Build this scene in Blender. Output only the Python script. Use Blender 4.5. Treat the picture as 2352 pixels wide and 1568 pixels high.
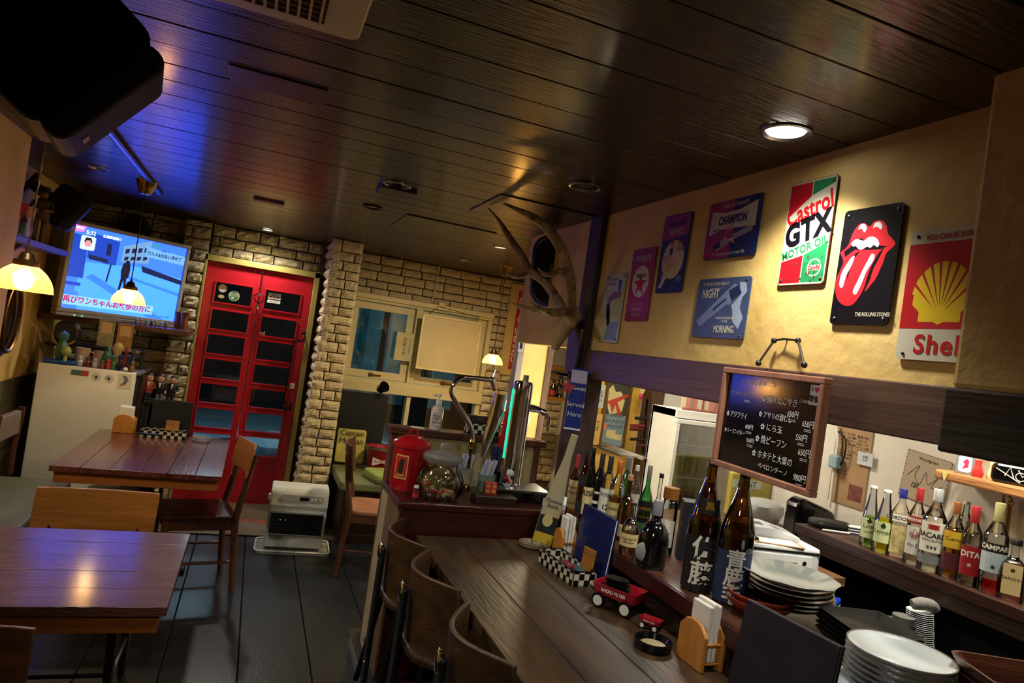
import bpy, math, random
from mathutils import Vector, Matrix
for o in list(bpy.data.objects): bpy.data.objects.remove(o)
random.seed(7)
SC = bpy.context.scene; COL = SC.collection; PI = math.pi
R = math.radians
# ------------------------------------------------------------ camera, world, lights, exposure
FPX = 1560.0; CX, CY = 1176.0, 784.0
yaw, pit, rol = R(20.55), R(.97), R(8.36)
cf = Vector((math.sin(yaw)*math.cos(pit), math.cos(yaw)*math.cos(pit), math.sin(pit)))
cr0 = Vector((math.cos(yaw), -math.sin(yaw), 0)); cu0 = cr0.cross(cf)
cr = cr0*math.cos(rol) + cu0*math.sin(rol); cu = -cr0*math.sin(rol) + cu0*math.cos(rol)
EYE = Vector((0, 0, 1.6))
cam = bpy.data.objects.new('camera', bpy.data.cameras.new('camera')); COL.objects.link(cam)
cam.data.sensor_width = 36; cam.data.lens = 36*FPX/2352; cam.data.clip_start = .02; cam.data.clip_end = 100
cam.matrix_world = Matrix(((cr.x, cu.x, -cf.x, 0), (cr.y, cu.y, -cf.y, 0), (cr.z, cu.z, -cf.z, 1.6), (0, 0, 0, 1)))
SC.camera = cam
SC.view_settings.view_transform = 'Standard'; SC.view_settings.look = 'None'
SC.view_settings.gamma = 1; SC.view_settings.use_curve_mapping = False
SC.view_settings.exposure = 0.2
W = bpy.data.worlds.new('night'); SC.world = W; W.use_nodes = True
W.node_tree.nodes['Background'].inputs[0].default_value = (.10, .30, .36, 1)
W.node_tree.nodes['Background'].inputs[1].default_value = .02
def light(name, kind, loc, power, col, size=.05, aim=None, spot=None, blend=.6):
    d = bpy.data.lights.new(name, kind); d.energy = power; d.color = col
    if kind == 'AREA': d.size = size
    else: d.shadow_soft_size = size
    if kind == 'SPOT': d.spot_size = R(spot); d.spot_blend = blend
    o = bpy.data.objects.new(name, d); COL.objects.link(o); o.location = loc
    if aim is not None: o.rotation_euler = (Vector(aim)-Vector(loc)).to_track_quat('-Z', 'Y').to_euler()
    return o
WARM = (1, .72, .36); WHITE = (1, .93, .80); COOL = (.86, .95, 1)
LAMPS = [(-.82, 2.98, 1.60, .097, 1), (-.745, 4.69, 1.58, .094, 1), (1.87, 5.38, 1.49, .085, 0)]   # the three pendant lamps
light('pendant_glow', 'POINT', (-.82, 2.98, 1.62), 40, WARM, .03)
light('pendant_glow', 'POINT', (-.745, 4.69, 1.61), 80, WARM, .03)
light('pendant_glow', 'POINT', (1.87, 5.38, 1.53), 140, WARM, .03)
DOWN = [(1.27, 1.505), (1.154, 2.498), (.519, 3.23), (.515, 3.948), (-.03, 5.97), (1.48, 4.445), (1.536, 5.49), (-.977, 4.53)]
light('downlight_beam', 'SPOT', (1.27, 1.5, 2.29), 40, WHITE, .04, (1.42, 1.78, 0), 116, .75)      # lit downlight by the signs
light('downlight_beam', 'SPOT', (-.03, 5.97, 2.29), 45, WHITE, .04, (-.03, 5.7, 0), 150, .8)       # lit downlight over the door
light('downlight_beam', 'SPOT', (1.48, 4.44, 2.29), 85, (1, .82, .52), .04, (1.3, 5.2, .2), 150, .8)
light('kitchen_tube_and_fill', 'AREA', (2.1, 3.2, 2.25), 24, WHITE, .4, (2.1, 3.2, 0))
light('shelf_lamp', 'SPOT', (2.52, 1.75, 2.25), 130, (1, .90, .68), .03, (2.54, 1.75, 0), 58, .2)
light('kitchen_tube_and_fill', 'AREA', (2.0, 1.35, 2.27), 16, WHITE, .3, (1.75, 1.35, 0))  # unseen second kitchen light, added to brighten the plates
light('passage_lamp', 'POINT', (1.72, 3.55, 1.25), 9, (1, .84, .52), .04)
light('room_fill', 'SPOT', (-.35, -.1, 2.25), 46, WHITE, .06, (.95, 2.0, .7), 66, .8)               # unseen fill added behind the camera, aimed at counter and blackboard
light('wall_fill', 'SPOT', (-.62, 2.55, 2.28), 42, WHITE, .04, (-.1, 2.7, 0), 150, .8)  # added fill spot at the ceiling, brightens the right wall; no fixture there
light('street_lamp', 'POINT', (2.0, 8.2, 2.6), 90, (.45, .8, .85), .2)
light('street_lamp', 'POINT', (-.2, 8.6, 2.4), 70, (.55, .75, .9), .2)
def ray(x, y): return cf*FPX + cr*(x-CX) - cu*(y-CY)
def at(x, y, ax, v):
    d = ray(x, y); return EYE + d*((v-EYE[ax])/d[ax])
# ------------------------------------------------------------ helpers
def lin(h):
    if not isinstance(h, str): return tuple(h)+((1,) if len(h) == 3 else ())
    c = [int(h[i:i+2], 16)/255 for i in (0, 2, 4)]
    return tuple(x/12.92 if x <= .04045 else ((x+.055)/1.055)**2.4 for x in c)+(1,)
def T(x=0, y=0, z=0, rx=0, ry=0, rz=0):
    return Matrix.Translation((x, y, z)) @ Matrix.Rotation(R(rz), 4, 'Z') @ Matrix.Rotation(R(ry), 4, 'Y') @ Matrix.Rotation(R(rx), 4, 'X')
MATS = {}
def newmat(name):
    m = bpy.data.materials.new(name); m.use_nodes = True; MATS[name] = m
    nt = m.node_tree; return m, nt, nt.nodes['Principled BSDF']
def mk(name, col, rough=.5, metal=0, var=.12, vs=12, bump=0, bs=60, coat=0, emit=0, stretch=(1, 1, 1), rnd=0, spec=.5, col2=None, trans=0, alpha=1):
    if name in MATS: return MATS[name]
    m, nt, b = newmat(name); c = lin(col)
    N, L = nt.nodes, nt.links
    tc = N.new('ShaderNodeTexCoord'); mp = N.new('ShaderNodeMapping'); mp.inputs['Scale'].default_value = stretch
    L.new(tc.outputs['Object'], mp.inputs[0])
    n = N.new('ShaderNodeTexNoise'); n.inputs['Scale'].default_value = vs; n.inputs['Detail'].default_value = 5; n.inputs['Distortion'].default_value = .5 if col2 else 0
    L.new(mp.outputs[0], n.inputs['Vector'])
    r = N.new('ShaderNodeMix'); r.data_type = 'RGBA'
    a = tuple(x*(1-var) for x in c[:3])+(1,); d = lin(col2) if col2 else tuple(min(1, x*(1+var)) for x in c[:3])+(1,)
    r.inputs[6].default_value = a; r.inputs[7].default_value = d
    cr_ = N.new('ShaderNodeMapRange'); cr_.inputs[1].default_value = .3; cr_.inputs[2].default_value = .7
    L.new(n.outputs[0], cr_.inputs[0]); L.new(cr_.outputs[0], r.inputs[0]); out = r.outputs[2]
    if rnd:
        oi = N.new('ShaderNodeObjectInfo'); mr = N.new('ShaderNodeMapRange'); mr.inputs[3].default_value = 1-rnd; mr.inputs[4].default_value = 1+rnd
        L.new(oi.outputs['Random'], mr.inputs[0]); mu = N.new('ShaderNodeVectorMath'); mu.operation = 'SCALE'
        L.new(out, mu.inputs[0]); L.new(mr.outputs[0], mu.inputs[3]); out = mu.outputs[0]
    L.new(out, b.inputs['Base Color'])
    b.inputs['Roughness'].default_value = rough; b.inputs['Metallic'].default_value = metal
    b.inputs['Coat Weight'].default_value = coat; b.inputs['Coat Roughness'].default_value = .15
    b.inputs['Specular IOR Level'].default_value = spec; b.inputs['Transmission Weight'].default_value = trans
    b.inputs['Alpha'].default_value = alpha
    if bump:
        n2 = N.new('ShaderNodeTexNoise'); n2.inputs['Scale'].default_value = bs; n2.inputs['Detail'].default_value = 6
        L.new(mp.outputs[0], n2.inputs['Vector']); bp = N.new('ShaderNodeBump'); bp.inputs['Strength'].default_value = bump; bp.inputs['Distance'].default_value = .01
        L.new(n2.outputs[0], bp.inputs['Height']); L.new(bp.outputs[0], b.inputs['Normal'])
    if emit:
        L.new(out, b.inputs['Emission Color']); b.inputs['Emission Strength'].default_value = emit
    return m
def wood(name, c1, c2, axis=0, rough=.35, sc=1, bump=.25, coat=0, rnd=.12):
    s = [9*sc, 9*sc, 9*sc]; s[axis] = .9*sc
    return mk(name, c1, rough, var=0, vs=3.2, bump=bump, bs=14, coat=coat, stretch=tuple(s), rnd=rnd, col2=c2)
def thin(name, col, gl=.12, rough=.03):          # thin clear or tinted glass that lets light through
    if name in MATS: return MATS[name]
    m, nt, b = newmat(name); N, L = nt.nodes, nt.links; N.remove(b)
    t = N.new('ShaderNodeBsdfTransparent'); t.inputs[0].default_value = lin(col)
    g = N.new('ShaderNodeBsdfGlossy'); g.inputs['Roughness'].default_value = rough
    fr = N.new('ShaderNodeFresnel'); fr.inputs[0].default_value = 1.5
    nz = N.new('ShaderNodeTexNoise'); nz.inputs['Scale'].default_value = 9; bp = N.new('ShaderNodeBump'); bp.inputs['Strength'].default_value = .06
    L.new(nz.outputs[0], bp.inputs['Height']); L.new(bp.outputs[0], g.inputs['Normal']); L.new(bp.outputs[0], fr.inputs['Normal'])
    ad = N.new('ShaderNodeMath'); ad.inputs[1].default_value = gl-.04; L.new(fr.outputs[0], ad.inputs[0])
    mx = N.new('ShaderNodeMixShader'); L.new(ad.outputs[0], mx.inputs[0]); L.new(t.outputs[0], mx.inputs[1]); L.new(g.outputs[0], mx.inputs[2])
    L.new(mx.outputs[0], N['Material Output'].inputs[0]); return m
def glow(name, col, s):
    if name in MATS: return MATS[name]
    m, nt, b = newmat(name); b.inputs['Base Color'].default_value = (0, 0, 0, 1); b.inputs['Emission Color'].default_value = lin(col)
    b.inputs['Emission Strength'].default_value = s; b.inputs['Roughness'].default_value = .3; return m
class G:
    def __init__(s): s.v = []; s.f = []
    def add(s, vs, fs, M=None):
        k = len(s.v); s.v += [tuple(M @ Vector(p)) if M else tuple(p) for p in vs]; s.f += [tuple(i+k for i in f) for f in fs]; return s
    def box(s, x0, x1, y0, y1, z0, z1, M=None):
        return s.add([(x0, y0, z0), (x1, y0, z0), (x1, y1, z0), (x0, y1, z0), (x0, y0, z1), (x1, y0, z1), (x1, y1, z1), (x0, y1, z1)],
                     [(0, 3, 2, 1), (4, 5, 6, 7), (0, 1, 5, 4), (1, 2, 6, 5), (2, 3, 7, 6), (3, 0, 4, 7)], M)
    def cb(s, sx, sy, sz, M=None): return s.box(-sx/2, sx/2, -sy/2, sy/2, -sz/2, sz/2, M)
    def lathe(s, prof, n=20, M=None, sq=0, ky=1, twist=None):
        vs, fs = [], []
        for j, (r, z) in enumerate(prof):
            for i in range(n):
                a = 2*PI*(i+.5)/n; c, d = math.cos(a), math.sin(a)
                if sq: k = (abs(c)**sq+abs(d)**sq)**(-1/sq); c *= k; d *= k
                q = 1+(twist(a, j) if twist else 0)
                vs.append((r*c*q, r*d*q*ky, z))
        m = len(prof)
        for j in range(m-1):
            for i in range(n):
                a, b = j*n+i, j*n+(i+1) % n; fs.append((a, b, b+n, a+n))
        if prof[0][0] > 1e-4: fs.append(tuple(range(n))[::-1])
        if prof[-1][0] > 1e-4: fs.append(tuple(range((m-1)*n, m*n)))
        return s.add(vs, fs, M)
    def shell(s, prof, n=20, M=None, sq=0, ky=1, twist=None):       # open lathe without end caps
        k = len(s.f); s.lathe(prof, n, M, sq, ky, twist)
        s.f = [f for i, f in enumerate(s.f) if i < k or len(f) == 4]; return s
    def cyl(s, r, h, n=16, M=None): return s.lathe([(r, 0), (r, h)], n, M)
    def sph(s, r, M=None, n=12, kz=1):
        m = n//2; return s.lathe([(max(r*math.sin(PI*j/m), 1e-5), -r*kz*math.cos(PI*j/m)) for j in range(m+1)], n, M)
    def tube(s, pts, rad, n=8, M=None):
        pts = [Vector(p) for p in pts]; rr = rad if isinstance(rad, (list, tuple)) else [rad]*len(pts); vs, fs = [], []
        up = None
        for i, p in enumerate(pts):
            d = (pts[min(i+1, len(pts)-1)]-pts[max(i-1, 0)]).normalized()
            if up is None: up = d.orthogonal().normalized()
            up = (up-d*up.dot(d)).normalized(); w = d.cross(up)
            for k in range(n):
                a = 2*PI*k/n; vs.append(p+(up*math.cos(a)+w*math.sin(a))*rr[i])
        for i in range(len(pts)-1):
            for k in range(n):
                a, b = i*n+k, i*n+(k+1) % n; fs.append((a, b, b+n, a+n))
        fs.append(tuple(range(n))[::-1]); fs.append(tuple(range((len(pts)-1)*n, len(pts)*n)))
        return s.add(vs, fs, M)
    def prism(s, poly, z0, z1, M=None):
        n = len(poly); ar = sum(poly[i][0]*poly[(i+1) % n][1]-poly[(i+1) % n][0]*poly[i][1] for i in range(n))
        if ar < 0: poly = poly[::-1]
        vs = [(x, y, z0) for x, y in poly]+[(x, y, z1) for x, y in poly]
        fs = [tuple(range(n))[::-1], tuple(range(n, 2*n))]+[(i, (i+1) % n, (i+1) % n+n, i+n) for i in range(n)]
        return s.add(vs, fs, M)
    def build(s, name, m, parent=None, smooth=False, bevel=0, **props):
        me = bpy.data.meshes.new(name); me.from_pydata(s.v, [], s.f); me.materials.append(m); me.update()
        if smooth:
            me.polygons.foreach_set('use_smooth', [True]*len(me.polygons)); me.set_sharp_from_angle(angle=R(40))
        o = bpy.data.objects.new(name, me); COL.objects.link(o)
        if parent: o.parent = parent
        if bevel:
            md = o.modifiers.new('bevel', 'BEVEL'); md.width = bevel; md.segments = 2; md.limit_method = 'ANGLE'
        for k, v in props.items(): o[k] = v
        return o
def smoothpath(pts, k=6):
    P = [Vector(p) for p in pts]; out = []
    for i in range(len(P)-1):
        a, b, c, d = P[max(i-1, 0)], P[i], P[i+1], P[min(i+2, len(P)-1)]
        for j in range(k):
            t = j/k; out.append(.5*((2*b)+(c-a)*t+(2*a-5*b+4*c-d)*t*t+(3*b-a-3*c+d)*t**3))
    out.append(P[-1]); return out
def lerpr(rs, n):
    out = []
    for i in range(n):
        t = i/(n-1)*(len(rs)-1); j = min(int(t), len(rs)-2); out.append(rs[j]+(rs[j+1]-rs[j])*(t-j))
    return out
LABELS = {}
def tag(o, label, cat, group=None):
    o['label'] = label; o['category'] = cat
    if group: o['group'] = group
    return o
def thing(name, label, cat, loc=(0, 0, 0), rz=0, group=None, M=None):
    o = bpy.data.objects.new(name, None); COL.objects.link(o); o.empty_display_size = .05
    if M: o.matrix_world = M
    else: o.location = loc; o.rotation_euler = (0, 0, rz)
    return tag(o, label, cat, group)
def root(name):
    o = bpy.data.objects.new(name, None); COL.objects.link(o); o['kind'] = 'structure'; o.empty_display_size = .05; return o
def inst(me, name, parent, M):
    o = bpy.data.objects.new(name, me); COL.objects.link(o); o.parent = parent; o.matrix_local = M; return o
def text(parent, name, s, m, M=None, size=.02, al='CENTER', bold=0, shear=0, wrap=0, sx=1, ext=.0004, sp=1, lines=1):
    c = bpy.data.curves.new(name, 'FONT'); c.body = s; c.size = size; c.align_x = al; c.align_y = 'CENTER'; c.extrude = ext
    c.offset = bold*size; c.shear = shear; c.space_character = sp; c.space_line = lines; c.resolution_u = 3
    t = bpy.data.objects.new(name, c); me = bpy.data.meshes.new_from_object(t); bpy.data.objects.remove(t); bpy.data.curves.remove(c)
    if wrap:      # cut the glyph faces into narrow strips so that they follow the curved surface
        import bmesh
        bm = bmesh.new(); bm.from_mesh(me); xs = [v.co.x for v in bm.verts]
        if xs:
            st = wrap*.16; k = math.ceil(min(xs)*1/st)
            while k*st < max(xs):
                bmesh.ops.bisect_plane(bm, geom=bm.verts[:]+bm.edges[:]+bm.faces[:], plane_co=(k*st, 0, 0), plane_no=(1, 0, 0)); k += 1
        bm.to_mesh(me); bm.free()
    for v in me.vertices:
        v.co.x *= sx
        if wrap: a = v.co.x/wrap; q = wrap+v.co.z; v.co = Vector((q*math.sin(a), v.co.y, q*math.cos(a)-wrap))
    me.transform(M or Matrix()); me.materials.clear(); me.materials.append(m)
    o = bpy.data.objects.new(name, me); COL.objects.link(o); o.parent = parent; return o
def rr(w, h, r, k=4, cx=0, cy=0):
    out = []
    for sx, sy, a0 in ((1, 1, 0), (-1, 1, 90), (-1, -1, 180), (1, -1, 270)):
        for j in range(k+1):
            a = R(a0+90*j/k); out.append((cx+sx*(w/2-r)+r*math.cos(a), cy+sy*(h/2-r)+r*math.sin(a)))
    return out
def disc(cx, cy, r, n=20, ky=1): return [(cx+r*math.cos(2*PI*i/n), cy+r*ky*math.sin(2*PI*i/n)) for i in range(n)]
def px_size(p, a, b):       # length in metres of the pixel span a-b at the depth of point p
    return math.hypot(a[0]-b[0], a[1]-b[1])*((Vector(p)-EYE).dot(cf))/FPX
def face_cam(p): return math.atan2(-p[0], p[1])+0.0   # rotation that turns local -Y towards the camera
# ------------------------------------------------------------ materials
CEIL = wood('ceiling_wood', '221410', '342017', 0, .30, .8, .9, coat=.25, rnd=.2)
PLAS = mk('plaster_yellow', 'd0ae5e', .7, var=.10, vs=3, bump=.65, bs=13, col2='dfc27c')
PLASP = mk('plaster_pale', 'cfc9ba', .8, var=.06, vs=3, bump=.35, bs=14)
STONE = mk('stone', 'c4ad80', .85, var=.25, vs=9, bump=.7, bs=22, rnd=.12, col2='e0d0a6')
STONEG = mk('stone_grey', 'a39878', .85, var=.3, vs=7, bump=.8, bs=18, rnd=.16, col2='cabd9a')
MORT = mk('mortar', '4a3f2b', .9, bump=.5)
FLOORM = mk('floor_paint', '15171a', .34, var=.25, vs=4, bump=.12, bs=30, stretch=(4, 1, 1), rnd=.12)
STEPW = wood('step_wood', '4a4234', '645a48', 0, .5, 1)
DARKW = wood('dark_wood', '1d110c', '2e1b12', 1, .35, 1)
REDW = wood('mahogany', '2a0c0a', '3f1510', 0, .28, 1)
BEAMW = wood('beam_wood', '4a362d', '654c3f', 1, .4, .4, .22)
ROUGHW = wood('rough_beam', '2a2115', '3a2f1e', 1, .7, .3, .3)
TBLW = wood('table_wood', '47221a', '69372a', 1, .2, 1, .18, coat=.4)
TBLX = wood('table_wood_x', '4a2516', '74412a', 0, .3, 2.2, .9, coat=.3)
APRON = wood('apron_wood', '7a4317', '9a5a25', 0, .35, 1)
CNTW = wood('counter_wood', '281c13', '50391f', 1, .46, .7, .25, coat=.06)
OAK = wood('oak', '8a5a26', 'b37c3c', 0, .35, .6)
CHW = wood('chair_wood', '3a1f12', '573220', 2, .32, 1)
CHD = wood('chair_dark', '1c0e0a', '2b1610', 2, .3, 1)
STOOLW = wood('stool_wood', '2e1f12', '4a331c', 0, .4, .8)
HOLD = wood('holder_wood', 'b0702c', 'c98a42', 2, .4, 1.2)
FRAMEW = wood('frame_wood', '9a6a50', 'b5826a', 1, .4, 1)
BLACK = mk('black_plastic', '0c0c0d', .45, var=.2, bump=.1, bs=200)
BLACKG = mk('black_gloss', '0a0a0b', .12, var=.2)
DKMET = mk('dark_metal', '17130f', .4, .6, bump=.3, bs=120)
CHROME = mk('chrome', 'd8d8dc', .08, 1, var=.03)
BRASS = mk('brass', 'a8854a', .22, 1, var=.1)
BRONZE = mk('bronze', '5b452c', .35, .9, var=.2)
WHITE_ = mk('white_enamel', 'd9d8cf', .4, var=.03)
CREAM = mk('cream_paint', 'cdbd86', .5, var=.06, vs=5, bump=.1)
OLIVEF = mk('frame_yellow', '8f8040', .5, var=.1, vs=5)
REDP = mk('red_paint', '9c1420', .33, var=.10, vs=5, bump=.08, bs=40)
REDG = mk('red_gloss', 'a81420', .2, var=.08, coat=.3)
PAPER = mk('paper', 'e6e4dc', .8, var=.03)
KRAFT = mk('kraft_paper', '9c7d58', .8, var=.12, vs=8)
INK = mk('ink', '15130f', .6)
OLIVE = mk('olive_vinyl', '686a4a', .45, var=.08, vs=6, bump=.1, bs=40)
STEEL = mk('steel', '9a9a9c', .3, 1, var=.05)
PANE = thin('pane_glass', (.72, .8, .82), .10)
CLEAR = thin('clear_glass', (.95, .965, .96), .14)
SNOW = mk('snow', '9fb6c8', .8, var=.2, vs=2, bump=.4, bs=5)
NIGHT = mk('night_wall', '141a1c', .8, var=.4, vs=1.2)
CH = 2.314; RW = 1.475; LW = -1.45
# ------------------------------------------------------------ room shell
fl = root('floor'); G().box(-1.6, 3.1, -1.6, 6.5, -.12, -.045).build('subfloor', MORT, fl)
fb = G().box(-.158, .158, -3.4, 3.4, -.04, 0).build('floor_board', FLOORM, fl, bevel=.003); me = fb.data; fb.location = (-1.3, 1.85, 0)
for i in range(1, 14):
    o = inst(me, 'floor_board', fl, T(-1.3+i*.32, 1.85)); o.modifiers.new('bevel', 'BEVEL').width = .003
G().box(-.46, .62, 5.27, 6.25, .0, .006).build('entrance_mat', STEPW, None, bevel=.003)
om = bpy.data.objects['entrance_mat']; tag(om, 'pale striped doormat with red lettering lying before the red door', 'doormat')
text(om, 'lettering', 'welcoome', mk('mat_red', '8c2626', .8), T(.10, 5.62, .0065, 0, 0, 180), .17, bold=.02)
pf = root('platform'); pf['kind'] = 'structure'; pf.name = 'floor_platform'
G().prism([(.60, -1.5), (.60, 3.14), (.66, 3.24), (3.0, 3.24), (3.0, -1.5)], 0, .185).build('riser', DARKW, pf)
pb = G().box(.60, 1.35, 0, .155, .185, .20).build('x', DARKW); pbm = pb.data; bpy.data.objects.remove(pb)
for i in range(30): inst(pbm, 'platform_board', pf, T(0, -1.45+i*.156))
G().box(.592, .60, -1.5, 3.12, .17, .203).build('edge_trim', STEEL, pf)
cl = root('ceiling'); G().box(-1.6, 3.1, -1.6, 6.6, CH+.014, CH+.05).build('ceiling_backing', MORT, cl)
g = G(); PW = .168
cbm = G().box(-1.5, 3.05, -PW/2+.0022, PW/2-.0022, 0, .014).build('x', CEIL); cm = cbm.data; bpy.data.objects.remove(cbm)
for i in range(48):
    o = inst(cm, 'ceiling_board', cl, T((i % 3)*.0, -1.55+i*PW+PW/2, CH+random.uniform(0, .0015))); o.modifiers.new('bevel', 'BEVEL').width = .002
def wall(name): return root(name)
wl = wall('wall_left')
G().box(LW-.08, LW, -1.6, 6.5, -.05, CH+.02).build('plaster', PLAS, wl)
wb = wall('wall_back'); G().box(-1.6, 3.1, -1.66, -1.58, 0, CH+.02).build('plaster', PLAS, wb)
wp = wall('trim_1'); G().box(LW-.02, -1.17, 3.15, 4.05, 0, CH+.01).build('pillar', PLAS, wp, bevel=.01)
for j in range(3):    # wooden wainscot boards on the left wall
    pass
ws = wall('baseboard_left')
for j in range(4):
    for k in range(6): G().box(LW-.01, LW+.018, 4.07+k*.36, 4.42+k*.36, .02+j*.235, .25+j*.235).build('wainscot_board', wood('wainscot', '3b3427', '57503c', 1, .6, 1), ws, bevel=.004)
# right wall: upper plaster above the serving hatch, post, beams, proud bay
wr = wall('wall_right')
G().box(RW, RW+.1, .2, 2.88, 1.665, CH+.02).build('plaster', PLAS, wr)
G().box(RW, RW+.1, 3.0, 3.86, 1.67, CH+.02).build('plaster', PLAS, wr)
G().box(1.345, RW+.1, -1.5, .995, 1.66, CH+.02).build('bay', PLAS, wr, bevel=.012)
G().box(1.442, 1.565, 2.88, 3.0, .2, CH+.01).build('post', wood('post_wood', '2a1a15', '47332c', 2, .5, 1), wr, bevel=.003)
G().box(1.452, 1.60, 1.002, 2.88, 1.535, 1.668).build('beam', BEAMW, wr, bevel=.004)
G().box(1.335, 1.62, -1.5, 1.0, 1.528, 1.662).build('rough_beam', ROUGHW, wr, bevel=.006)
# ------------------------------------------------------------ stonework
def rough_block(n, seed, nx=5, nz=3, amp=.011):
    rnd = random.Random(seed); vs, fs = [], []
    for j in range(nz+1):
        for i in range(nx+1):
            u, v = i/nx-.5, j/nz-.5; e = (i in (0, nx)) or (j in (0, nz))
            vs.append((u*(.985+rnd.uniform(-.015, .01)), (.0 if e else -1)*(.010)+(rnd.uniform(-amp, amp*.4) if not e else rnd.uniform(-.003, .008)), v*(.96+rnd.uniform(-.05, .02))))
    k = len(vs)
    for j in range(nz):
        for i in range(nx): a = j*(nx+1)+i; fs.append((a, a+1, a+nx+2, a+nx+1))
    ring = [i for i in range(nx+1)]+[j*(nx+1)+nx for j in range(1, nz+1)]+[nz*(nx+1)+i for i in range(nx-1, -1, -1)]+[j*(nx+1) for j in range(nz-1, 0, -1)]
    for i in ring: vs.append((vs[i][0], .05, vs[i][2]))
    m = len(ring)
    for i in range(m): fs.append((ring[i], k+i, k+(i+1) % m, ring[(i+1) % m]))
    me = bpy.data.meshes.new(n); me.from_pydata(vs, [], fs); me.update(); return me
BLK = [rough_block('stone', s) for s in range(9)]; BLKG = [rough_block('stone', s+20, 5, 4, .018) for s in range(9)]
for b in BLK: b.materials.append(STONE)
for b in BLKG: b.materials.append(STONEG)
def masonry(parent, x0, x1, z0, z1, y, ch=.078, bl=.2, holes=(), M=None, meshes=BLK, jit=.25, name='brick'):
    """courses of split-face blocks facing -Y on the plane y (or turned by M), leaving the holes free"""
    rnd = random.Random(int(x0*100+z0*10+y*7)); z = z0; row = 0
    while z < z1-.02:
        h = min(ch*rnd.uniform(.88, 1.12), z1-z); x = x0-(bl/2 if row % 2 else 0)*rnd.uniform(.6, 1.2)
        if z1-z-h < .03: h = z1-z
        while x < x1-.01:
            l = bl*rnd.uniform(1-jit, 1+jit); a, b = max(x, x0), min(x+l, x1); x += l
            if x1-x < .05: b = x1; x = x1
            if b-a < .03: continue
            segs = [(a, b)]
            for hx0, hx1, hz0, hz1 in holes:
                if z+h*.5 > hz0 and z+h*.5 < hz1:
                    ns = []
                    for p, q in segs:
                        if q <= hx0 or p >= hx1: ns.append((p, q)); continue
                        if p < hx0-.02: ns.append((p, hx0))
                        if q > hx1+.02: ns.append((hx1, q))
                    segs = ns
            for p, q in segs:
                Mx = T((p+q)/2, y+rnd.uniform(-.006, .006), z+h/2, 0, rnd.uniform(-.8, .8)) @ Matrix.Diagonal((q-p-.008, 1, h-.006, 1))
                inst(rnd.choice(meshes), name, parent, (M @ Mx) if M else Mx)
        z += h; row += 1
wf = wall('wall_front')
G().box(-1.5, -.44, 6.36, 6.46, -.05, CH+.02).build('backing', MORT, wf)
G().box(-.44, .46, 6.30, 6.4, 2.03, CH+.02).build('backing', MORT, wf)
masonry(wf, -1.45, -.66, .9, CH, 6.33, .098, .24, meshes=BLKG, jit=.35, name='stone')
masonry(wf, -.655, -.455, .0, CH-.01, 6.14, .093, .2, meshes=BLKG, jit=.2, name='stone')
G().box(-.65, -.46, 6.16, 6.4, 0, CH).build('backing', MORT, wf)
masonry(wf, -.455, .45, 2.055, CH, 6.26, .085, .2, meshes=BLKG, jit=.3, name='stone')
wp2 = wall('wall_pillar')
G().box(.445, .53, 6.24, 6.36, -.05, CH+.01).build('backing', MORT, wp2)
G().box(.50, .705, 5.70, 6.46, 0, CH).build('backing', MORT, wp2)
masonry(wp2, .475, .725, 0, CH, 5.675, .079, .15, name='brick', jit=.3)
masonry(wp2, 0, .58, 0, CH, 0, .079, .2, M=Matrix.Translation((.497, 6.26, 0)) @ Matrix.Rotation(R(-90), 4, 'Z'))
ww = wall('wall_window'); WY = 6.30
G().box(.70, 3.05, WY+.04, WY+.12, 1.93, CH+.02).build('backing', MORT, ww)
G().box(2.13, 3.05, WY+.04, WY+.12, 0, 1.95).build('backing', MORT, ww)
G().box(.70, 2.13, WY+.04, WY+.12, -.02, .42).build('backing', MORT, ww)
masonry(ww, .73, 3.0, 1.93, CH, WY, .077, .2)
masonry(ww, 2.135, 3.0, .36, 1.93, WY, .079, .17)
# kitchen walls
wk = wall('wall_kitchen')
KX = 2.95
G().box(KX, KX+.08, -1.6, 4.2, 0, CH+.02).build('plaster', PLASP, wk)
G().box(2.74, 3.0, 4.15, 4.22, 0, CH+.02).build('plaster', PLASP, wk)
G().box(2.15, 2.66, 4.28, 4.34, 0, CH+.02).build('panel', mk('yellow_panel', 'c79b3c', .6, var=.1), wk)
G().box(2.645, 2.75, 4.12, 4.24, 0, CH+.02).build('post', wood('post2', '3a241a', '54372a', 2, .35, 1), wk, bevel=.004)
G().box(3.0, 3.08, 4.2, 6.5, 0, CH+.02).build('plaster', PLASP, wk)
G().box(1.585, 1.75, 4.0, 4.05, .2, CH+.01).build('plaster', PLAS, wk)
G().box(1.75, 1.79, 3.985, 4.06, .2, CH).build('jamb', wood('jamb', '4a3528', '6a4f3c', 2, .5, 1), wk, bevel=.003)
G().box(1.545, 1.585, 3.985, 4.06, .2, CH).build('jamb', mk('jamb_grey', '8d8285', .6), wk, bevel=.003)
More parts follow.
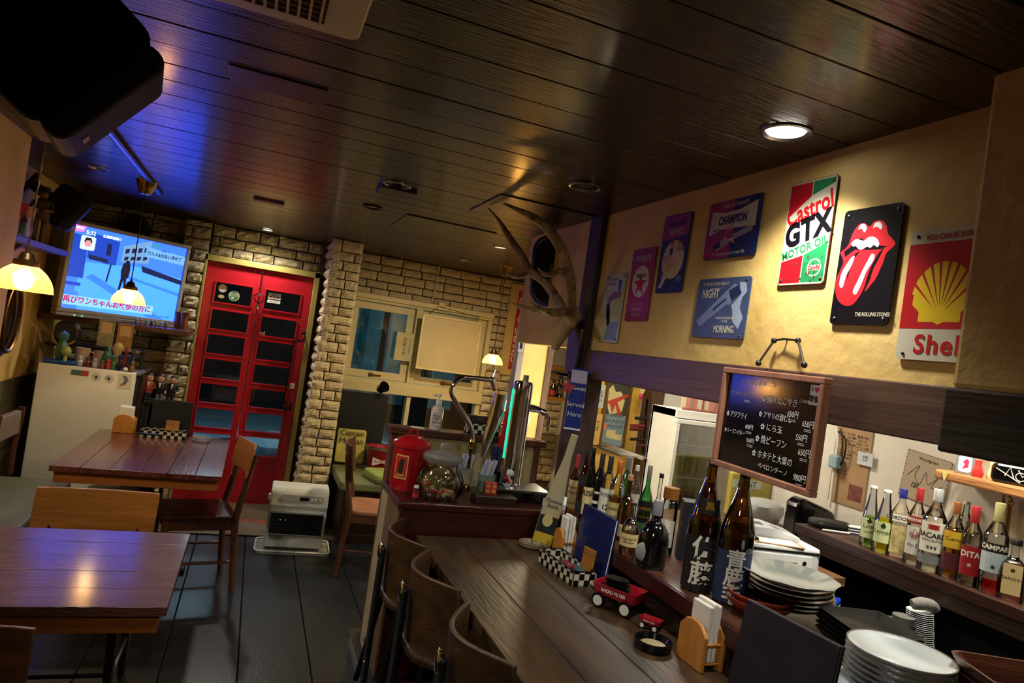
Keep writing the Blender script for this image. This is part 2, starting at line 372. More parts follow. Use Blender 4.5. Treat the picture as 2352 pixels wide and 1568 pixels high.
# ------------------------------------------------------------ red double door
DY = 6.16; dx0, dx1, dz1 = -.45, .405, 1.995
dr = root('door_1')
fr = G(); fr.box(dx0-.02, dx0, DY-.03, DY+.12, -.04, dz1+.055); fr.box(dx1, dx1+.045, DY-.03, DY+.12, -.04, dz1+.055); fr.box(dx0-.02, dx1+.045, DY-.03, DY+.12, dz1, dz1+.05)
fr.build('door_frame', OLIVEF, dr, bevel=.004)
hw = (dx1-dx0)/2
for L in range(2):
    X0 = dx0+L*hw+.002; X1 = X0+hw-.004
    pl, pr = (X0+.085, X1-.05) if L == 0 else (X0+.05, X1-.085)
    lf = bpy.data.objects.new('door_leaf', None); COL.objects.link(lf); lf.parent = dr
    g = G(); g.box(X0, pl, DY, DY+.04, -.035, dz1); g.box(pr, X1, DY, DY+.04, -.035, dz1)
    rows = [(1.665, 1.83)]+[(1.44-i*.205, 1.60-i*.205) for i in range(6)]
    zs = [dz1]+[v for a, b in rows for v in (b, a)]+[-.035]
    for k in range(0, len(zs), 2): g.box(pl, pr, DY, DY+.04, zs[k+1], zs[k])
    g.build('door_panel', REDP, lf, bevel=.003)
    for a, b in rows:
        m = G()
        for q in ((pl-.008, pr+.008, b-.002, b+.010), (pl-.008, pr+.008, a-.010, a+.002), (pl-.010, pl+.002, a, b), (pr-.002, pr+.010, a, b)): m.box(q[0], q[1], DY-.010, DY+.004, q[2], q[3])
        m.build('moulding', REDG, lf, bevel=.002)
        G().box(pl, pr, DY+.016, DY+.020, a, b).build('pane', PANE, lf)
    if L == 0:
        s = lf; white = mk('sticker_white', 'c9c7b8', .5); gr = mk('sticker_green', '2f6a35', .5)
        F = Matrix(((1, 0, 0, 0), (0, 0, -1, DY+.0155), (0, 1, 0, 0), (0, 0, 0, 1)))
        def put(pts, z, m, nm='sticker'): G().prism(pts, z, z+.0006, F).build(nm, m, s)
        put(disc(pl+.055, 1.785, .036), 0, mk('sticker_grey', '8a8878', .5)); put(disc(pl+.055, 1.785, .030), .0008, white)
        put(disc(pl+.052, 1.715, .024, ky=.65), 0, mk('sticker_tan', 'a89a70', .5))
        put(disc(pl+.150, 1.735, .043), 0, white); put(disc(pl+.150, 1.735, .038), .0008, gr)
        text(s, 'lettering', 'ORGANIC\nSPECIALTY', white, F @ T(pl+.150, 1.745, .002), .016, bold=.01)
        G().sph(.011, F @ T(pl+.140, 1.718, .001) @ Matrix.Diagonal((1, .8, .1, 1))).build('print', white, s)
    else:
        s = lf
        put(rr(.105, .052, .004, cx=pl+.075, cy=1.785), 0, white); put(rr(.105, .025, .004, cx=pl+.075, cy=1.738), 0, white)
        for i, c in enumerate(('15357a', 'b03020', '20324a')): put(rr(.018, .011, .001, cx=pl+.045+i*.028, cy=1.777), .0008, mk('card'+str(i), c, .5))
        text(s, 'lettering', 'Payment', INK, F @ T(pl+.075, 1.797, .001), .014)
        text(s, 'lettering', 'VISA  QUICPay', INK, F @ T(pl+.075, 1.738, .001), .011)
        text(s, 'lettering', 'ed', white, F @ T(pl+.02, 1.46, .001), .045)
        G().box(.338, .375, DY-.003, DY, 1.02, 1.065).build('pull_plate', PAPER, s); text(s, 'lettering', '引く\nPULL', INK, T(.3565, DY-.0035, 1.043, 90), .014)
        hp = smoothpath([(.385, DY-.02, 1.50), (.39, DY-.045, 1.47), (.375, DY-.05, 1.435), (.335, DY-.05, 1.445), (.315, DY-.05, 1.41), (.313, DY-.05, 1.2), (.305, DY-.05, .95), (.302, DY-.05, .915), (.322, DY-.05, .895), (.352, DY-.05, .908), (.368, DY-.045, .885), (.366, DY-.02, .86)])
        h = G(); h.tube(hp, .0075, 8); h.sph(.016, T(.386, DY-.02, 1.51), kz=1.4); h.sph(.016, T(.366, DY-.02, .85), kz=1.4); h.build('door_handle', DKMET, s, smooth=True)
        k = G(); k.cyl(.016, .03, 14, T(.33, DY, .845, 90)); k.build('lock', DKMET, s, smooth=True)
bl = thing('door_bell', 'dark wire bell ornament hanging between the red door leaves', 'bell', (-.015, DY-.055, 1.74))
G().tube([(0, .04, .24), (0, .01, .22), (0, 0, .05)], .003, 6).build('cord', DKMET, bl)
g = G()
for i in range(8):
    a = i*PI/4; g.tube(smoothpath([(0, 0, .05), (.05*math.cos(a), .02*math.sin(a), .02), (.03*math.cos(a), .02*math.sin(a), -.02), (0, 0, -.04)], 3), .003, 5)
g.build('basket', DKMET, bl); G().lathe([(.004, .0), (.012, -.01), (.02, -.045), (.024, -.05)], 14, T(0, 0, -.03)).build('clapper', BRONZE, bl, smooth=True)
# ------------------------------------------------------------ windows
def frame(g, x0, x1, z0, z1, w, y0, y1):
    g.box(x0, x1, y0, y1, z1-w, z1); g.box(x0, x1, y0, y1, z0, z0+w); g.box(x0, x0+w, y0, y1, z0+w, z1-w); g.box(x1-w, x1, y0, y1, z0+w, z1-w)
w1 = root('window_1')
g = G(); frame(g, .73, 2.13, 1.135, 1.925, .045, WY-.02, WY+.10); g.box(1.37, 1.435, WY-.02, WY+.10, 1.17, 1.89)
g.box(.73, 2.13, WY-.045, WY+.0, 1.905, 1.95); g.build('window_frame', CREAM, w1, bevel=.004)
for a, b in ((.775, 1.37), (1.435, 2.085)):
    sh = G(); frame(sh, a+.006, b-.006, 1.185, 1.875, .065, WY+.02, WY+.06); so = sh.build('sash', CREAM, w1, bevel=.004)
    G().box(a+.07, b-.07, WY+.036, WY+.040, 1.245, 1.815).build('pane', PANE, so)
    lg = G(); lg.box((a+b)/2-.055, (a+b)/2-.015, WY+.002, WY+.02, 1.20, 1.235); lg.box((a+b)/2-.03, (a+b)/2+.06, WY-.008, WY+.004, 1.212, 1.224); lg.build('latch', BRASS, so, bevel=.002)
w2 = root('window_2')
g = G(); frame(g, .73, 2.13, .42, 1.14, .05, WY+.0, WY+.10); g.box(1.40, 1.44, WY, WY+.1, .46, 1.1); g.box(.73, 2.13, WY-.03, WY+.05, 1.06, 1.15); g.build('window_frame', CREAM, w2, bevel=.004)
G().box(.77, 1.405, WY+.05, WY+.054, .46, 1.09).build('pane', PANE, w2); G().box(1.435, 2.09, WY+.05, WY+.054, .46, 1.09).build('pane', PANE, w2)
# street outside
ex = root('floor_street'); G().box(-6, 8, 6.5, 16, -.2, -.12).build('snow', SNOW, ex)
eb = wall('wall_outside'); G().box(-6, 8, 13, 13.2, -.2, 5).build('facade', NIGHT, eb)
for i, xx in enumerate((at(815, 760, 1, 12.9).x, at(850, 760, 1, 12.9).x, at(900, 900, 1, 12.9).x, at(1010, 930, 1, 12.9).x)): G().box(xx-.22, xx+.22, 12.9, 13, .3, 2.6).build('window', mk('teal_glow', '1c5a63', .4, emit=.35, var=.6, vs=2), eb)  # made-up glowing panels, added so the window panes show teal
g = G()
for i in range(16): g.add([(random.uniform(-3, 4)+dx, 7.4+random.uniform(0, 2)+dy, -.12+dz) for dx, dy, dz in ((-.7, 0, 0), (.7, 0, 0), (.5, .6, 0), (-.5, .6, 0), (0, .3, random.uniform(.15, .4)))], [(0, 1, 4), (1, 2, 4), (2, 3, 4), (3, 0, 4)])
sn = g.build('snowbank', SNOW, None, smooth=True, kind='stuff'); tag(sn, 'heaps of ploughed snow along the street outside the windows', 'snow')
lp = thing('street_light', 'small bright lamp seen through the left upper window', 'street light', (2.05, 9.2, 2.25))
G().sph(.07).build('globe', glow('street_globe', 'dff6ff', 9), lp, smooth=True); G().box(-.02, .02, -.02, .02, -2.3, -.07).build('pole', DKMET, lp)
# ------------------------------------------------------------ tables
def table(label, x0, x1, y0, y1, n, along_y, mt, planks_named='plank'):
    cx, cy = (x0+x1)/2, (y0+y1)/2; w, d = x1-x0, y1-y0; ZT = .72
    t = thing('dining_table', label, 'table', (cx, cy, 0)); hw, hd = w/2, d/2
    for i in range(n):
        if along_y: g = G().box(-hw+w*i/n+.001, -hw+w*(i+1)/n-.001, -hd, hd, ZT-.028, ZT-random.uniform(0, .0006))
        else: g = G().box(-hw, hw, -hd+d*i/n+.001, -hd+d*(i+1)/n-.001, ZT-.028, ZT-random.uniform(0, .0006))
        g.build('plank', mt, t, bevel=.0015)
    a = .02; g = G(); g.box(-hw+a, hw-a, -hd+a, -hd+a+.03, ZT-.085, ZT-.028); g.box(-hw+a, hw-a, hd-a-.03, hd-a, ZT-.085, ZT-.028)
    g.box(-hw+a, -hw+a+.03, -hd+a+.03, hd-a-.03, ZT-.085, ZT-.028); g.box(hw-a-.03, hw-a, -hd+a+.03, hd-a-.03, ZT-.085, ZT-.028)
    g.build('apron', APRON, t, bevel=.003)
    G().lathe([(.035, .03), (.03, .06), (.03, .60), (.05, .635)], 20).build('pedestal', BLACK, t, smooth=True)
    g = G(); g.box(-.26, .26, -.03, .03, 0, .03); g.box(-.03, .03, -.26, .26, 0, .029); g.build('foot', BLACK, t, bevel=.008)
    return t
table('dark plank table with napkins, checkered tray and standing menu in front of the white cabinet', -.852, -.057, 3.915, 5.08, 6, True, TBLW)
table('glossy brown plank table at the lower left with strong lamp reflections', -1.13, -.125, 2.18, 2.90, 5, False, TBLX)
# ------------------------------------------------------------ chairs
def curved_panel(g, w, h, th, bow, M, n=10, top=.0):
    vs, fs = [], []
    for j, z in enumerate((0, h)):
        for i in range(n+1):
            x = w*(i/n-.5); y = bow*(1-(2*x/w)**2)
            vs += [(x, y, z), (x, y+th, z)]
    m = 2*(n+1)
    for i in range(n):
        a = 2*i; fs += [(a, a+2, a+2+m, a+m), (a+1, a+1+m, a+3+m, a+3), (a+m, a+2+m, a+3+m, a+1+m), (a, a+1, a+3, a+2)]
    fs += [(0, m, m+1, 1), (2*n, 2*n+1, 2*n+1+m, 2*n+m)]
    return g.add(vs, fs, M)
def chair(label, loc, rz, mp, ml, ms, seatz=.44, backh=.17, backz=.66, w=.44, group=None, base=0):
    t = thing('dining_chair', label, 'chair', (loc[0], loc[1], base), R(rz), group)      # local -Y is the front of the chair
    g = curved_panel(G(), w, backh, .014, .045, T(0, .185, backz, -8)); g.build('backrest', mp, t, smooth=True, bevel=.004)
    G().prism(rr(w*.94, .42, .06, 5, 0, -.02), seatz-.03, seatz, None).build('seat', ms, t, bevel=.008)
    for s in (-1, 1):
        G().tube([(s*.185, .215, 0), (s*.18, .18, seatz-.02), (s*.165, .225, backz+.02), (s*.16, .25, backz+backh*.7)], [.016, .021, .017, .013], 8).build('leg', ml, t, smooth=True)
        G().tube([(s*.19, -.195, 0), (s*.175, -.18, seatz-.03)], [.015, .02], 8).build('leg', ml, t, smooth=True)
    g = G(); g.box(-.17, .17, -.19, -.165, seatz-.085, seatz-.03); g.box(-.17, .17, .165, .19, seatz-.085, seatz-.03)
    for s in (-1, 1): g.box(s*.175-.012, s*.175+.012, -.18, .18, seatz-.085, seatz-.03)
    g.build('seat_frame', ml, t, bevel=.003)
    g = G(); g.tube([(-.18, -.19, .2), (.18, -.19, .2)], .008, 6)
    for s in (-1, 1): g.tube([(s*.185, -.185, .17), (s*.183, .19, .17)], .009, 6)
    g.build('stretcher', ml, t, smooth=True); return t
PLY = wood('plywood', '7a4a1e', 'a36a30', 0, .33, .45)
chair('light plywood chair with its wide grained back showing between the two plank tables', (-.51, 3.03), 0, PLY, CHD, CHD, w=.455, backz=.60, backh=.185)
chair('dark chair with a curved brown back at the right end of the far plank table', (-.17, 4.34), -78, PLY, CHW, REDW, w=.42, backz=.66, backh=.18)
chair('brown chair back at the bottom left corner, nearest the camera', (-.62, 1.60), 0, wood('chair_near', '4c2a18', '6b4025', 0, .4, 1), CHW, CHD, w=.50, backz=.62, backh=.20)
chair('brown wooden chair tucked in by the window beside the partition, pale cushion on its seat', (.94, 4.62), 80, CHW, CHW, mk('seat_tan', '8c5c40', .5), w=.42, backz=.62, backh=.24)
def cushion(name, label, w, d, h, loc, rz, m, cat='cushion'):
    t = thing(name, label, cat, loc, R(rz)); G().prism(rr(w, d, .05, 5), 0, h).build('cover', m, t, bevel=min(.018, h*.4)); 
    g = G(); g.tube([(x, y, h*.5) for x, y in rr(w+.004, d+.004, .05, 5)], .003, 5); g.build('piping', m, t, smooth=True); return t
# benches with olive vinyl on the left side
def bench(label, x0, x1, y0, y1, back=True):
    t = thing('bench', label, 'bench', ((x0+x1)/2, (y0+y1)/2, 0)); w, d = (x1-x0)/2, (y1-y0)/2
    G().prism(rr(2*w, 2*d, .05, 5), .38, .45).build('seat', OLIVE, t, bevel=.015); G().box(-w+.03, w-.03, -d+.03, d-.03, .30, .38).build('frame', CHD, t)
    for sx in (-1, 1):
        for sy in (-1, 1): G().box(sx*(w-.06)-.02, sx*(w-.06)+.02, sy*(d-.06)-.02, sy*(d-.06)+.02, 0, .30).build('leg', CHD, t)
    return t
bench('long bench with an olive seat along the left wall, behind the near plank table', -1.42, -.90, 3.35, 4.77)
bench('low stool with olive seat half hidden under the far plank table', -.80, -.52, 4.35, 4.70)
cb = thing('side_chair', 'dark wooden chair with a pale top rail by the left wall', 'chair', (-1.30, 4.60, 0), R(0))
G().box(-.02, .02, -.22, .22, .70, .84, T(.06, 0, 0)).build('backrest', mk('grey_rail', '6d5f55', .5), cb, bevel=.008)
for s in (-1, 1): G().tube([(.06, s*.2, .45), (.06, s*.2, .62), (.075, s*.2, .86)], .02, 8).build('leg', CHW, cb, smooth=True)
# bench and goods under the window
bw = thing('window_bench', 'bench with a drab olive seat under the window beyond the partition', 'bench', (1.14, 5.50, 0))
G().prism(rr(.80, .72, .05), .40, .47).build('seat', OLIVE, bw, bevel=.015); G().box(-.36, .36, -.32, .32, .0, .40).build('base', CHD, bw)
cu_ = cushion('green_cushion', 'light green cushion lying on the bench under the window', .34, .3, .07, (1.13, 5.30, .47), 12, mk('green_cloth', '7d8a3f', .8, var=.15, bump=.3)); 
bk = thing('beer_bucket', 'red metal ice bucket with a white bow-tie emblem on the bench below the window', 'bucket', (1.10, 5.62, .47))
G().shell([(.085, 0), (.125, .20), (.13, .205), (.123, .20), (.083, .01), (.001, .008)], 24).build('body', mk('bucket_red', '8e1620', .3, var=.1), bk, smooth=True)
G().shell([(.1275, .190), (.133, .20), (.133, .21), (.125, .213)], 24).build('rim', STEEL, bk, smooth=True)
F = T(0, -.112, .10, 84, 0, 0); G().prism([(-.08, .035), (0, .008), (.08, .035), (.08, -.035), (0, -.01), (-.08, -.035)], 0, .002, F).build('emblem', mk('emblem', 'b5a9a0', .5), bk)
text(bk, 'lettering', 'Budweiser', mk('bucket_red2', '8e1620', .4), F @ T(0, 0, .003), .03)
# tall black panel and yellow sack left of the window bench
sp = thing('dark_screen', 'tall black panel standing before the lower window', 'panel', (.92, 5.97, 0))
G().box(-.20, .24, -.02, .02, 0, 1.08).build('panel', BLACK, sp, bevel=.004)
sk = thing('yellow_sack', 'old yellow bag with black lettering leaning by the black panel', 'bag', (.87, 5.80, .47))
G().prism(rr(.24, .28, .02), 0, .03, T(0, 0, .16, 84)).build('bag', mk('sack', 'a89a4c', .8, var=.25, vs=9), sk, bevel=.01)
text(sk, 'lettering', 'Captain\nMorgan', INK, T(0, -.034, .24, 84), .065)
gl = thing('desk_lamp_head', 'black clamp lamp head on top of the black panel', 'lamp', (1.08, 5.92, 1.085))
G().lathe([(.02, -.04), (.035, -.02), (.05, .05), (.045, .05)], 16, T(0, 0, .045, 60, 0, 30)).build('lamp_shade', BLACKG, gl, smooth=True); G().cyl(.012, .04, 10).build('stem', BLACKG, gl)
# ------------------------------------------------------------ pendants, rail, ceiling fittings
def pendant(label, x, y, zb, r, cord_r=.0035):
    t = thing('pendant_lamp', label, 'lamp', (x, y, zb)); H = r*1.05
    AMB = MATS.get('amber_glass')
    if not AMB:
        AMB, nt, b = newmat('amber_glass'); N, L = nt.nodes, nt.links; N.remove(b)
        a = N.new('ShaderNodeBsdfTranslucent'); a.inputs[0].default_value = (.50, .25, .06, 1); c = N.new('ShaderNodeBsdfTransparent'); c.inputs[0].default_value = (.9, .56, .2, 1)
        d = N.new('ShaderNodeBsdfGlossy'); d.inputs['Roughness'].default_value = .12; m1 = N.new('ShaderNodeMixShader'); m1.inputs[0].default_value = .3; m2 = N.new('ShaderNodeMixShader'); m2.inputs[0].default_value = .08
        L.new(a.outputs[0], m1.inputs[1]); L.new(c.outputs[0], m1.inputs[2]); L.new(m1.outputs[0], m2.inputs[1]); L.new(d.outputs[0], m2.inputs[2]); L.new(m2.outputs[0], N['Material Output'].inputs[0])
    pr = [(r*1.03, 0), (r*1.0, .012), (r*.97, H*.22), (r*.88, H*.45), (r*.70, H*.70), (r*.48, H*.88), (r*.40, H*.93)]
    G().shell(pr, 72, twist=lambda a, j: .05*math.cos(a*24) if j > 1 else 0).build('lamp_shade', AMB, t, smooth=True)
    G().lathe([(r*.42, H*.90), (r*.44, H*.97), (r*.42, H*1.12), (r*.30, H*1.16), (r*.22, H*1.38), (r*.08, H*1.45), (.006, H*1.6)], 20).build('cap', BRONZE, t, smooth=True)
    G().sph(r*.34, T(0, 0, H*.42), 16, 1.25).build('bulb', glow('bulb', (1, .76, .42), 110), t, smooth=True)
    c = G(); top = CH-zb; n = 40; zs = [H*1.55+(top-.06-H*1.55)*i/n for i in range(n+1)]
    c.tube([(math.cos(i*1.4)*.0012, math.sin(i*1.4)*.0012, z) for i, z in enumerate(zs)], cord_r, 5); c.build('cord', BRONZE, t)
    G().lathe([(.012, -.085), (.03, -.082), (.045, -.05), (.058, -.006), (.066, 0)], 20, T(0, 0, top)).build('ceiling_rose', BRASS, t, smooth=True)
pendant('glowing ribbed amber pendant lamp largest in view, at the left edge', -.82, 2.98, 1.565, .096)
pendant('glowing ribbed amber pendant lamp hanging in front of the television', -.745, 4.69, 1.555, .092)
pendant('small glowing pendant lamp hanging by the window beyond the beer taps', 1.87, 5.38, 1.485, .085)
rl = thing('lighting_rail', 'black track rail on the ceiling running towards the television', 'rail', (-.715, 4.1, CH))
G().box(-.018, .018, -.95, .95, -.02, 0).build('track', DKMET, rl, bevel=.002); G().box(-.006, .006, -.93, .93, -.0215, -.0201).build('slot', STEEL, rl)
lit = {0: 60, 4: 30, 5: 0, 6: 0}
DL = ['brightly lit white ceiling downlight above the row of tin signs', 'unlit dark downlight near the top of the right wall', 'unlit chrome ringed downlight beside the small ceiling plate', 'small unlit downlight in the middle of the ceiling, beyond the plated one',
      'thin lit downlight above the red door', 'downlight just left of the antler tips', 'small dark downlight nearest the window wall', 'dark downlight at the far left between speaker and rail']
for i, (x, y) in enumerate(DOWN):
    t = thing('ceiling_downlight', DL[i], 'light', (x, y, CH)); r = .062 if i in (0, 1, 2) else .05
    G().shell([(r*1.12, -.001), (r*1.10, -.008), (r*.98, -.010), (r*.86, -.004), (r*.80, -.001)], 28).build('ring', STEEL if i != 3 else DKMET, t, smooth=True)
    G().cyl(r*.82, .002, 24, T(0, 0, -.004)).build('diffuser', glow('lit_disc', 'fff6e6', 14) if i in (0, 4) else (glow('dim_disc', 'ffd9a0', 1.2) if i == 5 else BLACKG), t)
    if i == 1 or i == 2: G().shell([(r*.8, -.004), (r*.5, -.006), (r*.45, -.003)], 24).build('louvre', BLACKG, t, smooth=True)
def plate(name, label, cat, x0, x1, y0, y1, h, m, more=None):
    t = thing(name, label, cat, ((x0+x1)/2, (y0+y1)/2, CH)); G().box(-(x1-x0)/2, (x1-x0)/2, -(y1-y0)/2, (y1-y0)/2, -h, 0).build('plate', m, t, bevel=.002); return t
plate('ceiling_plate', 'flat reddish brown cover plate on the ceiling boards near the black speaker', 'plate', -.185, .10, 2.17, 2.34, .003, mk('plate_brown', '3a211a', .4))
plate('detector_plate', 'small tilted plate beside the chrome ringed downlight', 'plate', .455, .63, 3.28, 3.45, .02, mk('plate_dark', '3b332b', .5))
plate('sensor_strip', 'narrow mauve strip fixed to the ceiling above the red door', 'sensor', -.13, .05, 4.46, 4.54, .012, mk('strip', '5c4038', .5))
plate('hatch_cover', 'square wooden access panel in the ceiling above the antlers', 'panel', .95, 1.44, 2.95, 3.45, .006, CEIL)
plate('hatch_cover', 'second access panel in the ceiling, nearer the window wall', 'panel', .72, 1.28, 3.95, 4.5, .006, CEIL)
# air conditioner grille
ac = thing('air_conditioner', 'cream ceiling air conditioner with a slatted grille at the top edge', 'air conditioner', (-.40, 1.32, CH))
g = G(); x0, x1, y0, y1 = -.6, .53, -.4, .375
g.prism(rr(x1-x0, y1-y0, .03, 4, (x0+x1)/2, 0), -.022, 0); g.build('panel', mk('ac_cream', 'cdbf9a', .45, var=.05), ac, bevel=.006)
G().box(x0+.09, x1-.085, y0+.05, y1-.045, -.024, -.0215).build('recess', mk('ac_dark', '2a1c10', .7), ac)
for i in range(40):
    xx = x0+.10+i*(x1-x0-.195)/39
    o = G().box(xx-.003, xx+.003, y0+.05, y1-.045, -.031, -.0235) if i == 0 else None
    if i == 0: sl = o.build('slat', mk('ac_slat', 'c9a874', .5), ac); x00 = xx
    else: inst(sl.data, 'slat', ac, T(xx-x00))
g = G()
for k in range(26): yy = y0+.06+k*(y1-y0-.11)/25; g.box(x0+.09, x1-.085, yy-.001, yy+.001, -.0275, -.0245)
g.build('cross_wire', mk('ac_wire', 'a8875a', .5), ac)
# ------------------------------------------------------------ speakers
def speaker(label, M, w, h, d, blue=False):
    t = thing('wall_speaker', label, 'speaker', M=M); BLACK = mk('speaker_black', '050505', .6, var=.2, spec=.15, bump=.1, bs=300)
    G().prism(rr(d, h, .035, 5), -w/2, w/2, T(0, 0, 0, 90)).build('cabinet', BLACK, t, bevel=.012)
    G().prism(rr(.06, h-.02, .028, 5, d/2+.01), -w/2+.01, w/2-.01, T(0, 0, 0, 90)).build('grille', mk('grille_cloth', '16140f', .6, bump=.6, bs=400, spec=.3), t, bevel=.012)
    G().box(d/2+.0401, d/2+.0412, -.02, .02, -h/2+.05, -h/2+.064).build('badge', STEEL, t)
    g = G(); g.box(-d/2-.12, -d/2, -.03, .03, -.03, .03); g.box(-d/2-.14, -d/2-.11, -.05, .05, -.07, .07); g.build('bracket', DKMET, t, bevel=.004)
    return t
# ------------------------------------------------------------ television
A = Vector((-1.275, 5.47)); B = Vector((-.605, 5.98)); tw = (B-A).length; ta = math.atan2(B.y-A.y, B.x-A.x)
TV = Matrix.Translation(((A.x+B.x)/2, (A.y+B.y)/2, 1.752)) @ Matrix.Rotation(ta, 4, 'Z') @ Matrix.Rotation(R(3), 4, 'X'); TVH = .60
tv = thing('television', 'flat television with a silver frame showing a blue snowy street', 'television', M=TV)
SIL = mk('tv_silver', '8d8c86', .35, .3, var=.04)
g = G(); frame(g, -tw/2-.02, tw/2+.02, -TVH/2-.02, TVH/2+.02, .03, -.02, .06); g.box(-tw/2-.02, tw/2+.02, -.02, .06, -TVH/2-.045, -TVH/2-.02); g.box(-tw/2+.01, tw/2-.01, .02, .10, -TVH/2, TVH/2); g.build('bezel', SIL, tv, bevel=.006)
G().box(-tw/2+.3, tw/2-.1, -.026, -.018, -TVH/2-.042, -TVH/2-.026).build('speaker_strip', mk('tv_strip', '6f6e69', .4), tv)
for s in (0, 1): G().cyl(.004, .003, 8, T(-tw/2+.10+s*.05, -.023, -TVH/2-.034, 90)).build('indicator', glow('indicator', '5fd0ff', 3), tv)
SE = 2.3
def scr(n, c, s=SE): return glow('scr_'+n, c, s)
fr_ = Matrix(((1, 0, 0, 0), (0, 0, -1, -.006), (0, 1, 0, 0), (0, 0, 0, 1)))
sw, sh_ = tw-.02, TVH-.02
def uv(p): return [((u-.5)*sw, (.5-v)*sh_) for u, v in p]
def spic(name, col, polys, z, s=SE):
    g = G()
    for p in polys: o = G().prism(uv(p), z, z+.0003, fr_).build(name, scr(name, col, s), tv)
    return o
spic('screen', (.009, .042, .85), [[(0, 0), (1, 0), (1, 1), (0, 1)]], 0, 6)
spic('snow_picture', (.012, .065, .85), [[(.1, .42), (.35, .40), (.6, .36), (1, .42), (1, 1), (.12, 1), (.12, .8), (.08, .78), (.1, .5)]], .0005, 7)
spic('road_picture', (.01, .06, 1), [[(.2, .55), (.9, 1), (.75, 1), (.15, .6)], [(.5, .5), (1, .62), (1, .66), (.5, .53)]], .001, 4.2)
spic('building_picture', '0d3aa8', [[(0, .1), (.12, .12), (.13, .62), (0, .62)], [(.13, .05), (.38, .1), (.38, .4), (.30, .40), (.13, .36)], [(0, .68), (.12, .68), (.12, .72), (0, .72)]], .001, 1.4)
spic('facade_picture', (.2, .42, .75), [[(.42, .14), (.66, .0), (.66, .3), (.42, .34)]], .001, .9)
spic('dark_picture', '062058', [[(.44+i*.055, .17-i*.02), (.475+i*.055, .155-i*.02), (.475+i*.055, .21-i*.02), (.44+i*.055, .23-i*.02)] for i in range(4)]+[[(.44+i*.055, .27-i*.015), (.475+i*.055, .255-i*.015), (.475+i*.055, .30-i*.015), (.44+i*.055, .32-i*.015)] for i in range(4)]+[[(.14, .32), (.30, .34), (.31, .39), (.15, .38)], [(.33, .4), (.345, .4), (.33, .62), (.315, .62)], [(.28, .14), (.32, .15), (.32, .3), (.28, .29)], [(.60, .34), (1, .44), (1, .50), (.62, .42)]], .0016, .8)
spic('walker_picture', '04123a', [[(.44, .36), (.47, .32), (.50, .34), (.51, .42), (.505, .52), (.49, .54), (.495, .66), (.475, .66), (.465, .56), (.45, .70), (.43, .70), (.44, .55), (.43, .45)], [(.44, .70), (.47, .68), (.49, .72), (.46, .76), (.44, .78)], disc(.478, .325, .018)], .0022, .5)
spic('caption_band', (.12, .30, 1), [[(.0, .84), (.78, .84), (.78, .955), (.0, .955)]], .0016, 2.4)
spic('corner_picture', 'd86cc8', [[(.0, 0), (.09, 0), (.07, .07), (.0, .08)]], .0016, 1.8); spic('inset_picture', 'a9b8f0', [rr(.12, .17, .02, 3, .12, .19)], .0016, 1.8)
spic('face_picture', 'c98a90', [disc(.12, .195, .03, 14, 1.35)], .0022, 1.4); spic('hair_picture', '0a0a20', [[(.088, .17), (.10, .125), (.14, .125), (.153, .17), (.145, .19), (.135, .155), (.105, .16), (.095, .19)]], .0028, .5)
spic('banner_picture', (.15, .40, .9), [[(.62, .085), (1, .115), (1, .235), (.62, .215)]], .0016, 1.2); spic('tag_picture', '2f8a9a', [rr(.05, .05, .01, 3, .70, .05)], .0022, 1.3)
def stxt(s, u, v, size, c, b=0, sx=1): 
    x, y = uv([(u, v)])[0]; o = text(tv, 'lettering', s, c, fr_ @ T(x, y, .0035), size, bold=b, sx=sx); return o
stxt('再びワンちゃんお散歩の方に…', .41, .895, .052, glow('t_mag', 'c01450', 1.0), .03, .92)
stxt('グルメ&出会い求めて', .80, .165, .032, glow('t_navy', '0a1450', .6), .02, .9)
stxt('5:32', .13, .065, .038, glow('t_white', 'dff0ff', 2.6), .01); stxt('札幌 ☃', .80, .10, .02, glow('t_navy', '0a1450', .6)); stxt('中島 公園', .90, .965, .018, glow('t_navy', '0a1450', .6))
stxt('札幌駅前通り', .31, .07, .022, glow('t_white', 'dff0ff', 2.6)); stxt('NEWS', .035, .03, .018, glow('t_white', 'dff0ff', 2.6))
speaker('large black speaker at the top left, close to the camera', Matrix.Translation((-.475, 1.52, 2.08)) @ Matrix.Rotation(R(8), 4, 'Z') @ Matrix.Rotation(R(38), 4, 'Y'), .22, .27, .34)
speaker('small black wall speaker with a blue sheen above the left edge of the television', Matrix.Translation((-1.235, 5.0, 2.10)) @ Matrix.Rotation(R(12), 4, 'Z') @ Matrix.Rotation(R(30), 4, 'Y'), .18, .25, .16)
# ------------------------------------------------------------ TV shelf, white cabinet
def board(name, label, cat, x0, x1, y0, y1, z0, z1, m, extra=None):
    o = G().box(x0, x1, y0, y1, z0, z1).build(name, m, None, bevel=.003); tag(o, label, cat); return o
board('television_shelf', 'long dark wooden shelf board under the television', 'shelf', -1.44, -.475, 5.66, 6.12, 1.365, 1.405, wood('shelf_wood', '3a1c12', '57301f', 0, .4, 1))
board('lower_shelf', 'short dark shelf behind the top of the white cabinet', 'shelf', -1.42, -.85, 5.85, 6.25, 1.165, 1.185, DARKW)
fb_ = thing('white_cabinet', 'plain white front panel of a dark sided cabinet with small magnets on it', 'cabinet', (-1.015, 5.32, 0))
G().box(-.29, .29, -.02, .02, .04, 1.085).build('door', WHITE_, fb_, bevel=.008)
G().box(-.28, .31, .02, .50, .03, 1.065).build('body', BLACK, fb_, bevel=.006); G().box(-.28, .315, -.0, .51, 1.066, 1.09).build('top', mk('grey_top', '63676a', .4), fb_, bevel=.006)
for dx in (.30,): G().box(dx, dx+.03, .06, .50, 0, 1.06).build('side_panel', DARKW, fb_, bevel=.004)
